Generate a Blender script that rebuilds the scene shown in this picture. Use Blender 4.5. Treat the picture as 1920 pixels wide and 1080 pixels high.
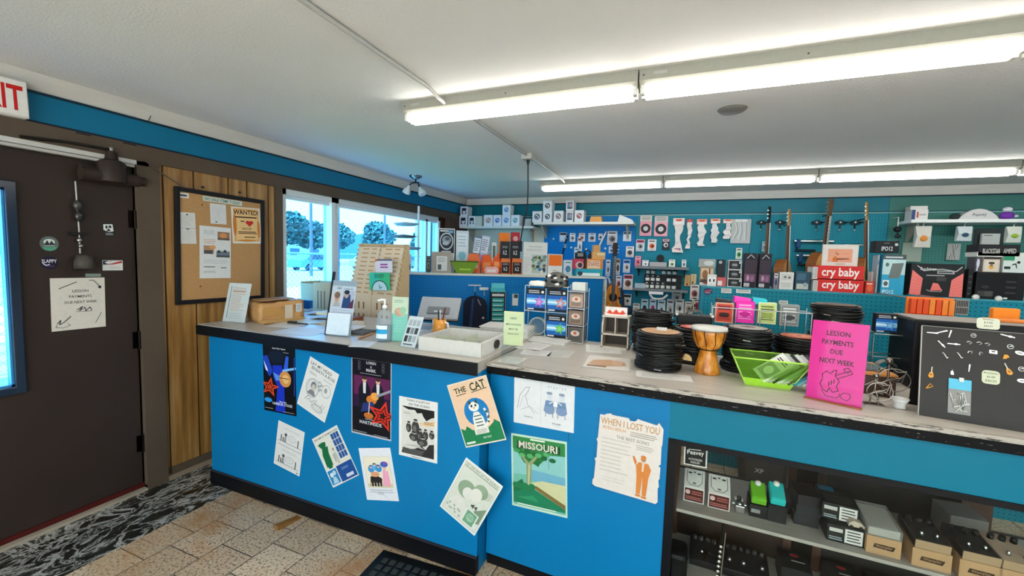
import bpy, bmesh, math, random
from mathutils import Vector, Matrix
random.seed(7)
SC = bpy.context.scene
for _o in list(bpy.data.objects): bpy.data.objects.remove(_o)
COL = SC.collection

# ------------------------------------------------------------------ camera
FPX, YAW, PITCH, ROLL = 783.344, .3867, -.0724, .0295          # focal length in pixels of the 1920 wide frame
CAM = Vector((3.0075, 0.0, 1.5))
_f = Vector((-math.sin(YAW)*math.cos(PITCH), math.cos(YAW)*math.cos(PITCH), math.sin(PITCH)))
_r0 = Vector((math.cos(YAW), math.sin(YAW), 0)); _u0 = _r0.cross(_f)
CR = math.cos(ROLL)*_r0 + math.sin(ROLL)*_u0
CU = -math.sin(ROLL)*_r0 + math.cos(ROLL)*_u0
CF = _f
cd = bpy.data.cameras.new('camera'); cam = bpy.data.objects.new('camera', cd); COL.objects.link(cam)
cam.matrix_world = Matrix.Translation(CAM) @ Matrix((CR, CU, -CF)).transposed().to_4x4()
cd.sensor_width = 36.0; cd.lens = FPX*36.0/1920.0; cd.clip_start = .05; cd.clip_end = 300
SC.camera = cam

# ------------------------------------------------------------------ world, sun, exposure
W = bpy.data.worlds.new('sky'); SC.world = W; W.use_nodes = True
_n = W.node_tree.nodes; _bg = _n['Background']
_bg.inputs[0].default_value = (.62, .84, 1.0, 1); _bg.inputs[1].default_value = 5.5
sd = bpy.data.lights.new('sun', 'SUN'); sun = bpy.data.objects.new('sun', sd); COL.objects.link(sun)
sd.energy = 14.0; sd.color = (.9, .96, 1.0); sd.angle = .05
sun.rotation_euler = (math.radians(38), 0, math.radians(10))   # high sun from the street side behind the customer
SC.view_settings.view_transform = 'Standard'; SC.view_settings.look = 'None'
SC.view_settings.exposure = 0.72; SC.view_settings.gamma = 1.0; SC.view_settings.use_curve_mapping = False
TUBE_L = 11.0

# ------------------------------------------------------------------ where a measured point of the photograph lies in the room
def ray(px, py): return CF + CR*((px-960)/FPX) - CU*((py-540)/FPX)
def hit(px, py, p0, n):
    d = ray(px, py); n = Vector(n); return CAM + d*((Vector(p0)-CAM).dot(n)/d.dot(n))
def onY(px, py, y): return hit(px, py, (0, y, 0), (0, 1, 0))
def onX(px, py, x): return hit(px, py, (x, 0, 0), (1, 0, 0))
def onZ(px, py, z): return hit(px, py, (0, 0, z), (0, 0, 1))

# ------------------------------------------------------------------ materials
MATS = {}
def lin(c): return c/12.92 if c <= .04045 else ((c+.055)/1.055)**2.4
def rgb(h): h = h.lstrip('#'); h = ''.join(c*2 for c in h) if len(h) == 3 else h; return tuple(lin(int(h[i:i+2], 16)/255) for i in (0, 2, 4)) + (1,)
class NT:
    """small wrapper for building a node tree"""
    def __init__(s, name):
        s.m = bpy.data.materials.new(name); s.m.use_nodes = True; s.t = s.m.node_tree; s.b = s.t.nodes['Principled BSDF']
        s.out = s.t.nodes['Material Output']
    def n(s, kind, **kw):
        x = s.t.nodes.new(kind)
        for k, v in kw.items():
            if k.startswith('_'): setattr(x, k[1:], v)
            else: s.set(x, k, v)
        return x
    def set(s, x, k, v):
        i = x.inputs[int(k[1:])] if k[0] == 'i' and k[1:].isdigit() else x.inputs[k.replace('_', ' ')]
        if hasattr(v, 'is_linked') or isinstance(v, bpy.types.NodeSocket): s.t.links.new(v, i)
        else: i.default_value = v
    def math(s, op, a, b=0.0, c=None):
        x = s.n('ShaderNodeMath', _operation=op, i0=a, i1=b)
        if c is not None: s.set(x, 'i2', c)
        return x.outputs[0]
    def mix(s, f, a, b, bt='MIX'):
        x = s.t.nodes.new('ShaderNodeMix'); x.data_type = 'RGBA'; x.blend_type = bt
        for i, v in ((0, f), (6, a), (7, b)):
            if isinstance(v, bpy.types.NodeSocket): s.t.links.new(v, x.inputs[i])
            else: x.inputs[i].default_value = v
        return x.outputs[2]
    def co(s, which='Object'): return s.n('ShaderNodeTexCoord').outputs[which]
    def noise(s, vec, scale, detail=3, rough=.5): return s.n('ShaderNodeTexNoise', Vector=vec, Scale=scale, Detail=detail, Roughness=rough).outputs[0]
    def ramp(s, fac, stops):
        x = s.n('ShaderNodeValToRGB', Fac=fac); e = x.color_ramp.elements
        while len(e) < len(stops): e.new(.5)
        for q, (p, c) in zip(e, stops): q.position = p; q.color = c
        return x.outputs[0]
    def scale(s, vec, v): return s.n('ShaderNodeMapping', Vector=vec, Scale=v).outputs[0]
    def bump(s, h, strength=.3, dist=.002):
        s.set(s.b, 'Normal', s.n('ShaderNodeBump', Height=h, Strength=strength, Distance=dist).outputs[0])
    def fin(s, col=None, rough=.5, metal=0.0, spec=None):
        if col is not None: s.set(s.b, 'Base_Color', col)
        s.set(s.b, 'Roughness', rough); s.set(s.b, 'Metallic', metal)
        if spec is not None: s.b.inputs['Specular IOR Level'].default_value = spec
        return s.m
def mt(k):
    """a material by its name, or a plain paint '#rrggbb' with an optional finish: /g gloss, /m metal, /f fabric, /c clear plastic"""
    if k in MATS: return MATS[k]
    base, _, fin = k.partition('/')
    t = NT('paint_' + base.strip('#') + ('_' + fin if fin else ''))
    nz = t.noise(t.co(), 45 if fin != 'f' else 240, 2)
    c = rgb(base); d = tuple(v*.86 for v in c[:3]) + (1,)
    col = t.mix(nz, d, c)
    if fin == 'c':
        tr = t.n('ShaderNodeBsdfTransparent', Color=tuple(.6+.4*v for v in c[:3]) + (1,)); gl = t.n('ShaderNodeBsdfGlossy', Roughness=.08)
        df = t.n('ShaderNodeBsdfDiffuse', Color=c)
        m1 = t.n('ShaderNodeMixShader', i0=.16, i1=tr.outputs[0], i2=df.outputs[0]); m2 = t.n('ShaderNodeMixShader', i0=.012, i1=m1.outputs[0], i2=gl.outputs[0])
        t.t.links.new(m2.outputs[0], t.out.inputs[0]); m = t.m
    else:
        m = t.fin(col, {'g': .18, 'm': .3, 'f': .9}.get(fin, .5), 1.0 if fin == 'm' else 0.0, .5 if fin in ('g', 'm') else .22)
    MATS[k] = m; return m
def defmat(name):
    def deco(fn): t = NT(name); MATS[name] = fn(t) or t.m; return fn
    return deco
@defmat('ceiling_plaster')
def _(t):
    co = t.co(); a = t.noise(co, 1.1, 4); b = t.noise(co, 90, 3, .7)
    t.bump(b, .6, .004); return t.fin(t.mix(a, rgb('#d3d2ce'), rgb('#e4e3e0')), .9)
@defmat('cream_trim')
def _(t): return t.fin(t.mix(t.noise(t.scale(t.co(), (1, 1, 4)), 3), rgb('#bdb7ad'), rgb('#d2cdc5')), .6)
def paint(name, a, b, rough=.45):
    t = NT(name); n = t.noise(t.co(), 2.5, 5, .6); t.bump(t.noise(t.co(), 60), .08, .001)
    MATS[name] = t.fin(t.mix(n, rgb(a), rgb(b)), rough, 0.0, .18)
paint('blue_wall_paint', '#0a6688', '#107093'); paint('teal_wall_paint', '#0d6478', '#14707e')
paint('counter_blue_paint', '#006ba2', '#0476aa', .45); paint('counter_teal_cast', '#006680', '#026e88', .45)  # counter teal is the blue with the light's colour cast painted in
paint('door_brown', '#2e2421', '#382d28', .5); paint('casing_brown', '#4d4036', '#5f5244', .6)
paint('black_trim', '#07080c', '#0f1015', .45); paint('shelf_cream', '#c9c6ba', '#d8d5ca', .5)
paint('white_vinyl', '#cfd2d0', '#dfe2e0', .4)
def pegboard(name, a, b, hole='#0b2a38'):
    t = NT(name); co = t.co(); sp = t.n('ShaderNodeSeparateXYZ', Vector=co)
    fx = t.math('SUBTRACT', t.math('FRACT', t.math('DIVIDE', sp.outputs[0], .0254)), .5)
    fz = t.math('SUBTRACT', t.math('FRACT', t.math('DIVIDE', sp.outputs[2], .0254)), .5)
    r = t.math('SQRT', t.math('ADD', t.math('MULTIPLY', fx, fx), t.math('MULTIPLY', fz, fz)))
    h = t.math('LESS_THAN', r, .125)
    base = t.mix(t.noise(co, 1.3, 4), rgb(a), rgb(b))
    MATS[name] = t.fin(t.mix(h, base, rgb(hole)), .5, 0.0, .15)
pegboard('pegboard_blue', '#006aae', '#0578b6'); pegboard('pegboard_teal_cast', '#0f768e', '#1e8492'); pegboard('pegboard_green_cast', '#3b776f', '#457f76')  # teal and green boards: blue board with the room light's cast in the colour
pegboard('pegboard_cream', '#b4b9a6', '#c3c6b6', '#6f7568')
@defmat('wood_panel')
def _(t):
    co = t.scale(t.co(), (1, 9, .55)); n = t.noise(co, 2.2, 6, .62)
    w = t.n('ShaderNodeTexWave', Vector=t.scale(t.co(), (1, 1, .06)), Scale=5, Distortion=9, Detail=3, _bands_direction='Y').outputs[1]
    c = t.ramp(n, [(.25, rgb('#5f3d1c')), (.5, rgb('#9c7038')), (.75, rgb('#c09a66'))])
    return t.fin(t.mix(t.math('MULTIPLY', w, .35), c, rgb('#5d3d1e')), .42)
@defmat('dark_wood')
def _(t): return t.fin(t.ramp(t.noise(t.scale(t.co(), (1, 8, .6)), 4, 5), [(.3, rgb('#2e1a10')), (.7, rgb('#573420'))]), .5)
@defmat('floor_tile')
def _(t):
    co = t.co(); rot = t.n('ShaderNodeMapping', Vector=co, Location=(.108, -.466, 0), Rotation=(0, 0, math.pi/2)).outputs[0]
    br = t.n('ShaderNodeTexBrick', Vector=rot, Scale=1, Color1=rgb('#bda486'), Color2=rgb('#d2bc9e'), Mortar=rgb('#54483c'))
    br.inputs['Mortar Size'].default_value = .0035; br.inputs['Mortar Smooth'].default_value = .2; br.inputs['Brick Width'].default_value = .223; br.inputs['Row Height'].default_value = .223
    sp = t.noise(co, 85, 3, .8); sp2 = t.noise(co, 2.2, 5, .65); sp3 = t.noise(co, 55, 4, .7)
    c = t.mix(t.ramp(sp, [(.40, (1, 1, 1, 1)), (.48, (0, 0, 0, 1))]), br.outputs[0], rgb('#5a4a3a'))
    c = t.mix(t.ramp(sp3, [(.55, (0, 0, 0, 1)), (.75, (.6, .6, .6, 1))]), c, rgb('#e2d8c8'))
    c = t.mix(t.ramp(sp2, [(.50, (0, 0, 0, 1)), (.70, (.85, .85, .85, 1))]), c, rgb('#a8743a'))
    t.bump(t.math('ADD', br.outputs[1], t.math('MULTIPLY', sp, .2)), .3, .002)
    return t.fin(c, .45)
@defmat('marble_black')
def _(t):
    co = t.co(); st = t.scale(co, (5.5, 3.2, 5)); n = t.noise(co, 7, 5, .7)
    def vein(vec, sc, w):
        v = t.n('ShaderNodeTexNoise', Vector=vec, Scale=sc, Detail=5, Roughness=.62, Distortion=1.1).outputs[0]
        return t.ramp(t.math('ABSOLUTE', t.math('SUBTRACT', v, .5)), [(0, (1, 1, 1, 1)), (w, (0, 0, 0, 1))])
    k = t.math('MAXIMUM', t.math('MULTIPLY', vein(st, .9, .03), n), t.math('MULTIPLY', vein(st, 1.9, .04), t.math('MULTIPLY', n, .9)))
    base = t.ramp(n, [(.38, rgb('#171715')), (.6, rgb('#2c2c28')), (.8, rgb('#66655e'))])
    return t.fin(t.mix(t.math('MINIMUM', t.math('MULTIPLY', k, 1.7), 1.0), base, rgb('#c3c2ba')), .3)
@defmat('laminate_top')
def _(t):
    n = t.noise(t.scale(t.co(), (1.5, 9, 1)), 4, 5, .6); return t.fin(t.mix(n, rgb('#9c948a'), rgb('#c2bbb1')), .34)
@defmat('worn_black_edge')
def _(t):
    n = t.noise(t.scale(t.co(), (9, 40, 70)), 3, 6, .6)
    return t.fin(t.mix(t.ramp(n, [(.66, (0, 0, 0, 1)), (.70, (1, 1, 1, 1))]), rgb('#070608'), rgb('#a8a096')), .5, 0.0, .12)
@defmat('worn_white_edge')
def _(t):
    n = t.noise(t.scale(t.co(), (5, 20, 30)), 3, 6, .7)
    return t.fin(t.mix(t.ramp(n, [(.52, (0, 0, 0, 1)), (.6, (1, 1, 1, 1))]), rgb('#a79f95'), rgb('#26211f')), .45)
@defmat('grey_shelf_wood')
def _(t): return t.fin(t.mix(t.noise(t.scale(t.co(), (2, 22, 2)), 3, 5, .7), rgb('#8b857e'), rgb('#aaa59d')), .5)
@defmat('cork')
def _(t):
    n = t.noise(t.co(), 110, 3, .8); return t.fin(t.mix(n, rgb('#9c7144'), rgb('#c79a67')), .9)
@defmat('tube_glow')
def _(t):
    t.b.inputs['Emission Color'].default_value = (1, .97, .91, 1); t.b.inputs['Emission Strength'].default_value = TUBE_L; return t.fin((.9, .9, .9, 1), .4)
def glass(name, tint, g=.05):
    t = NT(name); tr = t.n('ShaderNodeBsdfTransparent', Color=tint); gl = t.n('ShaderNodeBsdfGlossy', Roughness=.02)
    m = t.n('ShaderNodeMixShader', i0=g, i1=tr.outputs[0], i2=gl.outputs[0]); t.t.links.new(m.outputs[0], t.out.inputs[0]); MATS[name] = t.m
glass('window_glass', (.42, .74, 1.0, 1)); glass('added_window_glass', (1.0, .94, .88, 1)); glass('case_glass', (.95, .97, .96, 1), .008); glass('clear_acrylic', (.94, .97, .98, 1), .006)  # warm tint of the shopfront pane colours the added window's daylight
@defmat('kraft')
def _(t):
    n = t.noise(t.co(), 14, 5, .65); return t.fin(t.mix(n, rgb('#a9743c'), rgb('#cfa069')), .55)
@defmat('honey_wood')
def _(t): return t.fin(t.ramp(t.noise(t.scale(t.co(), (14, 14, 5)), 3, 5, .6), [(.3, rgb('#8e4a12')), (.5, rgb('#c67a26')), (.7, rgb('#dea050'))]), .25)
@defmat('guitar_wood')
def _(t): return t.fin(t.ramp(t.noise(t.scale(t.co(), (30, 30, 2)), 3, 4), [(.3, rgb('#b9762f')), (.7, rgb('#dba45c'))]), .3)
@defmat('grass')
def _(t): return t.fin(t.mix(t.noise(t.co(), 30, 4, .7), rgb('#4d7a35'), rgb('#84a85a')), .9)
@defmat('asphalt')
def _(t): return t.fin(t.mix(t.noise(t.co(), 1.2, 5, .7), rgb('#8f9498'), rgb('#c4c8ca')), .9)
@defmat('foliage')
def _(t): return t.fin(t.mix(t.noise(t.co(), 3, 5, .8), rgb('#1f3d3c'), rgb('#4f7468')), .9)
@defmat('chrome')
def _(t): return t.fin(t.mix(t.noise(t.co(), 30), rgb('#b8b8b6'), rgb('#dcdcda')), .22, 1.0)
@defmat('rubber_black')
def _(t): return t.fin(t.mix(t.noise(t.co(), 60), rgb('#090909'), rgb('#161615')), .36, 0.0, .28)
@defmat('carpet_speck')
def _(t): return t.fin(t.mix(t.noise(t.co(), 120, 3, .8), rgb('#7d756a'), rgb('#b5aca0')), .95)

# ------------------------------------------------------------------ mesh builder
def frame(o, X, Y):
    X = Vector(X).normalized(); Y = Vector(Y); Y = (Y - X*Y.dot(X)).normalized(); N = X.cross(Y)
    m = Matrix((X, Y, N)).transposed().to_4x4(); m.translation = Vector(o); return m
def FY(x, y, z): return frame((x, y, z), (1, 0, 0), (0, 0, 1))       # faces the room (-y)
def FZ(x, y, z, a=0): return frame((x, y, z), (math.cos(a), math.sin(a), 0), (-math.sin(a), math.cos(a), 0))   # faces up
TXT = {}
def text_geo(s):
    if s in TXT: return TXT[s]
    bold = s[0] == '*'; cu = bpy.data.curves.new('lettering', 'FONT'); cu.body = s[bold:]; cu.resolution_u = 2; cu.align_x = 'LEFT'; cu.fill_mode = 'FRONT'; cu.offset = .022 if bold else .010
    ob = bpy.data.objects.new('lettering', cu); me = ob.to_mesh()
    v = [tuple(q.co) for q in me.vertices]; f = [tuple(p.vertices) for p in me.polygons]
    ob.to_mesh_clear(); bpy.data.objects.remove(ob); bpy.data.curves.remove(cu)
    xs = [q[0] for q in v] or [0, 1]; ys = [q[1] for q in v] or [0, 1]
    TXT[s] = (v, f, min(xs), max(xs), min(ys), max(ys)); return TXT[s]
class MB:
    def __init__(s): s.v = []; s.f = []; s.k = []; s.sm = []; s.mats = []
    def add(s, vs, fs, mat, smooth=False, M=None):
        b = len(s.v); s.v += [tuple(M @ Vector(q)) if M else tuple(q) for q in vs]
        if mat not in s.mats: s.mats.append(mat)
        i = s.mats.index(mat)
        for f in fs: s.f.append(tuple(b+j for j in f)); s.k.append(i); s.sm.append(smooth)
        return s
    def box(s, x0, y0, z0, x1, y1, z1, mat, M=None):
        v = [(x, y, z) for z in (z0, z1) for y in (y0, y1) for x in (x0, x1)]
        return s.add(v, [(0, 2, 3, 1), (4, 5, 7, 6), (0, 1, 5, 4), (2, 6, 7, 3), (0, 4, 6, 2), (1, 3, 7, 5)], mat, False, M)
    def prism(s, pts, h, mat, M=None, z0=0.0, mat_side=None, smooth=False):
        n = len(pts); v = [(p[0], p[1], z0) for p in pts] + [(p[0], p[1], z0+h) for p in pts]
        s.add(v, [tuple(range(n))[::-1], tuple(range(n, 2*n))], mat, False, M)
        return s.add(v, [(i, (i+1) % n, n+(i+1) % n, n+i) for i in range(n)], mat_side or mat, smooth, M)
    def lathe(s, prof, mat, n=24, M=None, smooth=True, cap=True):
        v = []; f = []; m = len(prof)
        for i in range(n):
            a = 2*math.pi*i/n; v += [(r*math.cos(a), r*math.sin(a), z) for r, z in prof]
        for i in range(n):
            j = (i+1) % n
            f += [(i*m+k, j*m+k, j*m+k+1, i*m+k+1) for k in range(m-1)]
        s.add(v, f, mat, smooth, M)
        if cap:
            for k in (0, m-1):
                if prof[k][0] > 1e-5:
                    r, z = prof[k]; c = [(r*math.cos(2*math.pi*i/n), r*math.sin(2*math.pi*i/n), z) for i in range(n)]
                    s.add(c, [tuple(range(n))[::-1] if k == 0 else tuple(range(n))], mat, False, M)
        return s
    def tube(s, pts, r, mat, n=8, closed=False, M=None, r1=None):
        P = [Vector(p) for p in pts]; m = len(P); v = []; f = []; prev = None
        for i, p in enumerate(P):
            a = P[(i-1) % m] if (i or closed) else p; b = P[(i+1) % m] if (i < m-1 or closed) else p
            t = (b-a).normalized()
            if prev is None: q = t.orthogonal().normalized()
            else: q = (prev - t*prev.dot(t)); q = q.normalized() if q.length > 1e-6 else t.orthogonal().normalized()
            prev = q; w = t.cross(q); rr = r if r1 is None else r + (r1-r)*i/(m-1)
            v += [tuple(p + (q*math.cos(2*math.pi*k/n) + w*math.sin(2*math.pi*k/n))*rr) for k in range(n)]
        for i in range(m if closed else m-1):
            j = (i+1) % m; f += [(i*n+k, i*n+(k+1) % n, j*n+(k+1) % n, j*n+k) for k in range(n)]
        s.add(v, f, mat, True, M)
        if not closed: s.add(v[:n], [tuple(range(n))[::-1]], mat, False, M); s.add(v[-n:], [tuple(range(n))], mat, False, M)
        return s
    def ball(s, c, r, mat, n=12, M=None):
        if not isinstance(r, tuple): r = (r, r, r)
        T = Matrix.Translation(c) @ Matrix.Diagonal((*r, 1)); T = M @ T if M else T
        h = n//2
        return s.lathe([(math.sin(math.pi*k/h), -math.cos(math.pi*k/h)) for k in range(h+1)], mat, n, T, True, False)
    def text(s, st, hgt, mat, M, al='C', wmax=None):
        v, f, x0, x1, y0, y1 = text_geo(st)
        sy = hgt/max(y1-y0, .3); sx = sy
        if wmax and (x1-x0)*sx > wmax: sx = wmax/(x1-x0)
        ox = {'C': (x0+x1)/2, 'L': x0, 'R': x1}[al]; oy = (y0+y1)/2
        return s.add([((q[0]-ox)*sx, (q[1]-oy)*sy, 0) for q in v], f, mat, False, M)
    def art(s, M, w, h): return Art(s, M, w, h)
    def build(s, name, parent=None, M=None, label=None, cat=None, group=None, kind=None, bevel=0, sub=0):
        me = bpy.data.meshes.new(name); me.from_pydata(s.v, [], s.f)
        for k in s.mats: me.materials.append(mt(k))
        me.polygons.foreach_set('material_index', s.k); me.polygons.foreach_set('use_smooth', s.sm); me.update()
        o = bpy.data.objects.new(name, me); COL.objects.link(o)
        if parent: o.parent = parent
        if M is not None: o.matrix_local = M
        tag(o, label, cat, group, kind)
        if bevel:
            b = o.modifiers.new('bevel', 'BEVEL'); b.width = bevel; b.segments = 2; b.limit_method = 'ANGLE'; b.angle_limit = math.radians(50)
        if sub: b = o.modifiers.new('subd', 'SUBSURF'); b.levels = sub; b.render_levels = sub
        return o
def clip01(P):
    for ax, lim, sg in ((0, 0, 1), (0, 1, -1), (1, 0, 1), (1, 1, -1)):
        Q = []
        for i, a in enumerate(P):
            b = P[(i+1) % len(P)]; da, db = sg*(a[ax]-lim), sg*(b[ax]-lim)
            if da >= -1e-9: Q.append(a)
            if (da > 1e-9 and db < -1e-9) or (da < -1e-9 and db > 1e-9): t = da/(da-db); Q.append((a[0]+(b[0]-a[0])*t, a[1]+(b[1]-a[1])*t))
        P = Q
        if len(P) < 3: return P
    return P
class Art:
    """flat printing on a w x h face: every shape lies a hair above the one before; u, v run 0..1 from the lower left corner"""
    def __init__(s, mb, M, w, h): s.mb, s.M, s.w, s.h, s.z = mb, M, w, h, .0002
    def T(s): s.z += .00006; return s.M @ Matrix.Translation((0, 0, s.z))
    def poly(s, pts, c):
        pts = clip01(pts)
        if len(pts) < 3: return s
        s.mb.add([(u*s.w, v*s.h, 0) for u, v in pts], [tuple(range(len(pts)))], c, False, s.T()); return s
    def rect(s, u0, v0, u1, v1, c): return s.poly([(u0, v0), (u1, v0), (u1, v1), (u0, v1)], c)
    def ell(s, u, v, ru, rv, c, n=20): return s.poly([(u+ru*math.cos(2*math.pi*i/n), v+rv*math.sin(2*math.pi*i/n)) for i in range(n)], c)
    def circ(s, u, v, r, c, n=20): return s.ell(u, v, r, r*s.w/s.h, c, n)
    def line(s, pts, wd, c, closed=False):
        P = [Vector((u*s.w, v*s.h, 0)) for u, v in pts]; T = s.T(); w = wd*s.w/2
        if closed: P.append(P[0])
        for a, b in zip(P, P[1:]):
            d = b-a
            if d.length < 1e-6: continue
            d.normalize(); n = Vector((-d.y, d.x, 0))*w; e = d*w*.6
            s.mb.add([a-n-e, b-n+e, b+n+e, a+n-e], [(0, 1, 2, 3)], c, False, T)
        return s
    def text(s, st, u, v, hgt, c, al='C', rot=0, wmax=None):
        M = s.T() @ Matrix.Translation((u*s.w, v*s.h, 0)) @ Matrix.Rotation(math.radians(rot), 4, 'Z')
        s.mb.text(st, hgt*s.h, c, M, al, wmax*s.w if wmax else None); return s
    def rows(s, u0, v0, u1, v1, n, c, k=.35, seed=1):
        R = random.Random(seed); d = (v1-v0)/n
        for i in range(n):
            v = v1-d*(i+.5); e = u1-(u1-u0)*R.choice((0, .05, .1, .3)); s.rect(u0, v-d*k/2, e, v+d*k/2, c)
        return s
def tag(o, label=None, cat=None, group=None, kind=None):
    for k, v in (('label', label), ('category', cat), ('group', group), ('kind', kind)):
        if v: o[k] = v
    return o
def root(name, label, cat, M=None, group=None):
    o = bpy.data.objects.new(name, None); COL.objects.link(o); o.empty_display_size = .05
    if M is not None: o.matrix_world = M
    return tag(o, label, cat, group)
def T(x, y, z, rz=0): return Matrix.Translation((x, y, z)) @ Matrix.Rotation(rz, 4, 'Z')
def copy_tree(o, M, label=None, group=None, parent=None):
    c = o.copy(); COL.objects.link(c)
    if parent: c.parent = parent
    if M is not None: c.matrix_world = M
    if label: c['label'] = label
    if group: c['group'] = group
    for ch in [x for x in bpy.data.objects if x.parent == o]: copy_tree(ch, None, None, None, c)
    return c
def star(u, v, r, asp=1.0, rot=90, k=.42, n=5):
    return [(u+(r if i % 2 == 0 else r*k)*math.cos(math.radians(rot+180/n*i)), v+(r if i % 2 == 0 else r*k)*math.sin(math.radians(rot+180/n*i))*asp) for i in range(2*n)]
def quad(plane, tl, tr, br, bl):
    """frame, width and height of a flat rectangle whose four corners lie on a known plane"""
    a, b, c, d = plane(*tl), plane(*tr), plane(*br), plane(*bl)
    X = ((b-a)+(c-d))/2; Y = ((a-d)+(b-c))/2; ctr = (a+b+c+d)/4; m = frame(ctr, X, Y); w, h = X.length, Y.length
    m.translation = ctr - m.col[0].xyz*w/2 - m.col[1].xyz*h/2
    return m, w, h
def sheet(name, label, cat, q, bg, draw=None, group=None, th=.0006, lift=.0004, parent=None):
    m, w, h = q; mb = MB(); mb.box(0, 0, 0, w, h, th, bg)
    if draw: draw(mb.art(Matrix.Translation((0, 0, th)), w, h))
    return mb.build(name, parent, m @ Matrix.Translation((0, 0, lift)), label, cat, group)
# ================================================================== THE ROOM
H, DB = 2.333, 5.505
RX, RY = 6.7, -2.7
mb = MB(); mb.box(0, RY, -.1, RX, DB, 0, 'floor_tile'); mb.build('floor', kind='structure')
mb = MB(); mb.box(.0, RY, 0, .245, 2.4, .004, 'marble_black'); mb.box(.249, RY, 0, .487, 1.672, .004, 'marble_black'); mb.build('floor_border', kind='structure', label='black marbled tile border along the door wall')
mb = MB(); mb.box(-.15, RY-.1, H, RX+.1, DB+.1, H+.1, 'ceiling_plaster'); mb.build('ceiling', kind='structure')
WY0, WY1, WZ0, WZ1 = 2.42, 4.80, .96, 2.0           # the window opening in the door wall
DY0, DY1, DZ = .53, 1.46, 1.958                       # the door opening
mb = MB()
mb.box(-.15, RY, 0, 0, DY0, H, 'casing_brown'); mb.box(-.15, DY0, DZ, 0, DY1, H, 'casing_brown')
mb.box(-.15, DY1, 0, 0, WY0, H, 'casing_brown'); mb.box(-.15, WY0, 0, 0, WY1, WZ0, 'dark_wood')
mb.box(-.15, WY0, WZ1, 0, WY1, H, 'casing_brown'); mb.box(-.15, WY1, 0, 0, DB, H, 'dark_wood')
mb.box(0, RY, 2.099, .012, DB, 2.2465, 'blue_wall_paint')
mb.build('wall_left', kind='structure')
mb = MB(); mb.box(-.1, DB, 0, RX, DB+.1, H, 'teal_wall_paint'); mb.build('wall_back', kind='structure')
mb = MB(); mb.box(RX, RY, 0, RX+.1, DB+.1, H, 'blue_wall_paint'); mb.build('wall_right', kind='structure')
mb = MB(); mb.box(-.15, RY-.1, 0, RX+.1, RY, .35, 'cream_trim'); mb.box(-.15, RY-.1, 2.22, RX+.1, RY, H, 'cream_trim'); mb.box(-.15, RY-.1, .35, .4, RY, 2.22, 'cream_trim'); mb.box(6.3, RY-.1, .35, RX+.1, RY, 2.22, 'cream_trim'); mb.build('wall_front', kind='structure')
sf = MB(); [sf.box(.4+1.475*k-.03*(k > 0), RY-.08, .35, .4+1.475*k+.03, RY-.02, 2.22, 'white_vinyl') for k in range(5)]; sf = sf.build('added_window', kind='structure', label='added unseen shopfront window behind the customer')  # window added out of view so that daylight brightens the ceiling
MB().box(.4, RY-.055, .35, 6.3, RY-.05, 2.22, 'added_window_glass').build('pane', sf)
def molding(name, L, M, prof, mat):
    mb = MB(); n = len(prof); v = [(0, y, z) for y, z in prof] + [(L, y, z) for y, z in prof]
    mb.add(v, [(i, (i+1) % n, n+(i+1) % n, n+i) for i in range(n)] + [tuple(range(n))[::-1], tuple(range(n, 2*n))], mat)
    return mb.build(name, None, M, kind='structure')
CROWN = [(0, 2.2465), (-.012, 2.2465), (-.018, 2.262), (-.03, 2.30), (-.034, H), (0, H)]
molding('trim_1', RX, T(0, DB, 0), CROWN, 'cream_trim')
molding('trim_2', DB-RY, T(0, RY, 0) @ Matrix.Rotation(math.pi/2, 4, 'Z') @ Matrix.Diagonal((1, 1, 1, 1)), CROWN, 'cream_trim')
# dark shadow line strips under the crown and header board over door and window
mb = MB(); mb.box(.0, RY, 2.0, .03, DB-.02, 2.092, 'casing_brown'); mb.box(.03, 1.2, 2.083, .034, 1.26, 2.088, 'black_trim'); mb.box(.03, 1.40, 2.083, .034, 1.46, 2.088, 'black_trim'); mb.build('trim_3', kind='structure', label='brown header board')
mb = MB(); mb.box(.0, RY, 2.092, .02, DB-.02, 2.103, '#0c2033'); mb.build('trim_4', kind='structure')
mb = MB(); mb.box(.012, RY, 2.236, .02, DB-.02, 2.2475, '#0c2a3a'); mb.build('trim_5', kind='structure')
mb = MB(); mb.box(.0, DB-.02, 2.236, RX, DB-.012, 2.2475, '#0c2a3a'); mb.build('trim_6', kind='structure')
mb = MB(); mb.box(.03, DB-.016, 2.082, RX, DB, 2.092, '#0c3844'); mb.box(.03, DB-.022, 2.071, RX, DB, 2.082, '#7fb3b4'); mb.build('trim_7', kind='structure', label='painted rail over the pegboard')
# wood panelling between door and window: planks with grooves
mb = MB(); ys = [1.574, 1.598, 1.774, 2.0, 2.136, 2.306, 2.361]
for a, b in zip(ys, ys[1:]): mb.box(0, a+.0055, .085, .014, b-.0055, 2.0, 'wood_panel')
mb.box(0, 1.574, .085, .004, 2.361, 2.0, '#2a1a0d'); mb.build('trim_8', kind='structure', label='grooved wood panelling between door and window')
mb = MB(); mb.box(0, 1.6, .035, .02, 2.42, .085, 'casing_brown'); mb.box(0, 1.46, 0, .028, 2.5, .035, '#8f7d6a'); mb.build('baseboard_left', kind='structure')
mb = MB(); mb.box(-.03, 1.46, 0, .03, 1.574, 2.0, 'casing_brown'); mb.box(-.02, 2.361, .085, .03, 2.42, 2.0, 'casing_brown'); mb.build('trim_9', kind='structure', label='brown door and window casing')
mb = MB(); mb.box(-.06, DY0, 0, .03, DY1, .02, '#a59988'); mb.box(-.0118, DY0, .02, -.004, DY1, .048, '#4d1714'); mb.build('trim_10', kind='structure', label='pale door threshold with red strip')
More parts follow.
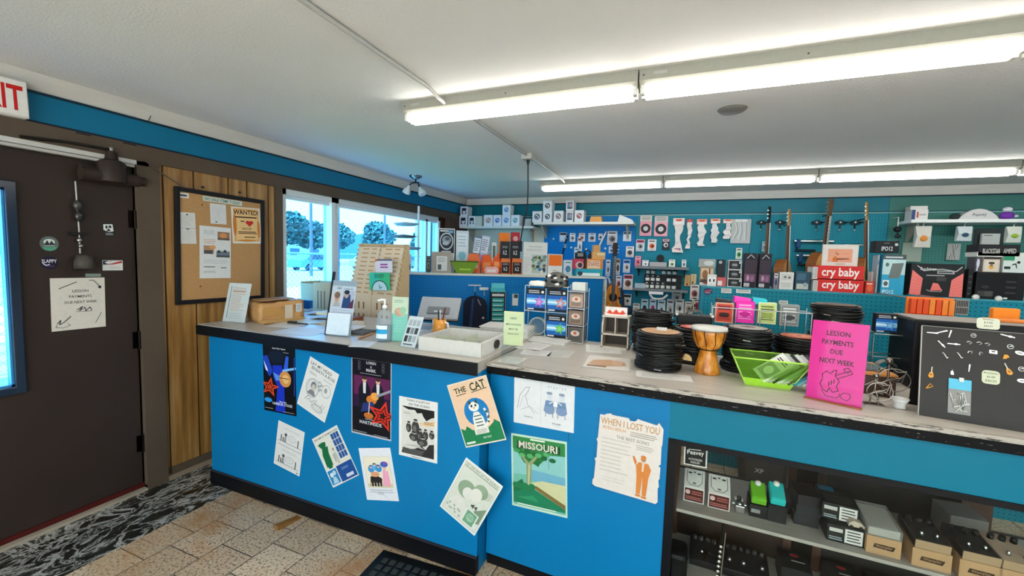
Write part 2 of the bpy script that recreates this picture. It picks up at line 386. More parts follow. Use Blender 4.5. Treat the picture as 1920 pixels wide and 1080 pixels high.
mb = MB(); mb.box(.03, 4.86, 1.0, .045, DB-.05, 2.0, 'dark_wood'); mb.build('trim_11', kind='structure', label='dark panelling beyond the window')
# ---- door
door = MB(); LY0, LY1, LZ0, LZ1 = .70, .952, .79, 1.765
X0, X1 = -.055, -.012
door.box(X0, DY0, .03, X1, LY0, DZ, 'door_brown'); door.box(X0, LY1, .03, X1, DY1-.004, DZ, 'door_brown')
door.box(X0, LY0, .03, X1, LY1, LZ0, 'door_brown'); door.box(X0, LY0, LZ1, X1, LY1, DZ, 'door_brown')
door = door.build('door_1', kind='structure', label='dark brown steel entrance door with narrow glass lite')
mb = MB(); fw = .032
for a in ((LY0-fw, LZ0-fw, LY0+.006, LZ1+fw), (LY1-.006, LZ0-fw, LY1+fw, LZ1+fw), (LY0, LZ0-fw, LY1, LZ0+.006), (LY0, LZ1-.006, LY1, LZ1+fw)): mb.box(-.02, a[0], a[1], .006, a[2], a[3], '#1d2a3c/g')
mb.build('lite_frame', door, bevel=.004)
mb = MB()
for a in ((LY0, LZ0, LY0+.014, LZ1), (LY1-.014, LZ0, LY1, LZ1), (LY0, LZ0, LY1, LZ0+.016), (LY0, LZ1-.014, LY1, LZ1)): mb.box(-.05, a[0], a[1], -.012, a[2], a[3], '#3f8fd0/g')
mb.build('lite_glow_trim', door)  # bright blue of these edges is the window's glow, painted on
mb = MB(); mb.box(-.036, LY0, LZ0, -.032, LY1, LZ1, 'window_glass'); mb.build('glass', door)
for z in (.30, .94, 1.66):
    mb = MB(); mb.tube([(0, DY1, z-.055), (0, DY1, z+.055)], .011, '#1b1513/m', 8); mb.box(-.011, DY1-.03, z-.05, -.008, DY1, z+.05, '#1b1513/m'); mb.build('hinge', door)
# ---- windows: two sashes in white frames
def window(name, y0, y1, z0, z1, splits, deep):
    w = MB(); t = .045
    for a in ((y0, z0, y0+t, z1), (y1-t, z0, y1, z1), (y0, z0, y1, z0+t), (y0, z1-t, y1, z1)): w.box(-.09, a[0], a[1], deep, a[2], a[3], 'white_vinyl')
    w = w.build(name, kind='structure')
    for s in splits: MB().box(-.08, s-.02, z0+t, deep-.02, s+.02, z1-t, 'white_vinyl').build('mullion', w)
    MB().box(-.062, y0+t, z0+t, -.056, y1-t, z1-t, 'window_glass').build('pane', w)
    MB().box(-.05, y0+t, z1-t-.03, -.02, y1-t, z1-t, 'white_vinyl').build('screen_rail', w)
    return w
window('window_1', 2.42, 2.985, .96, 2.0, [], .012); window('window_2', 2.99, 4.80, .96, 2.0, [4.52], .0)
mb = MB(); mb.box(-.02, 2.42, .92, .10, 4.80, .96, 'white_vinyl'); mb.build('trim_12', kind='structure', label='white window sill')
# ---- pegboard panels on the back wall
def peg(name, x0, x1, z0, z1, mat, y=DB, th=.012):
    return MB().box(0, -th, 0, x1-x0, 0, z1-z0, mat).build(name, None, T(x0, y, z0), kind='structure')
peg('wall_back_pegboard', .05, 1.22, .9, 1.93, 'pegboard_cream'); peg('wall_back_pegboard', 1.226, 2.43, .3, 2.07, 'pegboard_blue')
peg('wall_back_pegboard', 2.434, 3.70, .3, 2.07, 'pegboard_teal_cast'); peg('wall_back_pegboard', 3.704, 4.94, .3, 2.07, 'pegboard_teal_cast'); peg('wall_back_pegboard', 4.944, 6.2, .3, 2.07, 'pegboard_green_cast')
mb = MB(); mb.box(4.94, DB-.006, 2.093, RX, DB, 2.236, '#376f67'); mb.build('trim_13', kind='structure', label='end of the back wall band with the greenish light cast painted in')  # green shift of the light put into this stretch's colour

# ================================================================== OUTSIDE THE WINDOW
mb = MB(); mb.box(-90, -40, -.4, -.3, 90, -.12, 'asphalt'); mb.build('ground', kind='structure')
mb = MB(); mb.box(-4.2, -12, -.12, -1.2, 20, -.06, 'grass'); mb.build('grass_strip', label='strip of lawn outside the door', cat='grass', kind='stuff')
mb = MB(); mb.box(-13, -40, -.125, -7, 90, -.1, '#dfe3e4'); mb.build('road', kind='structure', label='pale road')
hills = MB(); R = random.Random(3); hp = [(-90, 90, 0)]
N = 30; tops = [4+R.random()*2.5+3*math.sin(i*.4) for i in range(N+1)]
v = []; 
for i in range(N+1): y = -20+i*5.5; v += [(-80, y, -.2), (-86, y, tops[i])]
hills.add(v, [(2*i, 2*i+2, 2*i+3, 2*i+1) for i in range(N)], 'foliage', True); hills.build('hills', kind='structure', label='low wooded hills on the horizon')
def tree(x, y, h, w, label):
    r = root('tree', label, 'tree', T(x, y, -.12), 'trees across the road'); R = random.Random(int(x*7+y*13))
    MB().tube([(0, 0, 0), (0, 0, h*.5)], .12, '#4d4a48', 7, r1=.07).build('trunk', r)
    c = MB()
    for k in range(900):
        d = Vector((R.gauss(0, 1), R.gauss(0, 1), R.gauss(0, 1))).normalized()*(.55+.45*R.random()); p = Vector((d.x*w*.46*(1+.25*math.sin(3*d.z+x)), d.y*w*.46, h*.66+d.z*h*.32))
        u = Vector((R.gauss(0, 1), R.gauss(0, 1), R.gauss(0, 1))).normalized(); q = u.orthogonal().normalized(); s_ = w*.05
        c.add([p+u*s_, p+q*s_, p-u*s_, p-q*s_], [(0, 1, 2, 3)], 'foliage')
    c.build('crown', r)
for i, (x, y, h, w) in enumerate([(-38, 33.5, 6.4, 5), (-40, 39, 5.6, 4.8), (-36, 28.5, 5.6, 4.6), (-42, 45, 6, 5), (-40, 51, 6.6, 5), (-44, 57, 6.2, 5), (-40, 63, 6, 5), (-52, 36, 6.5, 5)]): tree(x, y, h, w, 'leafy tree across the road seen through the window')
def utility_pole(x, y, h):
    r = root('utility_pole', 'utility pole with crossarms seen through the window', 'pole', T(x, y, -.12), 'utility poles across the road')
    MB().tube([(0, 0, 0), (0, 0, h)], .11, '#57585c', 8, r1=.08).build('shaft', r)
    for z in (h-.4, h-1.0): MB().box(-.05, -.9, z-.05, .05, .9, z+.05, '#57585c').build('crossarm', r)
utility_pole(-20, 20.8, 6.6); utility_pole(-20, 28.2, 7.0); utility_pole(-20, 32.9, 7.0)
def car(x, y, col, label):
    r = root('car', label, 'car', T(x, y, -.12, math.pi/2))
    b = MB(); b.prism([(-2.1, .3), (2.1, .3), (2.15, .75), (1.3, .95), (.7, 1.4), (-1.0, 1.42), (-1.6, .98), (-2.1, .9)], 1.6, col, Matrix.Rotation(math.pi/2, 4, 'X') @ Matrix.Translation((0, 0, -.8))); b.build('body', r, bevel=.06)
    g = MB(); g.prism([(1.15, .95), (.66, 1.34), (-.96, 1.36), (-1.4, .98)], 1.64, '#20303c/g', Matrix.Rotation(math.pi/2, 4, 'X') @ Matrix.Translation((0, 0, -.82))); g.build('windows', r)
    for sx in (-1.3, 1.3):
        for sy in (-.7, .7): MB().tube([(sx, sy-.1, .3), (sx, sy+.1, .3)], .3, '#1a1a1a', 14).build('wheel', r)
car(-27, 27.5, '#4c7fae/g', 'blue car parked across the road'); car(-27, 34.5, '#9db6c8/g', 'silver car parked across the road'); car(-27, 41.5, '#54657c/g', 'dark car parked across the road')
def block(name, x0, y0, x1, y1, h, wall, label):
    r = root(name, label, 'building', T(x0, y0, -.12)); MB().box(0, 0, 0, x1-x0, y1-y0, h, wall).build('wall', r); MB().box(-.3, -.3, h, x1-x0+.3, y1-y0+.3, h+.3, '#7f8d98').build('roof', r)
    for k in range(3): MB().box(x1-x0-.02, (k+.3)*(y1-y0)/3, 1, x1-x0+.03, (k+.75)*(y1-y0)/3, 2.1, '#3c5468/g').build('window', r)
block('shop_building', -62, 44, -56, 56, 3.2, '#a9bccb', 'pale low building behind the trees across the road')
block('shop_annex', -6.0, 12.7, -4.4, 19.5, 3.6, '#8fb4da', 'light blue neighbouring building at the right edge of the window')
# chain link fence
fe = root('chain_link_fence', 'chain link fence outside the window', 'fence', T(-4.6, 2.0, -.12))
for k in range(6): MB().tube([(0, k*2.1, 0), (0, k*2.1, 1.62)], .03, '#8fa0ad/m', 8).build('post', fe)
MB().tube([(0, 0, 1.58), (0, 10.5, 1.58)], .022, '#8fa0ad/m', 6).build('top_rail', fe)
wm = MB(); P = .12
k = -1.6
while k < 10.5:
    for sgn in (1, -1):
        a, b = (k, .05) if sgn > 0 else (k, 1.58), (k+1.53, 1.58) if sgn > 0 else (k+1.53, .05)
        y0, y1 = max(a[0], 0), min(b[0], 10.5)
        if y1 > y0:
            f0, f1 = (y0-a[0])/1.53, (y1-a[0])/1.53
            wm.tube([(0, y0, a[1]+(b[1]-a[1])*f0), (0, y1, a[1]+(b[1]-a[1])*f1)], .0035, '#8fa0ad', 3)
    k += P
wm.build('wire_mesh', fe)
po = root('signal_post', 'thick blue post standing just outside the narrow window', 'post', T(-1.1, 4.05, -.12))
MB().box(-.05, -.06, 0, .05, .06, 3.4, '#3d7fc0').build('shaft', po); MB().box(-.08, -.09, 0, .08, .09, .04, '#3d7fc0').build('base_plate', po)
# ================================================================== CEILING FIXTURES
def fluorescent():
    r = root('fluorescent_light', 'x', 'ceiling light', T(0, 0, 0))
    b = MB(); b.prism([(0, 0), (.12, 0), (.12, -.047), (.096, -.066), (.024, -.066), (0, -.047)], 1.246, '#97958a', frame((.002, 0, 0), (0, 1, 0), (0, 0, 1)))
    b = b.build('housing', r)
    m = MB(); m.box(.06, -.0012, -.03, .115, .0005, -.016, '#a8a49c'); m.build('rating_plate', b)
    for x in (.02, .62): MB().ball((x, -.001, -.026), .004, '#5c5a56', 6).build('screw', b)
    for y in (.032, .088):
        MB().tube([(.028, y, -.083), (1.222, y, -.083)], .019, 'tube_glow', 12).build('tube', r)
        for x in (.008, 1.226): MB().box(x, y-.016, -.10, x+.018, y+.016, -.058, '#d9d8d0').build('end_socket', r, bevel=.003)
    return r
LX = 1.532
fl0 = None
for yi, nm in ((1.942, 'in the near row over the counter'), (4.332, 'in the far row'), (-.45, 'in the added row behind the customer')):  # last row is added out of view to brighten room and showcase
    for i, w in enumerate(('strip light nearest', 'second strip light from', 'third strip light from', 'fourth strip light from')):
        x = LX + i*1.252
        lab = 'twin tube ' + w + ' the door wall ' + nm; M = T(x, yi, H)
        if fl0 is None: fl0 = fluorescent(); fl0.matrix_world = M; fl0['label'] = lab; fl0['group'] = 'fluorescent strip lights'
        else: copy_tree(fl0, M, lab, 'fluorescent strip lights')
# conduit, junction box, hanging cord
r = root('electrical_conduit', 'thin painted conduit running across the ceiling between the strip lights', 'conduit', T(1.805, 0, H))
MB().tube([(0, -.30, -.012), (0, 1.80, -.012), (0, 1.88, -.03), (0, 1.942, -.034)], .0095, '#b4b2ac/g', 8).build('near_pipe', r)
MB().tube([(0, 2.062, -.03), (0, 2.12, -.014), (0, 3.18, -.014)], .0095, '#a9a8a2/g', 8).build('middle_pipe', r)
MB().tube([(0, 3.25, -.014), (0, 4.25, -.014), (0, 4.332, -.028)], .0095, '#c2c0ba/g', 8).build('far_pipe', r)
r = root('junction_box', 'small square junction box on the ceiling with a hanging cord', 'junction box', T(1.805, 3.215, H))
MB().box(-.045, -.045, -.045, .045, .045, 0, '#b9b7b0').build('box', r, bevel=.003)
c = MB(); c.tube([(0, 0, -.045), (0, 0, -.085)], .016, '#1a1a1c', 8, r1=.007); c.build('strain_relief', r)
q = onY(976, 452, 3.35) - Vector((1.805, 3.215, H))
c = MB(); c.tube([(0, 0, -.07), (.0, .02, -.25), (-.012, .05, -.42), (q.x*.6, .09, -.55), (q.x, q.y, q.z)], .006, '#23262a', 6); c.build('cord', r)
MB().box(q.x-.014, q.y-.012, q.z-.09, q.x+.014, q.y+.012, q.z, '#17181b').build('outlet_end', r, bevel=.003)
# ceiling disc
mb = MB(); mb.lathe([(0, -.012), (.062, -.012), (.074, 0)], '#77746f', 28); tag(mb.build('ceiling_vent', None, T(3.206, 2.586, H)), 'small round grey cover plate on the ceiling', 'vent')
# two-lamp spot fixture
r = root('spotlight_fixture', 'brushed metal ceiling fixture with two frosted glass spot shades', 'ceiling light', T(.34, 3.76, H))
MB().lathe([(0, -.038), (.03, -.036), (.05, -.022), (.066, -.014), (.07, 0)], 'chrome', 24).build('canopy', r)
MB().tube([(0, 0, -.03), (0, 0, -.075)], .010, '#3a3733/m', 8).build('stem', r)
for sx, sh in ((-1, 0), (1, .02)):
    a = MB(); a.tube([(0, 0, -.07), (sx*.04, -.01, -.075), (sx*.062, -.02, -.10-sh)], .008, '#2f3432/m', 8); a.build('arm', r)
    M = Matrix.Translation((sx*.066, -.022, -.105-sh)) @ Matrix.Rotation(math.radians(180+sx*(-28)), 4, 'Y')
    s_ = MB(); s_.lathe([(.012, 0), (.016, .02), (.035, .045), (.043, .075), (.040, .088)], '#d8dce0/g', 18, M, True, False); s_.lathe([(.0, .084), (.039, .088)], '#e8ecef/g', 18, M, True, False); sh_ = s_.build('glass_shade', r)
# small hooks on the crown and the crack wire are part of the plaster line
for px in (728, 737): 
    p = onX(px, 334, .034); MB().tube([(0, 0, 0), (.012, 0, .004), (.014, 0, .018)], .003, '#c9c5bd', 6).build('cup_hook', None, Matrix.Translation(p), 'white cup hook screwed into the crown over the window', 'hook', 'crown cup hooks')
for i, px in enumerate((283,)):
    p = onX(px, 217, .036); MB().tube([(0, 0, .0), (-.002, -.012, -.03), (-.004, -.014, -.05)], .0022, '#3c3a37', 5).build('stray_wire', None, Matrix.Translation(p), 'short dark stray wire poking from the crown above the door', 'wire')

# ================================================================== THE SALES COUNTER, left section
ZL, ZR, YF = 1.03, 1.008, 1.686
ctr = root('sales_counter', 'long blue sales counter section by the door wall, covered in song posters', 'counter', T(.277, YF, 0))
LW = 1.905
MB().box(0, 0, .088, LW, .02, ZL-.05, 'counter_blue_paint').build('front_panel', ctr)
MB().box(0, .02, .0, .02, .72, ZL-.05, 'counter_blue_paint').build('end_panel', ctr)
MB().box(0, .72, .0, LW, .74, ZL-.05, 'dark_wood').build('rear_panel', ctr)
MB().box(LW-.015, .02, .0, LW, .72, ZL-.05, 'counter_blue_paint').build('end_panel', ctr)
mb = MB(); mb.box(0, -.012, 0, LW, .02, .078, 'black_trim'); mb.box(0, -.006, .078, LW, .02, .09, '#2c2a33'); mb.build('kick_board', ctr)
MB().box(-.055, -.036, ZL-.055, LW+.0, .77, ZL, 'laminate_top').build('countertop', ctr, bevel=.004)
mb = MB(); mb.prism([(-.055, -.046), (LW+.002, -.046), (LW+.002, -.034), (-.04, -.034)], .058, 'black_trim', None, ZL-.062); mb.box(-.066, -.04, ZL-.062, -.053, .77, ZL-.004, 'black_trim'); mb.build('edge_trim', ctr, bevel=.006)
# right section: turned a little, with the glass showcase
A2 = -.0297
C2M = T(2.191, 1.768, 0, A2); R2 = 2.6
def onC2(px, py, d=0.0): n = Vector((math.sin(A2), -math.cos(A2), 0)); return hit(px, py, Vector((2.184, 1.768, 0)) + n*d, n)
def onC1(px, py): return onY(px, py, YF)
c2 = root('display_counter', 'teal sales counter section with glass showcase and chipped black edge', 'counter', C2M)
OX, OZ, IZ = .812, .800, .16
mb = MB(); mb.box(0, 0, .06, OX-.012, .02, ZR-.04, 'counter_blue_paint'); mb.build('front_panel', c2)
MB().box(OX-.012, 0, OZ, R2, .02, ZR-.04, 'counter_teal_cast').build('fascia', c2)
MB().box(.39, -.0002, .70, .393, .001, ZR-.04, '#07536b').build('panel_joint', c2)
MB().box(.0, .012, 0, R2, .03, .06, 'black_trim').build('kick_board', c2)
MB().box(-.004, -.02, ZR-.04, R2, .75, ZR, 'laminate_top').build('countertop', c2, bevel=.003)
mb = MB(); mb.box(-.004, -.03, ZR-.042, R2, -.018, ZR-.012, 'worn_black_edge'); mb.box(-.004, -.034, ZR-.014, R2, -.016, ZR+.001, 'worn_white_edge'); mb.box(-.004, -.026, ZR-.05, R2, -.0, ZR-.042, 'worn_black_edge'); mb.build('edge_trim', c2)
mb = MB(); t = .022
mb.box(OX-.012, -.004, .05, OX+t, .03, OZ+.002, 'black_trim'); mb.box(OX, -.004, OZ-.02, R2, .03, OZ+.002, 'black_trim'); mb.build('showcase_frame', c2)
MB().box(OX+t, .012, IZ, R2, .016, OZ-.02, 'case_glass').build('showcase_glass', c2)
MB().box(OX+t+.01, .024, .495, R2, .40, .508, 'grey_shelf_wood').build('glass_shelf', c2)
MB().box(OX+.0, .024, IZ-.02, R2, .44, IZ, 'grey_shelf_wood').build('case_floor', c2)
MB().box(OX-.01, .02, .05, OX+.004, .44, OZ, 'dark_wood').build('case_side', c2)
mb = MB()
for x, w in ((.815, .03), (1.29, .03), (1.40, .03), (1.86, .09), (2.3, .05)): mb.box(x, .41, IZ, x+w, .44, ZR-.06, 'dark_wood')
mb.box(OX, .41, OZ-.06, R2, .44, ZR-.05, 'dark_wood'); mb.build('rear_posts', c2)
mb = MB(); mb.box(1.32, .425, IZ, 1.40, .44, OZ-.06, '#1d1a19'); mb.box(1.43, .425, IZ, 1.86, .44, OZ-.06, '#2c2826'); mb.box(OX, .425, IZ, 2.3, .44, .50, '#33231b'); mb.build('sliding_door', c2)
MB().box(0, .72, .0, .80, .74, ZR-.05, 'dark_wood').build('rear_panel', c2)
# rubber floor mat
mat = root('floor_mat', 'black rubber mat with raised ribs on the floor along the counter', 'mat', T(1.70, 1.34, 0, .06))
MB().box(0, -.5, 0, 1.4, .295, .008, 'rubber_black').build('base', mat, bevel=.004)
mb = MB()
for i in range(30):
    for j in range(16): mb.box(.04+i*.044, -.46+j*.045, .008, .04+i*.044+.028, -.46+j*.045+.03, .0115, '#3a3a37')
mb.build('ribs', mat)
p = onZ(540, 978, .012)
r = root('door_wedge', 'worn wooden door wedge lying on the floor tiles', 'wedge', T(p.x, p.y, 0, -1.75))
mb = MB(); mb.prism([(-.065, .004), (.065, .004), (.065, .028), (-.065, .012)], .035, '#8f6433', Matrix.Rotation(math.pi/2, 4, 'X') @ Matrix.Translation((0, -.003, -.0175))); mb.build('wood', r, bevel=.002)
p = onZ(496, 943, .0); MB().ball((0, 0, .004), (.009, .006, .005), '#2d2620', 6).build('dirt_clump', None, T(p.x, p.y, 0), 'dark bit of dirt on the tiles near the kick board', 'dirt')

# ================================================================== POSTERS ON THE COUNTER FRONT
PG = None
def poster(label, c, bg, draw, plane=onC1, name='poster', cat='poster'):
    return sheet(name, label, cat, quad(plane, *c), bg, draw)
def d1(a):
    a.rect(.0, .0, 1, 1, '#07090f'); a.text('Jimmy "Blue" Gabriel', .5, .955, .03, '#e8ecf2', wmax=.92); a.text('fusion guitarist', .72, .91, .017, '#c3c8d2', wmax=.5)
    a.ell(.42, .83, .24, .10, '#0f1a2c'); a.poly([(.0, .82), (.14, .84), (.3, .62), (.2, .52), (.03, .66)], '#1b3fae'); a.poly([(.02, .76), (.1, .68), (.16, .6), (.08, .62)], '#dfe6f2')
    a.poly([(.3, .70), (.58, .72), (.64, .55), (.66, .02), (.36, .02), (.44, .4), (.32, .52)], '#1632b8'); a.poly([(.60, .58), (.72, .86), (.80, .86), (.76, .62), (.66, .54)], '#2a5ad0'); a.line([(.62, .64), (1.0, .70)], .05, '#7ab8ee')
    a.poly([(.3, .60), (.55, .55), (.62, .50), (.4, .48)], '#4f8be0'); a.circ(.68, .52, .18, '#c98a48'); a.circ(.70, .52, .10, '#e0b070'); a.rect(.5, .525, .8, .535, '#3a2410'); a.line([(.95, .3), (.97, .85)], .03, '#16389a')
    a.poly(star(.20, .37, .30, .5, 80), '#d8431f'); a.poly(star(.20, .37, .19, .5, 80), '#2a1410'); a.poly(star(.20, .37, .12, .5, 80), '#c23c1c')
    a.ell(.14, .17, .12, .035, '#2f8fd8'); a.text('live at the', .6, .175, .025, '#e9eef5', wmax=.4); a.text('HARBOR STAGE', .58, .135, .04, '#d7dde6', wmax=.7); a.rows(.03, .04, .3, .055, 1, '#b9bfc8'); a.rows(.6, .025, .95, .04, 1, '#b9bfc8')
poster('dark blue concert poster of a guitarist with a red star, nearest the door wall', ((495, 645), (556, 653), (554, 780), (494, 768)), '#07090f', d1)
def d2(a):
    a.rect(.02, .02, .98, .98, '#dcdad6'); a.text('LAY MY HEAD', .44, .91, .06, '#55565a', wmax=.72); a.text('BENEATH A ROSE', .54, .83, .06, '#55565a', wmax=.8); a.rows(.12, .70, .36, .76, 2, '#8b8c90'); a.rows(.6, .72, .9, .76, 2, '#9a9b9f')
    a.ell(.34, .47, .22, .19, '#aeb0b2'); a.ell(.34, .47, .19, .165, '#d2d1ce'); a.ell(.36, .52, .09, .08, '#6f7175'); a.ell(.37, .49, .065, .065, '#bfb9b1'); a.poly([(.2, .33), (.5, .33), (.42, .43), (.3, .43)], '#7b7d81')
    a.ell(.78, .56, .15, .13, '#b8b9bb'); a.ell(.78, .56, .13, .11, '#dcdad6'); a.ell(.76, .57, .05, .05, '#98999c')
    for k in range(6): a.ell(.56+.05*math.sin(k*2.1), .50+.03*k, .045, .018, '#9da0a2')
    for k in range(9): a.line([(.2+.08*k, .2+.02*math.sin(k)), (.3+.07*k, .26+.05*math.cos(k*1.7))], .015, '#85878b'); 
    a.ell(.65, .16, .2, .07, '#b3b4b5'); a.ell(.65, .16, .15, .05, '#cfcecb')
poster('grey pencil drawn sheet about a head beneath a rose, tilted clockwise', ((582, 667), (636, 703), (609, 792), (557, 757)), '#e4e2de', d2)
def d3(a):
    a.rect(.02, .02, .98, .98, '#dbd9d6'); a.line([(.06, .5), (.97, .5)], .012, '#77787c'); a.rect(.12, .5, .9, .505, '#55565a')
    for o in (.56, .08):
        a.rect(.08, o+.02, .94, o+.03, '#66676b'); a.rows(.25, o+.30, .85, o+.35, 2, '#b9b9b9')
        for u, h in ((.16, .14), (.24, .10), (.80, .16)): a.rect(u, o+.03, u+.035, o+.03+h, '#3c3d41')
        a.ell(.34, o+.2, .05, .035, '#4a4b4f'); a.poly([(.29, o+.03), (.38, o+.03), (.36, o+.17), (.32, o+.17)], '#8b8c8f'); a.ell(.58, o+.16, .16, .07, '#b4b5b7'); a.ell(.58, o+.16, .14, .055, '#dbd9d6'); a.rect(.5, o+.155, .66, o+.162, '#88898c')
    a.rect(.88, .03, .94, .05, '#2c2d30')
poster('small white sheet with two drawn cartoon panels, low beside the end of the counter', ((524, 788), (573, 812), (560, 892), (512, 868)), '#e6e4e1', d3)
def d4(a):
    a.rect(.02, .02, .98, .98, '#d9d6cc'); a.text('THE NAME OF THE MARCH KING', .5, .94, .035, '#2a2c30', wmax=.92)
    a.ell(.26, .79, .12, .05, '#13673f'); a.ell(.25, .82, .15, .03, '#13673f'); a.poly([(.1, .38), (.34, .38), (.36, .62), (.42, .74), (.2, .76), (.12, .62)], '#13673f'); a.rect(.15, .34, .3, .40, '#13673f')
    a.poly([(.52, .36), (.6, .36), (.6, .56), (.52, .60)], '#b7b6ae'); a.ell(.55, .64, .035, .03, '#94938c'); a.poly([(.46, .40), (.5, .40), (.52, .56), (.46, .55)], '#a7a69f')
    for i in range(4):
        for j in range(3): a.rect(.66+j*.10, .42+i*.125, .745+j*.10, .53+i*.125, '#1c4f94')
    a.rect(.02, .02, .38, .33, '#e8ecee'); a.rect(.04, .035, .365, .315, '#2b7fb8'); a.ell(.15, .22, .06, .045, '#cfe0ea'); a.ell(.26, .24, .06, .045, '#b9d3e2'); a.poly([(.1, .05), (.3, .05), (.26, .17), (.16, .17)], '#a6c7da')
    a.rect(.40, .02, .98, .33, '#1b4c92'); a.rows(.55, .22, .8, .27, 2, '#8faed2'); a.rect(.62, .06, .88, .12, '#c7d3df')
poster('blue and green printed sheet with a green figure and window panes, tilted', ((585, 822), (634, 797), (671, 890), (625, 916)), '#dedbd2', d4)
def d5(a):
    a.rect(.02, .02, .98, .98, '#0b0a14'); a.text('LOREN', .5, .945, .035, '#d9d6de', wmax=.34); a.text('& ', .5, .895, .03, '#b9b6c4', wmax=.2); a.text('MARK', .5, .85, .04, '#d9d6de', wmax=.34); a.rows(.22, .795, .78, .81, 1, '#a9a6b4'); 
    for u in (.2, .8):
        for k in range(3): a.circ(u, .86+.04*k, .035, '#55505f'); a.circ(u, .86+.04*k, .02, '#0b0a14')
    a.rect(.06, .36, .96, .77, '#5d1f4e'); a.rect(.06, .36, .96, .52, '#2a1438')
    for k in range(9): a.rect(.08+k*.1, .52, .085+k*.1, .77, '#46173d')
    for u, s in ((.34, 0), (.68, 1)):
        a.poly([(u-.14, .36), (u+.14, .36), (u+.15, .6), (u+.07, .69), (u-.07, .69), (u-.15, .6)], '#10101c'); a.poly([(u-.03, .55), (u+.03, .55), (u+.04, .69), (u-.04, .69)], '#cfd0d6'); a.ell(u, .725, .055, .035, '#d2a98a'); a.ell(u, .745, .058, .022, '#3b2a20')
    a.ell(.52, .48, .13, .055, '#c9772c'); a.ell(.6, .53, .1, .05, '#e09a48'); a.line([(.66, .54), (.98, .63)], .05, '#8f8f9b'); a.poly([(.25, .3), (.6, .36), (.56, .46), (.3, .42)], '#23336f'); a.ell(.45, .27, .12, .04, '#b9692a'); a.line([(.45, .3), (.47, .44)], .02, '#d0c9bd')
    a.poly(star(.80, .30, .40, .5, 78), '#d5301d'); a.poly(star(.80, .30, .28, .5, 78), '#1b0d12'); a.poly(star(.80, .30, .21, .5, 78), '#c62c1b'); a.poly(star(.80, .30, .12, .5, 78), '#1b0d12')
    a.text('music at the', .46, .225, .018, '#c9cad1', wmax=.4); a.text('MARTINSIDE', .5, .175, .045, '#cfd0d6', wmax=.56); a.rows(.05, .035, .42, .05, 1, '#b9bac2'); a.rows(.58, .03, .95, .045, 1, '#b9bac2')
poster('tall dark concert poster of two suited musicians with a red star', ((659, 667), (734, 679), (734, 827), (660, 811)), '#b7b9c4', d5)
def d6(a):
    a.rect(.10, .24, .92, .84, '#d9d2b8'); a.rect(.12, .255, .90, .825, '#e6ddc9'); a.rect(.12, .255, .90, .32, '#cfc6a4')
    for u, v, c in ((.30, .60, '#3f8ecb'), (.42, .64, '#5aa5d8'), (.54, .61, '#3f8ecb')): a.ell(u, v, .10, .07, c); a.ell(u, v+.04, .04, .025, '#e0b59a'); a.ell(u, v+.06, .05, .014, '#27405f')
    a.poly([(.2, .27), (.56, .27), (.6, .42), (.5, .46), (.24, .46)], '#2a2523')
    for k in range(4): a.rect(.22+k*.09, .27, .245+k*.09, .34, '#d9cfc0')
    a.ell(.40, .50, .14, .05, '#d99b74'); a.poly([(.60, .28), (.84, .28), (.82, .56), (.66, .58)], '#eba3bd'); a.ell(.72, .61, .05, .035, '#e0b59a'); a.ell(.73, .69, .12, .055, '#3d62b8'); a.ell(.76, .71, .06, .03, '#7f4fb0')
    a.rows(.16, .14, .9, .22, 2, '#9a9aa0', .25); a.rows(.38, .12, .6, .14, 1, '#77777c', .4)
poster('white sheet with a small coloured cartoon of a band and a lady in pink', ((676, 840), (734, 840), (746, 939), (685, 937)), '#dddfe6', d6)
def d7(a):
    a.rect(.0, .0, 1, 1, '#dfdedb'); a.text("THERE'S A QUIETUDE", .5, .955, .04, '#26272a', wmax=.9); a.text('ON THE OCEAN', .52, .895, .04, '#26272a', wmax=.7)
    a.rect(.07, .05, .93, .855, '#d3d0ca'); a.poly([(.08, .85), (.92, .85), (.92, .74), (.84, .72), (.72, .66), (.64, .72), (.6, .78), (.48, .76), (.42, .81), (.25, .80), (.12, .83)], '#1b1b1c'); a.poly([(.5, .60), (.93, .68), (.93, .60), (.7, .57)], '#dfb98a'); a.rows(.66, .60, .9, .65, 2, '#77624a')
    a.rows(.12, .72, .3, .76, 2, '#8d8c8a'); 
    for u, v, w, h in ((.26, .5, .07, .16), (.44, .52, .10, .22), (.56, .40, .08, .18), (.70, .42, .07, .16), (.86, .44, .07, .12), (.4, .36, .12, .14), (.62, .30, .14, .14)): a.ell(u, v, w, h/2, '#3b3a3a'); a.ell(u+.01, v+h*.52, w*.5, .026, '#b4aca4'); a.ell(u, v+h*.58, w*.55, .016, '#2a2a2a'); a.ell(u-.02, v-.02, w*.45, h*.25, '#6d6a68')
    a.poly([(.08, .06), (.92, .06), (.92, .22), (.75, .16), (.6, .24), (.45, .17), (.3, .14), (.12, .16)], '#232323'); a.poly([(.15, .20), (.5, .24), (.7, .18), (.4, .2)], '#b5b2ad'); a.rows(.12, .07, .9, .16, 4, '#8a8885', .3); a.poly([(.6, .06), (.92, .06), (.92, .3), (.8, .28)], '#2c2b2b')
    a.rows(.34, .015, .64, .035, 1, '#6b6a68')
poster('black and white engraving poster of a crowd under dark trees, cream border', ((750, 742), (821, 755), (820, 869), (747, 852)), '#dfdedb', d7)
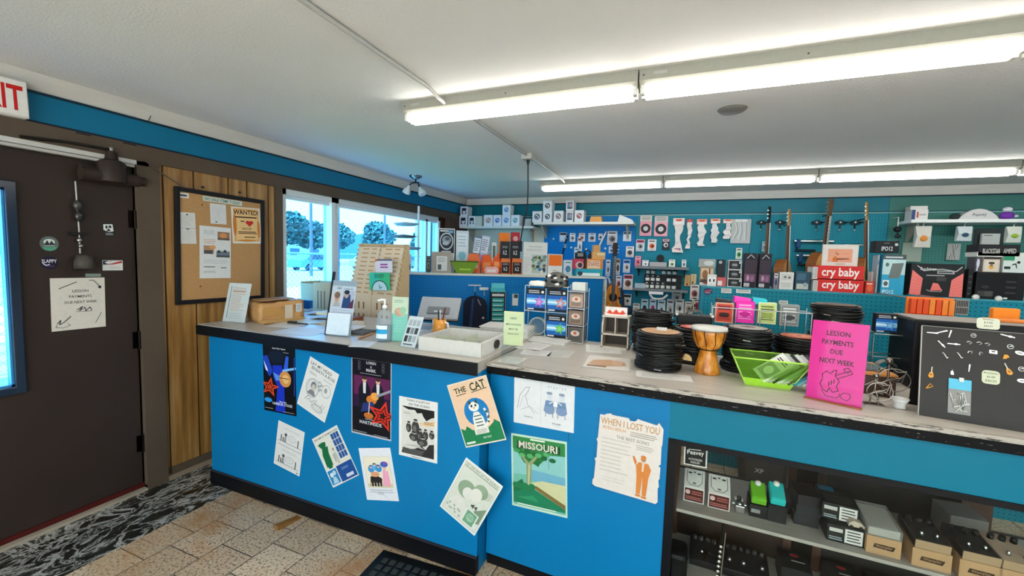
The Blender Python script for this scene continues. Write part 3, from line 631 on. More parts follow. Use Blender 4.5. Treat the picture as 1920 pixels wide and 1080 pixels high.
def d8(a):
    a.rect(.02, .02, .98, .98, '#e3bfa0'); a.poly([(.02, .02), (.98, .02), (.98, .28), (.86, .34), (.84, .30), (.70, .24), (.3, .24), (.18, .32), (.12, .26), (.02, .30)], '#1d7a4d')
    a.text('*THE', .28, .875, .085, '#1f3d2a', wmax=.30, rot=2); a.text('*CAT', .72, .885, .13, '#1f3d2a', wmax=.38, rot=3); a.line([(.16, .80), (.40, .81)], .016, '#1f3d2a'); a.line([(.54, .80), (.92, .82)], .016, '#1f3d2a')
    a.circ(.52, .50, .30, '#1878b6')
    # a plain sitting cat
    a.poly([(.36, .20), (.66, .20), (.64, .40), (.56, .50), (.44, .50), (.38, .40)], '#e4e2da'); a.ell(.49, .585, .125, .075, '#e4e2da'); a.poly([(.38, .62), (.40, .70), (.46, .65)], '#3b4a46'); a.poly([(.53, .65), (.60, .70), (.60, .61)], '#3b4a46'); a.ell(.44, .60, .025, .02, '#26302e'); a.ell(.54, .60, .025, .02, '#26302e'); a.ell(.49, .565, .018, .009, '#7d4a3a')
    for k in range(4): a.rect(.42, .28+k*.05, .60, .297+k*.05, '#55625e')
    a.line([(.64, .26), (.74, .32), (.76, .46), (.72, .52)], .05, '#e4e2da'); a.line([(.745, .38), (.775, .40)], .05, '#55625e'); a.line([(.74, .48), (.77, .47)], .05, '#55625e')
    a.rect(.34, .16, .68, .245, '#dcd9cf'); a.rows(.38, .17, .64, .235, 3, '#88908a'); a.rect(.06, .045, .28, .075, '#d5dcd3'); a.text('FOX TROT', .6, .10, .03, '#cfe0d2', wmax=.2)
poster('peach and green poster of a cat on a blue disc below the counter joint', ((838, 722), (912, 703), (949, 824), (874, 840)), '#dcd3c2', d8)
def d9(a):
    a.rect(.03, .03, .97, .97, '#c9ccbd'); a.rect(.05, .05, .95, .95, '#d3d5c8'); a.text("LET THE REST OF THE WORLD", .5, .93, .035, '#70786a', wmax=.86); a.rect(.06, .885, .94, .90, '#8a9382')
    a.ell(.36, .56, .22, .15, '#8fa389'); a.ell(.42, .52, .13, .10, '#dcdad0'); a.ell(.66, .68, .17, .12, '#93a88c'); a.ell(.60, .58, .14, .12, '#dedcd2'); a.poly([(.5, .3), (.86, .3), (.95, .5), (.95, .05), (.5, .05)], '#dcdad2'); a.poly([(.72, .34), (.95, .5), (.95, .2), (.84, .16)], '#7f9279'); a.poly([(.10, .06), (.55, .06), (.5, .34), (.3, .42), (.14, .3)], '#dad8ce')
    a.poly([(.60, .40), (.68, .44), (.68, .36), (.60, .385)], '#4e564c'); a.poly([(.68, .40), (.76, .44), (.76, .36)], '#4e564c')
    for k in range(10): a.ell(.12+.04*k, .12+.05*math.sin(k*1.9)+.03, .03, .02, '#a9b39f')
    a.rows(.74, .62, .93, .76, 5, '#8d967f', .25); a.rect(.56, .07, .88, .32, '#e4e3da'); a.rect(.59, .085, .85, .305, '#6fa283'); a.ell(.72, .2, .09, .07, '#a4c2a6'); a.rows(.65, .18, .79, .24, 2, '#5c8d6f')
poster('pale green romantic song sheet of a couple, tilted like a diamond', ((875, 858), (942, 911), (891, 1006), (824, 948)), '#e3e5e2', d9)
def onC12(px, py): return onC2(px, py)
def d10(a):
    a.rect(.455, .02, .46, .98, '#b9b8ba'); a.line([(.06, .32), (.10, .60), (.20, .78), (.27, .80), (.2, .6), (.24, .42), (.36, .26)], .008, '#8b8d93'); a.line([(.1, .34), (.16, .58), (.26, .72)], .006, '#9fa1a6'); a.line([(.12, .3), (.28, .4), (.42, .26)], .006, '#9fa1a6'); a.text('THE MUSIC', .25, .17, .03, '#6d6e73', wmax=.2)
    for u, c in ((.60, 1), (.80, -1)): a.ell(u, .66, .045, .065, '#c9ced6'); a.ell(u, .73, .05, .03, '#8794ab'); a.poly([(u-.09, .36), (u+.09, .36), (u+.06, .58), (u-.06, .58)], '#6a87ad'); a.ell(u, .38, .09, .08, '#7892b5'); a.line([(u, .52), (.70, .60)], .02, '#c5cbd4'); a.line([(u-.05, .36), (u-.06, .24)], .012, '#8a8f99'); a.line([(u+.05, .36), (u+.06, .24)], .012, '#8a8f99')
    a.poly([(.70, .62), (.74, .48), (.66, .48)], '#e6e6e6'); a.line([(.66, .3), (.70, .47), (.75, .3)], .008, '#8a8f99')
    for k in range(7): a.line([(.58+k*.045, .84+.02*math.sin(k*2)), (.59+k*.045, .88)], .008, '#8a8f99')
    a.text('THE LIKES', .72, .12, .03, '#6d6e73', wmax=.2)
poster('white two page drawing of a face and a seated couple toasting', ((965, 705), (1080, 718), (1074, 813), (963, 790)), '#d9dadd', d10, onC12)
def d11(a):
    a.rect(.03, .03, .97, .97, '#6fb3a0'); a.poly([(.03, .45), (.97, .52), (.97, .93), (.03, .93)], '#86c0bb'); a.poly([(.35, .55), (.97, .52), (.97, .42), (.3, .40)], '#6aa7bd'); a.poly([(.03, .97), (.97, .97), (.97, .80), (.7, .78), (.5, .62), (.3, .64), (.1, .76), (.03, .80)], '#2f7f43'); a.poly([(.10, .78), (.35, .88), (.56, .70), (.5, .60), (.34, .66), (.24, .62)], '#276f3a')
    for k in range(14): a.ell(.10+.05*k, .78+.06*math.sin(k*2.3), .06, .03, ('#3c9150', '#1f6335', '#58a866')[k % 3])
    a.poly([(.28, .34), (.36, .32), (.38, .62), (.48, .72), (.44, .74), (.33, .64), (.22, .72), (.20, .70), (.28, .60)], '#8d9a6a'); a.poly([(.30, .34), (.33, .34), (.35, .60), (.32, .62)], '#b7bd92')
    a.poly([(.03, .06), (.97, .06), (.97, .12), (.40, .30), (.03, .34)], '#1f7a55'); a.poly([(.40, .30), (.97, .10), (.97, .42), (.55, .42), (.34, .36)], '#c8c79a'); a.poly([(.36, .32), (.97, .10), (.97, .16), (.46, .34)], '#7d6a3c'); a.poly([(.03, .30), (.20, .40), (.26, .28), (.12, .22), (.03, .2)], '#1f6b44'); a.poly([(.1, .14), (.5, .12), (.4, .2)], '#2f8f62')
    for k in range(6): a.ell(.08+.06*k, .30+.03*math.sin(k*3), .06, .04, '#24774a')
    a.rect(.68, .60, .69, .80, '#5c8f9c'); a.rect(.36, .945, .62, .965, '#e3ead9')
    a.text('*MISSOURI', .5, .865, .105, '#16382a', wmax=.95); a.text('*MISSOURI', .49, .87, .095, '#d8d3c2', wmax=.91); a.rows(.10, .045, .84, .065, 1, '#dfe6d3', .7)
poster('green landscape poster of a tree by water with a big white state title', ((961, 812), (1065, 829), (1062, 971), (958, 946)), '#bcd8c4', d11, onC12)
def d12(a):
    a.text('WHEN I LOST YOU', .5, .895, .085, '#b98a55', wmax=.9); a.text('IRVING BERLIN', .27, .815, .04, '#c78a45', wmax=.36); a.rows(.52, .76, .92, .83, 3, '#9a8f86', .4); a.text('THE BEST SONG', .56, .72, .04, '#8d8680', wmax=.5); a.rows(.62, .61, .88, .68, 3, '#a79d95', .35)
    a.rows(.08, .24, .55, .70, 9, '#b3ada9', .16); a.rows(.12, .12, .5, .2, 2, '#c2bdb9', .16)
    c = '#cf7f3e'; a.ell(.745, .515, .04, .035, '#b9825a'); a.ell(.745, .54, .042, .022, c); a.poly([(.66, .30), (.84, .30), (.87, .40), (.82, .47), (.68, .47), (.64, .42)], c); a.poly([(.64, .42), (.61, .45), (.58, .53), (.61, .53), (.65, .47)], c); a.poly([(.67, .07), (.73, .07), (.75, .30), (.66, .30)], c); a.poly([(.76, .06), (.82, .06), (.84, .31), (.75, .30)], c); a.poly([(.735, .36), (.755, .36), (.765, .47), (.73, .47)], '#e0cdbd'); a.ell(.70, .05, .045, .015, c); a.ell(.79, .04, .045, .015, c)
def torn(label, c, plane):
    m, w, h = quad(plane, *c); R = random.Random(5); pts = []
    e = [(0.03, .02), (.97, .0), (1, .03), (.985, .2), (1.0, .22), (.985, .30), (1.0, .32), (1, .46), (.965, .475), (1, .5), (.99, .72), (1, .74), (1, .93), (.93, 1.0), (.90, .965), (.66, .99), (.62, 1.0), (.58, .96), (.50, .955), (.48, .985), (.22, .985), (.20, 1.0), (.13, .985), (.10, .965), (.03, .965), (.02, .66), (0, .64), (.02, .6), (.02, .4), (-.01, .38), (.01, .34), (.0, .12), (-.02, .1), (-.02, .04)]
    mb = MB(); mb.prism([(u*w, v*h) for u, v in e], .0006, '#d8d0c9'); a = mb.art(Matrix.Translation((0, 0, .0006)), w, h); d12(a)
    return mb.build('poster', None, m @ Matrix.Translation((0, 0, .0012)), label, 'poster')
torn('old cream song sheet with ragged torn edges and an orange standing figure', ((1126, 772), (1250, 795), (1228, 945), (1109, 911)), onC2)
sheet('poster_sleeve', 'clear plastic sleeve around the torn cream song sheet', 'sleeve', quad(onC2, (1122, 764), (1256, 792), (1233, 950), (1106, 913)), 'clear_acrylic', None, th=.0004)

# ================================================================== ON THE DOOR AND DOOR WALL
def onD(px, py): return onX(px, py, X1)
def onL(px, py): return onX(px, py, .015)
def dsign(a):
    a.text('LESSON', .53, .745, .05, '#222226', wmax=.30); a.text('PAYMENTS', .53, .64, .05, '#222226', wmax=.42); a.text('DUE NEXT WEEK', .54, .53, .05, '#222226', wmax=.60)
    a.line([(.15, .80), (.46, .92)], .018, '#33353a'); a.line([(.70, .95), (.78, .95), (.92, .80)], .014, '#33353a'); a.ell(.90, .81, .03, .03, '#33353a'); a.line([(.80, .10), (.92, .30)], .012, '#33353a')
    a.line([(.46, .38), (.56, .44), (.50, .36), (.60, .42), (.62, .35), (.70, .42), (.73, .36)], .018, '#26272c'); a.line([(.44, .345), (.74, .34)], .01, '#26272c')
    a.line([(.1, .14), (.16, .2), (.14, .12), (.22, .16), (.34, .26)], .02, '#3c3e44'); a.line([(.1, .12), (.07, .07), (.2, .05), (.33, .09), (.28, .13)], .01, '#3c3e44')
sheet('door_notice', 'off white lesson payments notice taped to the brown door', 'notice', quad(onD, (93, 522), (196, 520), (198, 612), (97, 622)), '#d6cfc4', dsign)
sheet('tape_strip', 'strip of dull tape above the notice on the door', 'tape', quad(onD, (160, 513), (189, 513), (189, 519), (160, 519)), '#7d8a84')
def oval(name, label, c, bg, draw):
    m, w, h = quad(onD, *c); mb = MB(); mb.prism([(w/2+w/2*math.cos(2*math.pi*i/24), h/2+h/2*math.sin(2*math.pi*i/24)) for i in range(24)], .0012, bg); draw(mb.art(Matrix.Translation((0, 0, .0012)), w, h))
    return mb.build(name, None, m @ Matrix.Translation((0, 0, .0003)), label, 'sticker')
def o1(a): a.ell(.5, .62, .3, .2, '#c9cfca'); a.poly([(.2, .4), (.4, .75), (.5, .5), (.62, .72), (.8, .4)], '#2b3436'); a.poly([(.1, .28), (.9, .28), (.8, .12), (.5, .02), (.2, .12)], '#4f9a77'); a.rows(.2, .33, .8, .42, 1, '#e0e4e0')
oval('door_sticker', 'round green and grey landscape sticker on the door', ((74, 443), (110, 443), (110, 471), (74, 471)), '#5d6664', o1)
def o2(a): a.text('SLAPPY', .5, .62, .26, '#e8e6ee', wmax=.84); a.line([(.15, .45), (.3, .3), (.5, .36)], .06, '#e8e6ee'); a.rows(.32, .2, .82, .28, 1, '#8f5aa8')
oval('door_sticker', 'dark oval sticker with white lettering on the door', ((75, 480), (109, 480), (109, 505), (75, 505)), '#1e1a2e', o2)
def o3(a): a.poly([(.1, .9), (.9, .9), (.92, .4), (.5, .34), (.06, .5)], '#dfe3df'); a.ell(.35, .7, .1, .12, '#2a2d2c'); a.ell(.65, .72, .14, .1, '#2a2d2c'); a.poly([(.3, .4), (.5, .62), (.7, .4)], '#2a2d2c'); a.rows(.2, .1, .85, .3, 2, '#b9bdb9')
sheet('door_sticker', 'small black and white picture sticker high on the door', 'sticker', quad(onD, (193, 418), (214, 418), (214, 444), (192, 444)), '#25282a', o3)
def o4(a): a.rect(.02, .58, .42, .95, '#2a2c58'); a.poly([(.3, .6), (.95, .95), (.98, .75), (.5, .58)], '#b8343c'); a.poly([(.1, .8), (.35, .95), (.5, .7), (.25, .62)], '#e8e6e2'); a.rows(.35, .15, .9, .4, 2, '#a9aaae', .3)
sheet('door_sticker', 'white sticker with red and blue stripes on the door', 'sticker', quad(onD, (192, 488), (230, 488), (230, 507), (192, 507)), '#dcdad6', o4)
# door closer
p = onD(190, 325)
r = root('door_closer', 'bulky dark cast iron door closer at the top of the door', 'door closer', T(X1, p.y, p.z))
b = MB(); b.tube([(.055, -.11, -.02), (.055, .14, -.02)], .035, 'door_brown', 12); b.lathe([(.0, -.05), (.062, -.05), (.062, .055), (.045, .07), (.03, .075), (.022, .12), (0, .125)], 'door_brown', 18, T(.06, .02, 0)); b.box(0, -.10, -.055, .03, .12, .03, 'door_brown'); b.build('body', r, bevel=.004)
MB().tube([(.055, .135, -.02), (.055, .175, -.02)], .024, 'door_brown', 10).build('end_cap', r)
MB().tube([(.06, .02, .115), (.06, .02, .14)], .012, '#8c8a86/m', 8).build('spindle', r)
a = MB(); a.tube([(.06, .02, .128), (.075, -.16, .122), (.045, -.32, .11)], .008, '#3b3734/m', 6); a.tube([(.045, -.32, .11), (.03, -.12, .122)], .007, '#3b3734/m', 6); a.build('arm', r)
# aluminium header strips above the door
mb = MB(); mb.box(-.03, DY0, DZ, .034, DY1-.012, DZ+.014, '#b9b6b0'); mb.box(.0, DY0, DZ+.018, .03, DY1+.06, DZ+.042, '#c9c6c0'); mb.build('trim_14', kind='structure', label='pale metal weather strip above the door')
# hanging chimes
p = onD(139, 340)
r = root('door_chime', 'dark bell and ornaments hanging on a cord on the door', 'chime', T(X1+.012, p.y, p.z))
def dz(py): return onD(139, py).z - p.z
MB().tube([(0, 0, 0), (0, .002, dz(378)), (0, .006, dz(430)), (0, .006, dz(475))], .0035, '#c9c5bd', 6).build('cord', r)
o = MB(); o.ball((.012, .0, dz(385)), (.02, .022, .028), '#3a3735/g', 10); o.ball((.012, .003, dz(405)), (.018, .02, .03), '#2d2b2a/g', 10); o.ball((.012, .003, dz(378)), .010, '#8d8a85/m', 8); o.build('ornament', r)
o = MB(); o.box(-.002, -.035, dz(438)-.006, .02, .035, dz(438)+.008, '#1f1d1c'); o.ball((.014, .0, dz(450)), .013, '#b5b2ac/m', 8); o.ball((.014, .004, dz(461)), .012, '#9d9a95/m', 8); o.build('crossbar', r)
o = MB(); o.lathe([(.0, dz(478)), (.03, dz(478)), (.04, dz(490)), (.042, dz(503)), (.0, dz(503))], '#4b4540', 14, T(.034, .008, 0)); o.build('bell', r)
# exit sign
def dexit(a): a.text('*EXIT', .5, .5, .66, '#c8201c', wmax=.84); a.line([(.015, .03), (.985, .03), (.985, .97), (.015, .97)], .012, '#b7a9a0', True)
q = quad(lambda u, v: onX(u, v, .075), (-78, 121), (52, 154), (54, 223), (-75, 197))
m, w, h = q; r = root('exit_sign', 'white exit sign with red letters over the door', 'sign', m)
mb = MB(); mb.box(0, 0, -.05, w, h, 0, '#e6e2da'); mb.build('housing', r, bevel=.004); mb = MB(); mb.box(.004, .004, 0, w-.004, h-.004, .002, '#e6e2da'); dexit(mb.art(Matrix.Translation((0, 0, .002)), w, h)); mb.build('lettered_face', r)
# loose cord from header to corkboard
a_, b_ = onX(272, 301, .04), onX(345, 352, .035)
MB().tube([a_, (a_+b_)/2 + Vector((0, 0, -.006)), b_], .004, '#5b5046', 6).build('slanting_string', None, None, 'thin string slanting from the header board to the corkboard', 'string')
# corkboard
m, w, h = quad(lambda u, v: onX(u, v, .016), (322, 351), (493, 374), (493, 562), (330, 569))
cb = root('corkboard', 'large cork pin board in a black frame on the panelled wall', 'pin board', m)
t = .028
MB().box(t*.6, t*.6, 0, w-t*.6, h-t*.6, .012, 'cork').build('cork_face', cb)
mb = MB()
for a in ((0, 0, t, h), (w-t, 0, w, h), (t, 0, w-t, t), (t, h-t, w-t, h)): mb.box(a[0], a[1], 0, a[2], a[3], .022, '#17161a')
mb.build('frame', cb, bevel=.003)
def onCB(px, py): return onX(px, py, .0292)
def pinned(label, c, bg, draw, name='pinned_note', cat='note'): return sheet(name, label, cat, quad(onCB, *c), bg, draw)
pinned('tiny white label in the upper corner of the corkboard', ((333, 360), (354, 363), (354, 372), (333, 370)), '#e0dedb', lambda a: a.text('SAT-YE', .5, .55, .35, '#333', wmax=.7) if False else a.rows(.15, .3, .85, .7, 1, '#3c3c40', .8))
pinned('green lettered banner strip along the top of the corkboard', ((381, 367), (454, 378), (453, 386), (380, 376)), '#d3dcd3', lambda a: a.text('NO SALE ITEMS TODAY', .5, .5, .6, '#1d4a34', wmax=.92), 'pinned_banner', 'banner')
pinned('blank small white slip under the green banner', ((394, 381), (424, 384), (424, 421), (394, 419)), '#dcdcda', lambda a: (a.rows(.12, .2, .85, .85, 9, '#c3c3c2', .2), a.ell(.35, .1, .06, .03, '#2a2a2a')))
pinned('pair of white receipts pinned at the left edge of the corkboard', ((336, 397), (367, 400), (367, 457), (335, 457)), '#dad8d4', lambda a: (a.rect(0, .49, 1, .505, '#a9a7a3'), a.rows(.12, .56, .88, .9, 8, '#bfbdb9', .25), a.rows(.12, .1, .8, .42, 6, '#c5c3bf', .25), a.ell(.5, .93, .07, .02, '#222'), a.ell(.5, .47, .12, .015, '#333')))
def dfl(a):
    a.rows(.12, .84, .48, .93, 4, '#a9acb2', .3); a.rect(.56, .75, .96, .91, '#9c7a62'); a.ell(.75, .84, .12, .05, '#d9925a'); a.rect(.56, .75, .96, .79, '#6d5a50'); a.rows(.12, .66, .5, .76, 3, '#d39a7c', .3); a.rect(.12, .47, .44, .63, '#b08a6c'); a.rect(.14, .47, .4, .54, '#55535a'); a.ell(.4, .6, .1, .04, '#e0a060'); a.rect(.52, .41, .96, .53, '#6f7b88'); a.rect(.52, .41, .96, .45, '#4b4f55'); a.ell(.6, .52, .05, .03, '#3d4045'); a.ell(.8, .53, .05, .03, '#3d4045'); a.rows(.12, .28, .92, .37, 3, '#b3b6b8', .25); a.rows(.12, .2, .5, .24, 1, '#6c7075', .4); a.rows(.66, .19, .86, .22, 1, '#5c6065', .5); a.rows(.12, .1, .5, .15, 2, '#9db59f', .4)
pinned('long white flyer with small photos in the middle of the corkboard', ((371, 422), (431, 428), (434, 521), (377, 522)), '#dfe0df', dfl, 'flyer', 'flyer')
def dwt(a):
    a.rect(.07, .06, .93, .96, '#e8a95a'); a.rect(.12, .10, .88, .92, '#ecc388'); a.ell(.1, .5, .06, .3, '#cf7f32'); a.ell(.92, .4, .05, .25, '#cf7f32'); a.ell(.5, .08, .3, .03, '#d28a3c')
    a.text('*WANTED!', .5, .86, .13, '#3a1f12', wmax=.86); a.rows(.12, .70, .9, .75, 1, '#4a2a18', .7); a.rect(.3, .60, .42, .63, '#4a2a18'); a.ell(.54, .585, .075, .05, '#c9302a'); a.ell(.66, .585, .075, .05, '#c9302a'); a.poly([(.475, .57), (.725, .57), (.6, .47)], '#c9302a'); a.text('DECOR', .5, .41, .06, '#4a2a18', wmax=.44); a.rows(.2, .26, .85, .34, 2, '#5a331c', .55); a.rows(.4, .15, .8, .2, 1, '#5a331c', .5)
pinned('orange wanted flyer with a red heart at the right of the corkboard', ((433, 387), (486, 391), (491, 457), (436, 456)), '#e3ddd2', dwt, 'flyer', 'flyer')
for i, (px, py) in enumerate(((379, 384), (376, 537), (451, 395))):
    p = onX(px, py, .030); MB().ball((0, 0, 0), (.004, .005, .005), '#4b3a2c', 6).build('push_pin', None, Matrix.Translation(p), 'lone brown push pin stuck in the bare cork', 'pin', 'push pins in the corkboard')
for i, (px, py, l) in enumerate(((380, 351, 'small dark hook over the corkboard, on the third plank'), (449, 361, 'small dark hook over the corkboard, near the window side'))):
    p = onX(px, py, .018); MB().box(-.003, -.007, -.007, .006, .007, .007, '#3c3732').build('wall_hook', None, Matrix.Translation(p), l, 'hook')
# ================================================================== THINGS ON THE LEFT COUNTER
# desk behind the counter by the window
dk = root('work_desk', 'plain desk under the window behind the counter', 'desk', T(.06, 2.52, 0))
MB().box(0, 0, .86, 1.15, .62, .90, 'laminate_top').build('desktop', dk)
for x in (.02, 1.09):
    for y in (.03, .55): MB().box(x, y, 0, x+.04, y+.04, .86, '#6b6862').build('leg', dk)
def lean(x, y, z, rz, tilt): return T(x, y, z, rz) @ Matrix.Rotation(tilt, 4, 'X')
def acrylic_stand(label, bl, br, top, z, sheetcol, draw, tilt=-.18, depth=.07, name='sign_holder', cat='sign holder', border=None, group=None):
    """slanted clear sign holder: bl, br bottom corners on the counter, top = height of the sheet"""
    a, b = onZ(*bl, z), onZ(*br, z); w = (b-a).length; rz = math.atan2(b.y-a.y, b.x-a.x); h = top
    r = root(name, label, cat, T(a.x, a.y, z, rz), group)
    F = Matrix.Rotation(math.pi/2+tilt, 4, 'X') @ Matrix.Translation((0, .002, -.004))     # local x right, y up the slope, z towards the viewer
    MB().box(0, 0, 0, w, h, .0012, sheetcol).build('card', r, F)
    if draw: mb = MB(); draw(mb.art(Matrix.Translation((0, 0, .0013)), w, h)); mb.build('card_print', r, F)
    mb = MB(); mb.box(-.003, -.002, .0022, w+.003, h+.003, .004, 'clear_acrylic'); mb.build('front_pane', r, F)
    mb = MB(); mb.box(-.003, 0, 0, w+.003, depth, .003, 'clear_acrylic'); mb.build('foot', r)
    return r, w, h, F
def a1(a):
    a.rect(.13, .1, .16, .92, '#7d7f86'); a.rect(.22, .78, .82, .80, '#c68c6e')
    a.rows(.22, .28, .84, .90, 12, '#c9a48f', .3); a.rows(.22, .08, .8, .24, 4, '#a9aaad', .25); a.rect(.05, .255, .95, .26, '#b7b6b4')
acrylic_stand('leaning white price list in a clear holder at the wall end of the counter', (416, 603), (458, 606), .256, ZL, '#dcd9d6', a1, -.24, .06, 'price_list', 'sign')
# parcel
p0, p1 = onZ(487, 607, ZL), onZ(570, 599, ZL)
rz = math.atan2(p1.y-p0.y, p1.x-p0.x)
r = root('wrapped_parcel', 'brown paper parcel crudely wrapped in tape on the counter', 'parcel', T(p0.x, p0.y, ZL, rz))
W_ = (p1-p0).length
mb = MB(); nx, ny, nz = 10, 5, 5; R = random.Random(4)
def jit(x, y, z): return (x+R.uniform(-.006, .006), y+R.uniform(-.006, .006), max(0, z+(R.uniform(-.006, .006) if z > 0 else 0)))
V = {}; vs = []; fs = []
def gv(i, j, k):
    if (i, j, k) not in V: V[(i, j, k)] = len(vs); vs.append(jit(W_*i/nx, .17*j/ny, .125*k/nz + (.012*i/nx if k == nz else 0)))
    return V[(i, j, k)]
for i in range(nx):
    for j in range(ny): fs.append((gv(i, j, 0), gv(i, j+1, 0), gv(i+1, j+1, 0), gv(i+1, j, 0))); fs.append((gv(i, j, nz), gv(i+1, j, nz), gv(i+1, j+1, nz), gv(i, j+1, nz)))
for i in range(nx):
    for k in range(nz): fs.append((gv(i, 0, k), gv(i+1, 0, k), gv(i+1, 0, k+1), gv(i, 0, k+1))); fs.append((gv(i, ny, k), gv(i, ny, k+1), gv(i+1, ny, k+1), gv(i+1, ny, k)))
for j in range(ny):
    for k in range(nz): fs.append((gv(0, j, k), gv(0, j, k+1), gv(0, j+1, k+1), gv(0, j+1, k))); fs.append((gv(nx, j, k), gv(nx, j+1, k), gv(nx, j+1, k+1), gv(nx, j, k+1)))
mb.add(vs, fs, 'kraft', True); mb.build('wrapping', r, bevel=0)
mb = MB(); mb.box(W_*.54, -.009, .02, W_*.72, -.006, .11, '#c9b8a2'); mb.build('paper_label', r)
mb = MB(); mb.box(W_*.80, -.010, .06, W_*.93, -.007, .115, '#d9dde0'); mb.art(FY(W_*.80, -.0101, .06), W_*.13, .055).rows(.1, .1, .9, .9, 4, '#7c8288', .4); mb.build('address_sticker', r)
mb = MB(); mb.box(.02, -.0085, .045, W_*.46, -.0065, .10, '#b98a4c/g'); mb.box(.0, -.01, .0, W_, -.004, .02, '#c39a62/g'); mb.build('packing_tape', r)
MB().box(W_*.05, .02, .14, W_*.8, .15, .146, '#a57b4c').build('top_flap', r, Matrix.Rotation(-.03, 4, 'Y'))
p = onZ(495, 610, ZL); q_ = onZ(515, 607, ZL)
MB().tube([(0, 0, .006), (q_.x-p.x, q_.y-p.y, .006)], .006, '#a87a4e', 6, r1=.004).build('torn_paper_strip', None, T(p.x, p.y, ZL), 'curled strip of torn brown paper lying in front of the parcel', 'paper')
# papers on the left counter
def paper(label, c, col, draw=None, z=ZL, th=.0008, name='loose_paper', cat='paper', group=None):
    return sheet(name, label, cat, quad(lambda u, v: onZ(u, v, z), *c), col, draw, group, th)
lines = lambda a: a.rows(.1, .1, .9, .9, 9, '#b5b6ba', .25)
paper('bluish white sheet lying before the blue sign holder on the counter', ((545, 614), (612, 617), (600, 634), (520, 622)), '#d4dde6', None)
paper('white paper with a dark clip beside the parcel', ((528, 601), (575, 604), (566, 617), (520, 612)), '#dcdad4', None, ZL+.001)
p = onZ(548, 607, ZL); MB().box(-.028, -.012, 0, .028, .012, .016, '#35312d').build('binder_clip', None, T(p.x, p.y, ZL+.002, .3), 'dark binder clip on the paper beside the parcel', 'clip', bevel=.004)
p = onZ(563, 609, ZL); MB().tube([(-.05, -.01, .006), (.05, .01, .006)], .0045, '#2a2c33/g', 6).build('pen', None, T(p.x, p.y, ZL+.002), 'dark pen lying beside the binder clip', 'pen')
for i, (bx, by, l, col, dz) in enumerate(((590, 598, 'lowest sheet of the papers heap behind the parcel, greenish', '#cdd0bd', 0), (594, 590, 'middle sheet of the papers heap behind the parcel, pale blue', '#c9d6e4', .012), (600, 582, 'top sheet of the papers heap behind the parcel, grey', '#c2c6c9', .024), (590, 575, 'folded pale blue sheet farthest back behind the parcel', '#bcd0e6', .036))):
    p = onZ(bx, by+6, ZL); mb = MB(); n = 8
    v = []; f = []
    for ix in range(n+1):
        for iy in (0, 1): v.append((-.14+.28*ix/n, -.07+.14*iy, .004+.005*math.sin(ix*1.3+i)))
    f = [(2*k, 2*k+2, 2*k+3, 2*k+1) for k in range(n)]; b = len(v); v += [(x, y, z-.004) for x, y, z in v]; f += [tuple(b+j for j in g)[::-1] for g in f]
    for k in range(n): f += [(2*k, b+2*k, b+2*k+2, 2*k+2), (2*k+1, 2*k+3, b+2*k+3, b+2*k+1)]
    f += [(0, 1, b+1, b), (2*n, b+2*n, b+2*n+1, 2*n+1)]
    mb.add(v, f, col, False); mb.build('loose_paper', None, T(min(p.x, 1.1), min(p.y, 2.32), ZL+dz*.5, .2+.3*i), l, 'paper')
# blue note pad standing behind the papers and small dark card
q = quad(lambda u, v: onY(u, v, 2.44), (568, 560), (582, 560), (582, 580), (568, 580)); m, w, h = q
MB().box(0, 0, 0, w, .03, h, '#1768b8').build('blue_box', None, T(m.translation.x, 2.43, ZL), 'small blue box at the back of the counter behind the parcel', 'box')
m, w, h = quad(lambda u, v: onY(u, v, 2.46), (539, 548), (567, 548), (567, 562), (539, 562))
mb = MB(); mb.box(0, 0, 0, w, .02, .085, '#4b474a'); mb.art(FY(0, 0, 0), w, .085).rect(0, .8, 1, 1, '#d9d6d2').ell(.6, .35, .2, .2, '#d9cfc8'); mb.build('photo_card', None, T(m.translation.x, 2.44, ZL), 'small dark photo card with white top standing behind the parcel', 'card')
# sign holder with two portraits
def a2(a):
    a.rect(0, .9, 1, 1, '#9ea8b4'); a.text('A&E', .3, .86, .04, '#4a4d58'); a.rows(.5, .83, .9, .87, 1, '#8d93a3'); a.rect(.04, .52, .42, .80, '#d8c9c6'); a.ell(.25, .68, .10, .085, '#c99a8c'); a.ell(.25, .73, .12, .06, '#8a6a5c'); a.poly([(.1, .52), (.42, .52), (.36, .60), (.15, .60)], '#b9b0b4')
    a.rect(.48, .50, .96, .82, '#b9bccb'); a.poly([(.48, .5), (.86, .5), (.80, .74), (.62, .80), (.52, .70)], '#2b4a7c'); a.ell(.64, .74, .09, .06, '#c9a294'); a.ell(.64, .79, .11, .04, '#2a2f45'); a.poly([(.72, .5), (.96, .5), (.96, .68), (.85, .62)], '#5a3148')
    a.rows(.1, .32, .95, .48, 4, '#b3a9c2', .25); a.text('BEATE KERN', .5, .28, .045, '#555666', wmax=.74); a.rows(.1, .05, .9, .2, 3, '#a8acb8', .25)
r, w, h, F = acrylic_stand('clear holder with a notice of two portraits and a card pocket', (611, 628), (656, 632), .315, ZL, '#ccd2dc', a2, -.2, .10)
mb = MB(); mb.box(0, .002, .004, w, .115, .022, 'clear_acrylic'); mb.build('card_pocket', r, F)
mb = MB(); mb.box(.006, .004, .006, w-.006, .125, .016, '#dfe8f2'); mb.build('pocket_cards', r, F)
mb = MB(); mb.box(-.012, 0, -.012, -.002, h+.05, .002, '#22252d'); mb.build('dark_side_strip', r, F)
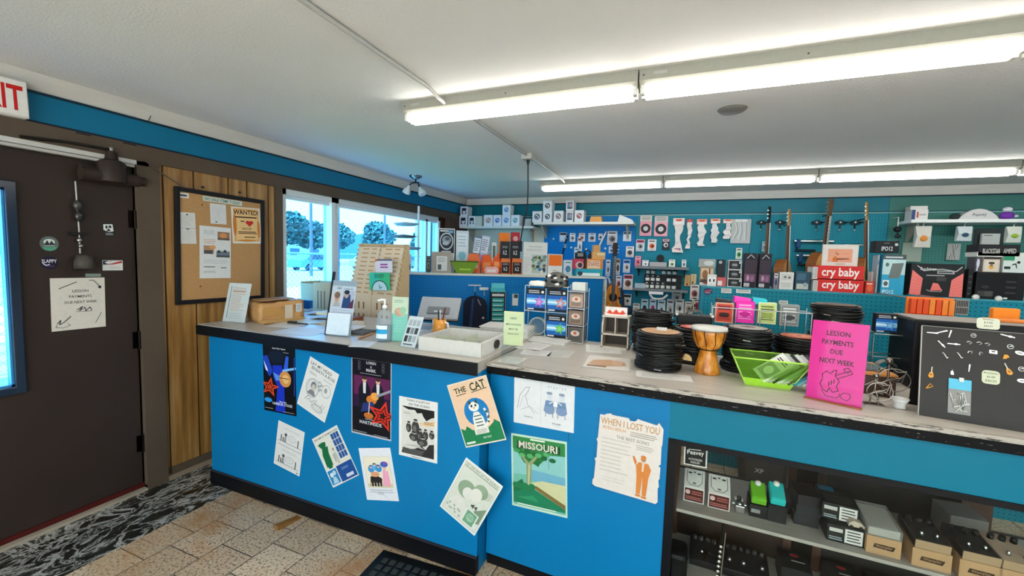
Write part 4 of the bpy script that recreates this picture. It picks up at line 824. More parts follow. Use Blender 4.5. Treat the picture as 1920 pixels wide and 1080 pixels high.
# hand sanitizer
p = onZ(714, 641, ZL)
r = root('pump_bottle', 'clear pump bottle of hand sanitizer with a blue label', 'bottle', T(p.x, p.y+.03, ZL))
MB().lathe([(.0, 0), (.040, 0), (.043, .006), (.043, .125), (.039, .15), (.02, .172), (.013, .18)], '#dfeaf2/c', 22).build('bottle', r)
MB().lathe([(0, .004), (.040, .004), (.040, .085), (0, .085)], '#9fd4ea/c', 20).build('gel', r)
mb = MB(); n = 10
for k in range(n):
    a0, a1_ = -2.5+1.9*k/n, -2.5+1.9*(k+1)/n
    for z0, z1, c in ((.02, .045, '#e4eef4'), (.045, .07, '#2a9fd0'), (.07, .09, '#e4eef4')): mb.add([(.0436*math.cos(a0), .0436*math.sin(a0), z0), (.0436*math.cos(a1_), .0436*math.sin(a1_), z0), (.0436*math.cos(a1_), .0436*math.sin(a1_), z1), (.0436*math.cos(a0), .0436*math.sin(a0), z1)], [(0, 1, 2, 3)], c, True)
mb.build('label', r)
mb = MB(); mb.lathe([(.0, .178), (.014, .178), (.014, .194), (.005, .196), (.005, .22), (0, .22)], '#e9ebec', 14); mb.tube([(.006, 0, .223), (-.012, -.006, .225), (-.034, -.012, .218)], .006, '#e9ebec', 8); mb.build('pump', r)
# green booklet leaflet holder
def a3(a): a.rect(0, 0, 1, .62, '#7fcab4'); a.rect(0, .62, 1, 1, '#cfd8b8'); a.ell(.45, .66, .3, .10, '#c79a7c'); a.poly([(.2, .72), (.5, .60), (.8, .55), (.7, .66), (.4, .76)], '#d9a98a'); a.ell(.7, .7, .2, .08, '#9fc49a'); a.rows(.1, .86, .7, .94, 2, '#8a9080', .3); a.rows(.1, .2, .9, .5, 5, '#92d4c0', .3)
acrylic_stand('green and sand coloured leaflet standing in a clear holder', (732, 640), (762, 642), .24, ZL, '#cfe0cc', a3, -.08, .06, 'leaflet_holder', 'leaflet')
# earring card display
def a4(a):
    R = random.Random(2)
    for k in range(9): a.rect(.1+.28*(k % 3), .68-.26*(k//3), .32+.28*(k % 3), .88-.26*(k//3), R.choice(('#b4b5b8', '#8f9095', '#4a4b50', '#cfcfd0')))
    a.rows(.12, .04, .8, .12, 1, '#5c5d62', .5)
r, w, h, F = acrylic_stand('small black and white leaflet leaning on the counter by the monitor', (750, 649), (777, 653), .165, ZL, '#dddddd', a4, -.45, .09, 'leaflet_holder', 'leaflet')
paper('white slip with scribbles before the sanitizer bottle', ((662, 640), (700, 640), (700, 652), (662, 650)), '#d7e0ea', lambda a: a.rows(.1, .2, .8, .8, 3, '#a9b4c6', .25))
p, q_ = onZ(672, 637, ZL), onZ(699, 627, ZL)
MB().tube([(0, 0, .006), (q_.x-p.x, q_.y-p.y, .006)], .0055, '#b98a68', 6).build('pencil', None, T(p.x, p.y, ZL), 'tan pencil lying by the sanitizer bottle', 'pencil')
for i, (bx, by, w, l, col, dz, h) in enumerate(((686, 622, .16, 'dark grey tray behind the portrait holder', '#55524f', 0, .016), (686, 614, .17, 'white pad on the dark tray behind the portrait holder', '#dadbdd', .017, .012), (683, 600, .18, 'brown book on the counter behind the portrait holder', '#84492c', 0, .045), (690, 592, .2, 'pale paper pile on top of the brown book', '#cfd2c0', .046, .02), (683, 607, .10, 'cream roll lying before the brown book', '#d9d5c6', 0, .028))):
    p = onZ(bx, by, ZL); MB().box(-w/2, 0, 0, w/2, .12, h, col).build(('tray', 'note_pad', 'book', 'paper_pile', 'paper_roll')[i], None, T(min(p.x, 1.9), (1.86, 1.88, 2.10, 2.11, 2.03)[i] if i else 1.86, ZL+dz, .1), l, ('tray', 'pad', 'book', 'paper', 'roll')[i], bevel=.004)
# monitor
p = onZ(802, 624, ZL)
r = root('monitor', 'grey point of sale monitor tilted back on a stand', 'monitor', T(1.60, 2.24, ZL, .28))
S = Matrix.Translation((0, .03, .135)) @ Matrix.Rotation(math.radians(-40), 4, 'X')
MB().box(-.13, -.012, -.082, .13, .014, .082, '#9a9ea4').build('screen_back', r, S, bevel=.008)
MB().box(-.132, .014, -.084, .132, .02, .084, '#1a1c20').build('bezel', r, S)
MB().box(-.07, -.02, -.05, .07, -.012, .0, '#6f757b').build('mount_plate', r, S)
mb = MB(); mb.box(-.035, -.04, 0, .035, .06, .012, '#c5c8cb'); mb.box(-.028, -.01, .01, .028, .02, .125, '#c5c8cb'); mb.build('stand', r, bevel=.004)
MB().box(.165, -.03, 0, .215, .01, .014, '#dcdee0').build('card_reader', None, T(1.63, 2.22, ZL, .28), 'small white card reader by the monitor', 'card reader', bevel=.005)
# mug with pens
p = onZ(818, 632, ZL)
r = root('mug', 'orange mug holding pens beside the monitor', 'mug', T(1.675, 2.135, ZL))
MB().lathe([(0, .0), (.034, 0), (.040, .01), (.041, .09), (.037, .09), (.036, .012), (0, .01)], '#e39a3c/g', 22).build('body', r)
mb = MB(); mb.tube([(.039, 0, .075), (.058, 0, .07), (.062, 0, .045), (.052, 0, .022), (.038, 0, .02)], .006, '#ece5d8/g', 8); mb.build('handle', r)
for i, (dx, dy, c) in enumerate(((-.01, .01, '#24242a'), (.008, -.008, '#c9c9cc'), (.012, .012, '#7a2f2a'))):
    MB().tube([(dx*.5, dy*.5, .012), (dx*2, dy*2, .14+.01*i)], .0042, c, 6).build('pen', None, T(1.675, 2.135, ZL), ('black pen', 'grey pen', 'red brown pen')[i] + ' standing in the orange mug', 'pen')
# grey white box tray with black oval grip
c0, c1, c3 = onZ(790, 657, ZL), onZ(896, 672, ZL), onZ(938, 645, ZL)
X0t, Y0t = 1.815, 1.722; Wt, Dt, Ht = .345, .31, .068
r = root('drawer_box', 'open white wooden box with a black oval hand hole cover', 'box', T(X0t, Y0t, ZL, .0))
t = .012
MB().box(0, 0, 0, Wt, Dt, .008, '#cfccc6').build('base', r)
MB().box(0, 0, .008, Wt, t, Ht, '#cbc9c4').build('front_wall', r); MB().box(0, Dt-t, .008, Wt, Dt, Ht, '#d5d3ce').build('back_wall', r)
MB().box(0, t, .008, t, Dt-t, Ht, '#d0cec9').build('side_wall', r)
s_ = MB().box(Wt-t, t, .008, Wt, Dt-t, Ht, '#d9d6d1').build('side_wall', r)
mb = MB(); M = Matrix.Translation((Wt, .17, .036)) @ Matrix.Rotation(math.pi/2, 4, 'Y'); mb.prism([(.022*math.cos(2*math.pi*i/24), .028*math.sin(2*math.pi*i/24)) for i in range(24)], .008, '#3a3733', M); mb.build('grip', s_, bevel=.002)
MB().box(t, Dt*.45, .02, Wt-t, Dt*.45+.004, .055, '#c3cbb8').build('divider', r); MB().box(Wt*.5, t, .02, Wt*.5+.004, Dt-t, .052, '#c3cbb8').build('divider', r)
# stack of white papers and clear divider with yellow notice
def stack(label, x, y, z, w, d, n, col, rz, name='paper_stack', cat='paper'):
    mb = MB(); R = random.Random(int(x*100))
    for k in range(n): j = R.uniform(-.004, .004); mb.box(-w/2+j, -d/2+j, k*.006, w/2+j, d/2+j, k*.006+.005, col if k % 2 else '#cfccc6')
    return mb.build(name, None, T(x, y, z, rz), label, cat)
stack('fat stack of white papers behind the white box', 2.03, 2.36, ZL, .30, .2, 9, '#dad8d3', .1)
stack('low stack of printed papers beside the yellow notice', 2.30, 2.38, ZR, .24, .17, 3, '#dcdbd9', -.1)
def a5(a): a.text('NEW', .5, .80, .06, '#3b3d30', wmax=.45); a.text('MERCHANDISE', .5, .62, .05, '#3b3d30', wmax=.8); a.text('MUST BE', .5, .48, .05, '#3b3d30', wmax=.5); a.text('SOLD OUT', .5, .34, .05, '#3b3d30', wmax=.56)
r = root('clear_divider', 'clear upright plastic panel with a pale yellow notice', 'notice', T(2.245, 1.76, ZR, .12))
MB().box(0, 0, 0, .004, .24, .11, 'clear_acrylic').build('panel', r); MB().box(.004, 0, 0, .105, .004, .24, 'clear_acrylic').build('front_pane', r)
mb = MB(); mb.box(.008, .006, .088, .102, .0075, .245, '#d3d6a6'); a5(mb.art(FY(.008, .0059, .088), .094, .157)); mb.build('yellow_card', r)
# flat papers on the joint of the counter
R = random.Random(8)
for i, (c, l, col) in enumerate(((((975, 640), (1033, 646), (1012, 660), (960, 651)), 'white printed form at the back of the counter near the yellow notice', '#d9d7d2'), (((985, 655), (1040, 660), (1025, 668), (972, 664)), 'second white form overlapping the one behind it', '#dbdad6'), (((1040, 655), (1080, 660), (1065, 672), (1025, 668)), 'greyish form lying by the white forms', '#c9c6c0'), (((1105, 646), (1168, 652), (1158, 662), (1092, 660)), 'large white sheet at the counter back before the grey shelf unit', '#d8d6d0'), (((948, 668), (985, 672), (975, 684), (935, 678)), 'thin white sheet at the counter joint under the yellow notice', '#d5d2cb'), (((1195, 695), (1297, 706), (1297, 716), (1190, 706)), 'white sheet under the cable coil with the tan disc', '#d6d3ce'))):
    z = ZR + .0012*i
    paper(l, c, col, lambda a: a.rows(.1, .1, .9, .9, 7, '#a9a6a2', .25), ZR)
def a6(a): a.rect(.04, .06, .96, .94, '#d9d2c9'); a.poly([(.1, .3), (.5, .2), (.9, .35), (.85, .6), (.5, .7), (.2, .6)], '#c9a080'); a.rect(.1, .12, .5, .24, '#8b6e5c'); a.ell(.7, .5, .12, .2, '#d9b294')
paper('framed brownish photo print lying flat on the counter', ((1105, 664), (1186, 674), (1182, 697), (1086, 690)), '#b9b4ad', a6, ZR, .002, 'photo_print', 'print')

# ================================================================== WIRE STRING RACKS AT THE COUNTER'S BACK EDGE
def string_pack(w, h, name, label, cat, M, bg, draw, group=None, d=.012):
    mb = MB(); mb.box(0, 0, 0, w, d, h, bg); draw(mb.art(FY(0, 0, 0), w, h)); return mb.build(name, None, M, label, cat, group)
def art_blue(c1, c2):
    def f(a): a.rect(0, .72, 1, 1, '#16161a'); a.rows(.1, .76, .7, .93, 2, '#b9bcc4', .5); a.rect(0, .1, 1, .72, '#1c5fb0'); a.rect(0, .28, 1, .55, '#6fb6e6'); a.rect(0, .36, 1, .46, '#cfe6f4'); a.poly(star(.68, .38, .30, 1.0, 80), c1); a.poly(star(.68, .38, .18, 1.0, 80), c2); a.ell(.86, .84, .07, .06, '#e3e1dc'); a.rect(0, 0, 1, .1, '#1a1c24'); a.rect(.05, .02, .4, .08, '#d0d3d8')
    return f
def wire_rack(label, x, y, z, w, h, cols, rows_, d=.07, rz=0, group=None):
    r = root('string_rack', label, 'rack', T(x, y, z, rz), group)
    f = MB(); q = .0028
    for i in range(cols+1):
        u = w*i/cols; f.tube([(u, 0, 0), (u, 0, h)], q, '#c2c4c6/m', 6); f.tube([(u, d, 0), (u, d, h+.02)], q, '#c2c4c6/m', 6)
    for j in range(rows_+1):
        v = h*j/rows_; f.tube([(0, 0, v+.004), (w, 0, v+.004)], q, '#c2c4c6/m', 6); f.tube([(0, d, v+.004), (w, d, v+.004)], q, '#c2c4c6/m', 6)
        for i in range(cols+1): f.tube([(w*i/cols, 0, v+.004), (w*i/cols, d, v+.004)], q*.8, '#c2c4c6/m', 5)
    f.build('wire_frame', r)
    return r
A_, B_ = onZ(987, 631, ZR), onZ(1064, 637, ZR)
rx, ry = 2.118, 2.40; rw, rh = .268, .31
rk = wire_rack('silver wire string rack holding blue star packs at the counter back', rx, ry, ZR+.012, rw, rh, 2, 2)
MB().box(-.01, -.01, -.012, rw+.01, .09, 0, '#1c1b1d').build('base', rk)
for i, (u, v, l, c1, c2) in enumerate(((0, 1, 'blue string pack with a purple star in the upper left rack cell', '#b25ab8', '#d49ad8'), (1, 1, 'blue string pack with a red star in the upper right rack cell', '#d9683c', '#b9c0e0'), (1, 0, 'blue string pack with a green star in the lower rack cell', '#58b447', '#8fd070'))):
    string_pack(rw/2-.016, rh/2-.022, 'string_pack', l, 'string pack', T(rx+.008+u*rw/2, ry+.012, ZR+.022+v*rh/2), '#1a1c24', art_blue(c1, c2), None, .03)
p = (rx+.075, ry+.03, ZR+.075)
mb = MB()
for k in range(5): mb.tube([(.052*math.cos(2*math.pi*i/20), .008*k, .052*math.sin(2*math.pi*i/20)) for i in range(20)], .0035, '#aeb9b4/c' if False else '#a3b0aa', 6, True)
mb.lathe([(.0, 0), (.048, 0)], '#b9c4be/c', 20, Matrix.Rotation(math.pi/2, 4, 'X'), True, False)
mb.build('string_coil', None, T(*p) , 'loose coil of greyish wire in the empty rack cell', 'coil')
rk2 = wire_rack('narrow wire rack of brown string packs on the rack group\'s window-far side', 2.392, 2.38, ZR+.002, .10, .30, 1, 3, .12)
for j, (l, c1) in enumerate((('dark string pack in the lowest cell of the narrow rack', '#55524f'), ('brown string pack in the middle cell of the narrow rack', '#8a7263'), ('pinkish brown string pack in the top cell of the narrow rack', '#a98f80'))):
    string_pack(.086, .084, 'string_pack', l, 'string pack', T(2.399, 2.388, ZR+.010+j*.1), '#6f655e', lambda a, c1=c1: (a.rect(.05, .05, .95, .95, c1), a.ell(.5, .6, .3, .2, '#cbbdb0'), a.rows(.15, .15, .85, .4, 3, '#3a3532', .4), a.ell(.5, .62, .12, .12, '#b4604a')), None, .10)
# folded caps on the rack
p = onY(1055, 545, 2.42)
r = root('cap', 'black and white camouflage cap lying on top of the wire rack', 'cap', T(2.30, 2.46, ZR+.326))
M = Matrix.Diagonal((1, .9, 1, 1))
MB().lathe([(.07, 0), (.072, .03), (.06, .065), (.03, .085), (0, .09)], '#5b5955', 18, M).build('crown', r)
mb = MB(); R = random.Random(1)
for k in range(22): a = R.uniform(3.2, 6.2); z_ = R.uniform(.01, .065); q_ = 1 if z_ < .035 else .84; mb.ball((.068*q_*math.cos(a), .061*q_*math.sin(a), z_), (.016, .010, .010), R.choice(('#121113', '#e3dfd8', '#121113')), 8)
mb.build('camouflage_patches', r)
mb = MB(); mb.prism([(-.065, 0), (.065, 0), (.055, -.05), (.02, -.075), (-.02, -.075), (-.055, -.05)], .006, '#17181c'); mb.build('brim', r, Matrix.Translation((0, -.03, .0)) @ Matrix.Rotation(.15, 4, 'X'), bevel=.002)
MB().lathe([(.05, 0), (.052, .012), (.045, .026), (0, .032)], '#dfddd2', 18, Matrix.Diagonal((1.1, .7, 1, 1))).build('cream_pouch', None, T(2.185, 2.44, ZR+.326), 'cream pouch lying on the rack over the purple star pack', 'pouch')
MB().box(-.03, 0, 0, .05, .07, .05, '#c9ccc6').build('receipt_box', None, T(2.43, 2.44, ZR+.306), 'pale box on top of the narrow brown rack', 'box', bevel=.003)
# beige pigeonhole unit behind the coils
r = root('pigeonhole_unit', 'beige pigeonhole unit standing at the counter back edge', 'shelf unit', T(2.60, 2.36, ZR))
mb = MB(); mb.prism([(0, 0), (.11, 0), (.11, .19), (.05, .19), (.0, .13)], .008, '#c3b7a8', Matrix.Rotation(math.pi/2, 4, 'Z') @ Matrix.Rotation(math.pi/2, 4, 'X')); mb.build('side_panel', r)
for z in (0, .075, .175): MB().box(0, .0, z, .15, .11, z+.008, '#c9bfb2').build('shelf', r)
MB().box(.142, 0, 0, .15, .11, .18, '#c3b7a8').build('end_panel', r); MB().box(.0, .102, 0, .15, .11, .18, '#43352c').build('back_panel', r); MB().box(.072, .0, .08, .077, .10, .176, '#c3b7a8').build('divider', r)
string_pack(.12, .05, 'price_label', 'white and red label standing on the beige pigeonhole unit', 'label', T(2.615, 2.37, ZR+.184), '#e0d6d0', lambda a: a.poly([(.06, .3), (.2, .7), (.35, .35), (.5, .75), (.65, .35), (.8, .7), (.94, .3), (.8, .2), (.2, .2)], '#d8442e'), None, .003)

# ================================================================== CABLE COILS
def coil_proto():
    r = root('cable_coil', 'x', 'cable', T(0, 0, 0)); c = MB(); R = random.Random(12)
    for k in range(11):
        ph = R.random()*6.3; rr = (.098-.009*(k % 2) if k < 8 else .078-.012*(k-8))+R.uniform(-.002, .002); zz = .0065+.0062*(k//2) if k < 8 else .020
        c.tube([((rr+.003*math.sin(3*t+ph))*math.cos(t), (rr+.003*math.sin(3*t+ph))*math.sin(t), zz+.001*math.sin(2*t+ph)) for t in [2*math.pi*i/30 for i in range(30)]], .0048, 'rubber_black', 6, True)
    c.build('wound_cable', r)
    for a in (.4,): 
        j = MB(); j.tube([(.10*math.cos(a), .10*math.sin(a), .016), (.115*math.cos(a+.25), .115*math.sin(a+.25), .014)], .0075, '#1b1b1b', 8); j.tube([(.115*math.cos(a+.25), .115*math.sin(a+.25), .014), (.118*math.cos(a+.5), .118*math.sin(a+.5), .012)], .0032, '#8f8d88/m', 8); j.build('plug', r)
    return r
coil0 = None
def coil(x, y, z, rz, s, label, group):
    global coil0
    M = T(x, y, z, rz) @ Matrix.Diagonal((s, s, 1, 1))
    if coil0 is None: coil0 = coil_proto(); coil0.matrix_world = M; coil0['label'] = label; coil0['group'] = group; return coil0
    return copy_tree(coil0, M, label, group)
def card_disc(x, y, z, rad, label, col, draw=None, tilt=0):
    mb = MB(); mb.prism([(rad*math.cos(2*math.pi*i/32), rad*math.sin(2*math.pi*i/32)) for i in range(32)], .002, col)
    if draw: draw(mb.art(Matrix.Translation((-rad, -rad, .002)), 2*rad, 2*rad))
    return mb.build('cardboard_disc', None, T(x, y, z) @ Matrix.Rotation(tilt, 4, 'X'), label, 'card')
R = random.Random(21)
CD = .0275
def cstack(px, py, n, s, group, label, zoff=0.0, adj=(0, 0)):
    p = onZ(px, py, ZR); x, y = p.x+adj[0], p.y+adj[1]
    for k in range(n): coil(x+R.uniform(-.006, .006), y+R.uniform(-.006, .006), ZR+.004+k*CD, R.uniform(0, 6.28), s, label, group)
    return x, y, ZR+.004+n*CD
x, y, z = cstack(1232, 700, 6, 1.0, 'cables in the stack under the tan disc', 'black coiled cable in the stack under the tan card disc', adj=(0, .105))
card_disc(x, y, z+.004, .085, 'tan cardboard disc with a price tag on the nearest cable stack', '#b98f66', lambda a: a.rows(.3, .15, .7, .3, 2, '#8a6a48', .3), 0)
mb = MB(); mb.box(-.022, -.012, 0, .022, .012, .012, '#dcdad6'); mb.art(FZ(-.022, -.012, .012), .044, .024).rows(.1, .15, .9, .6, 1, '#2b2b2b', .6); mb.build('price_tag', None, T(x+.005, y+.02, z+.0065, -.1), 'white price tag on the tan cardboard disc', 'tag')
p = onZ(1279, 668, ZR); MB().prism([(.03*math.cos(t), .03*math.sin(t)) for t in [math.pi*i/12 for i in range(13)]], .002, '#cda873').build('card_tab', None, T(x+.112, y-.0, ZR+.05, -.3) @ Matrix.Rotation(1.2, 4, 'X'), 'tan card tab sticking out beside the nearest cable stack', 'card')
x, y, z = cstack(1222, 668, 8, 1.0, 'cables in the stack behind the tan disc', 'black coiled cable in the stack just behind the tan disc', adj=(-.01, .10))
x, y, z = cstack(1305, 690, 6, .98, 'cables in the stack behind the drum', 'black coiled cable in the stack behind the small drum', adj=(-.01, .14))
card_disc(x, y, z+.004, .07, 'red label disc on the cable stack behind the drum', '#b4463c', lambda a: (a.circ(.5, .5, .3, '#c98f80'), a.circ(.5, .5, .08, '#2b2222')))
x, y, z = cstack(1395, 706, 7, 1.0, 'cables in the tall stack right of the drum', 'black coiled cable in the tall stack between drum and green basket', adj=(.02, .14))
card_disc(x, y, z+.004, .08, 'greyish label disc on the tall cable stack by the drum', '#8d8882', lambda a: (a.circ(.5, .5, .38, '#a39d96'), a.circ(.5, .5, .2, '#6c6762'), a.circ(.5, .5, .06, '#26221f')))
x, y, z = cstack(1475, 716, 6, 1.0, 'cables in the stack behind the green basket', 'black coiled cable in the stack behind the green basket', adj=(.075, .19))
card_disc(x, y, z+.004, .075, 'orange red label disc on the cable stack behind the basket', '#b0604a', lambda a: (a.circ(.5, .5, .3, '#cf8a70'), a.circ(.5, .5, .07, '#2a201e')))
x, y, z = cstack(1585, 716, 11, 1.0, 'cables in the stack behind the pink sign', 'black coiled cable in the stack behind the pink sign', adj=(.03, .30))
card_disc(x, y, z+.004, .085, 'brown rimmed disc on the cable stack behind the pink sign', '#6b5546', lambda a: a.circ(.5, .5, .42, '#3a302a'))

# djembe
p = onZ(1326, 704, ZR)
r = root('djembe_drum', 'small honey coloured goblet drum with white head', 'drum', T(p.x, p.y+.052, ZR))
MB().lathe([(.0, 0), (.054, 0), (.056, .006), (.050, .03), (.040, .07), (.034, .098), (.037, .108)], 'honey_wood', 28).build('foot', r)
MB().lathe([(.037, .108), (.052, .122), (.064, .15), (.069, .18), (.071, .203), (.066, .203)], 'honey_wood', 28).build('bowl', r)
MB().lathe([(.0735, .196), (.0745, .206), (.073, .21), (.0, .212)], '#cfccc4', 28).build('drum_head', r)
mb = MB()
for k in range(10):
    a = 2*math.pi*k/10; mb.tube([(.074*math.cos(a), .074*math.sin(a), .20), (.071*math.cos(a), .071*math.sin(a), .175), (.060*math.cos(a+.1), .060*math.sin(a+.1), .137), (.041*math.cos(a+.1), .041*math.sin(a+.1), .11)], .0018, '#2a1408', 5)
mb.tube([(.0745*math.cos(t), .0745*math.sin(t), .197) for t in [2*math.pi*i/28 for i in range(28)]], .003, '#8a837a', 5, True); mb.tube([(.039*math.cos(t), .039*math.sin(t), .109) for t in [2*math.pi*i/24 for i in range(24)]], .003, '#2a1408', 5, True); mb.build('rope', r)

# green basket with packs
a_, b_ = onZ(1398, 722, ZR), onZ(1478, 733, ZR)
bx, by = a_.x, a_.y+.01; bw = .155
r = root('basket', 'lime green plastic basket full of small packs', 'basket', T(bx, by, ZR, .0))
mb = MB(); t = .0025
B0 = [(0, 0), (bw, 0), (bw, .11), (0, .11)]; B1 = [(-.05, -.03), (bw+.062, -.03), (bw+.062, .14), (-.05, .14)]; HB = .115
v = [(x_, y_, 0) for x_, y_ in B0] + [(x_, y_, HB) for x_, y_ in B1]
mb.add(v, [(3, 2, 1, 0)] + [(i, (i+1) % 4, 4+(i+1) % 4, 4+i) for i in range(4)], '#8cc63a/c')
v2 = [(x_*.97+.002, y_*.96+.002, z_+.002) for x_, y_, z_ in v]; mb.add(v2, [(0, 1, 2, 3)] + [(4+i, 4+(i+1) % 4, (i+1) % 4, i) for i in range(4)], '#8cc63a/c')
v = [(x_*1.0, y_-.001, z_) for x_, y_, z_ in [(0, 0, 0), (bw, 0, 0), (bw+.018, -.008, .032), (-.014, -.008, .032)]]; mb.add(v, [(0, 1, 2, 3)], '#a4d83c'); mb.build('shell', r)
MB().tube([(x_, y_, HB) for x_, y_ in B1], .0035, '#b5e25a', 6, True).build('rim', r)
mb = MB()
for i in range(4): mb.tube([(*B0[i], .002), (*B1[i], HB)], .002, '#c5e87c', 5)
mb.build('corner_ribs', r)
R = random.Random(6); names = [('white', '#d9d9d4'), ('grey', '#a9aaa8'), ('black', '#2a2a2c'), ('pale', '#cfd4d0'), ('silver', '#b9bcbc'), ('dark grey', '#4b4c4e'), ('teal', '#2f9aa8'), ('light teal', '#7fc0c6'), ('off white', '#dedcd4')]
for i, (nm, c) in enumerate(names):
    mb = MB(); mb.box(0, 0, 0, .07, .005, .13, c); a = mb.art(FY(0, 0, 0), .07, .13); a.rect(.1, .7, .9, .9, '#e3e2dd'); a.rows(.15, .74, .85, .88, 2, '#333336', .5); a.rect(.1, .1, .9, .6, ('#8d8f90', '#d0cfca', '#6c6d70')[i % 3])
    a.ell(.5, .35, .25, .15, '#e0dfda')
    mb.build('string_pack', None, T(bx+.028+.017*i, by+.035, ZR+.060) @ Matrix.Rotation(.85, 4, 'Y') @ Matrix.Rotation(-.75, 4, 'Z') @ Matrix.Rotation(-.1, 4, 'X'), ('first', 'second', 'third', 'fourth', 'fifth', 'sixth', 'seventh', 'eighth', 'ninth')[i] + ' pack, ' + nm + ', leaning in the green basket', 'string pack', 'packs in the green basket')
# pink sign
c = ((1521, 597), (1629, 612), (1615, 766), (1510, 741))
bl_, br_ = onZ(1510, 744, ZR), onZ(1615, 767, ZR)
rz = math.atan2(br_.y-bl_.y, br_.x-bl_.x); w = (br_-bl_).length; n_ = Vector((math.sin(rz), -math.cos(rz), 0))
def dpink(a):
    c = '#4a1832'; a.text('*LESSON', .48, .855, .062, c, wmax=.42); a.text('*PAYMENTS', .48, .74, .062, c, wmax=.56); a.text('*DUE', .48, .625, .058, c, wmax=.22); a.text('*NEXT WEEK', .50, .505, .062, c, wmax=.62)
    k = '#5c1434'; L = .017
    a.line([(.30, .14), (.24, .20), (.28, .27), (.27, .33), (.34, .37), (.42, .345), (.46, .39), (.52, .40), (.50, .33), (.58, .27), (.54, .20), (.58, .15), (.48, .12), (.42, .17), (.38, .11)], L, k, True)
    a.line([(.50, .33), (.72, .41), (.70, .385), (.76, .42), (.72, .45), (.64, .43), (.66, .40)], L, k); a.line([(.54, .295), (.72, .36), (.80, .39), (.76, .42)], L, k)
    for i in range(3): a.rect(.39+.045*i, .19+.02*i, .41+.045*i, .245+.02*i, k)
    a.line([(.28, .13), (.36, .06), (.56, .06), (.68, .14), (.78, .14), (.80, .09), (.74, .05), (.64, .07), (.60, .12)], L*.8, k)
r = root('sign_holder', 'bright pink lesson payments sign in a clear slanted holder', 'sign', T(bl_.x, bl_.y, ZR, rz))
h = .292
F = Matrix.Rotation(math.pi/2-.10, 4, 'X') @ Matrix.Translation((0, .002, -.004))
MB().box(0, 0, 0, w, h, .0012, '#ee2f92').build('pink_card', r, F); mb = MB(); dpink(mb.art(Matrix.Translation((0, 0, .0013)), w, h)); mb.build('lettering', r, F)
MB().box(-.003, -.001, .0024, w+.003, h+.003, .0044, 'clear_acrylic').build('front_pane', r, F); MB().box(-.003, 0, 0, w+.003, .08, .003, 'clear_acrylic').build('foot', r)
MB().box(-.003, -.022, 0, w+.003, 0, .003, '#f2a06a/c').build('bottom_lip', r)
# record player box behind, wire figures, cup
p = onZ(1660, 712, ZR)
r = root('record_player', 'orange brown wooden record player base with a dark record', 'record player', T(3.575, 2.02, ZR))
MB().box(0, 0, 0, .215, .23, .075, 'dark_wood').build('plinth', r, bevel=.003); MB().box(-.003, -.003, .075, .218, .233, .085, '#c88748').build('top_board', r, bevel=.002)
mb = MB(); mb.prism([(.11+.095*math.cos(2*math.pi*i/36), .12+.095*math.sin(2*math.pi*i/36)) for i in range(36)], .006, '#5f625f/g', None, .085); mb.build('record', r)
mb = MB(); mb.prism([(.11+.036*math.cos(2*math.pi*i/24), .12+.036*math.sin(2*math.pi*i/24)) for i in range(24)], .001, '#b9b6b0', None, .091); mb.build('record_label', r)
def wire_figure(label, x, y, s, seed):
    r = root('wire_figurine', label, 'figurine', T(x, y, ZR)); R = random.Random(seed); m = '#8a8078/m'
    b = MB(); b.box(-.03*s, -.02*s, 0, .03*s, .02*s, .004, m); b.build('base', r)
    b = MB(); b.tube([(-.012*s, 0, .004), (-.010*s, 0, .035*s), (0, 0, .06*s), (.010*s, 0, .035*s), (.014*s, 0, .004)], .0028, m, 6); b.tube([(0, 0, .06*s), (0, 0, .10*s)], .004, m, 6); b.tube([(-.035*s, -.012, .075*s), (-.015*s, -.006, .085*s), (0, 0, .096*s), (.02*s, -.006, .08*s), (.04*s, -.014, .085*s)], .0028, m, 6); b.ball((0, 0, .112*s), .010*s, m, 10); b.build('figure', r)
    b = MB()
    for k in range(5): b.tube([(-.03*s+.01*k, -.02, .04*s+.006*k), (-.005*s+.01*k, -.022, .055*s+.008*math.sin(k)), (.02*s+.005*k, -.018, .05*s+.01*k)], .002, m, 5)
    b.tube([(.04*s*math.cos(t)+.012*s, -.01, .055*s+.035*s*math.sin(t)) for t in [2*math.pi*i/20 for i in range(20)]], .002, '#a9a29a/m', 5, True); b.build('instrument', r)
p = onZ(1642, 762, ZR); wire_figure('twisted wire figurine of a musician nearest the pink sign', p.x, p.y+.02, .95, 1)
p = onZ(1668, 748, ZR); wire_figure('taller twisted wire figurine behind the little cup', p.x, p.y+.03, 1.25, 2)
p = onZ(1650, 735, ZR); wire_figure('twisted wire figurine close to the record player', p.x-.01, p.y-.02, .85, 3)
p = onZ(1690, 768, ZR)
MB().lathe([(.0, 0), (.016, 0), (.020, .004), (.017, .01), (.021, .024), (.027, .036), (.025, .036), (.019, .024), (.0, .012)], '#c9c8c4/g', 22).build('small_cup', None, T(p.x, p.y+.018, ZR), 'little flared white cup beside the black display board', 'cup')
mb = MB(); mb.box(0, 0, 0, .09, .06, .02, '#b98a52'); mb.build('wooden_block', None, T(3.50, 1.90, ZR+.0, -.3), 'small tan wooden block behind the pink sign', 'block', bevel=.002)
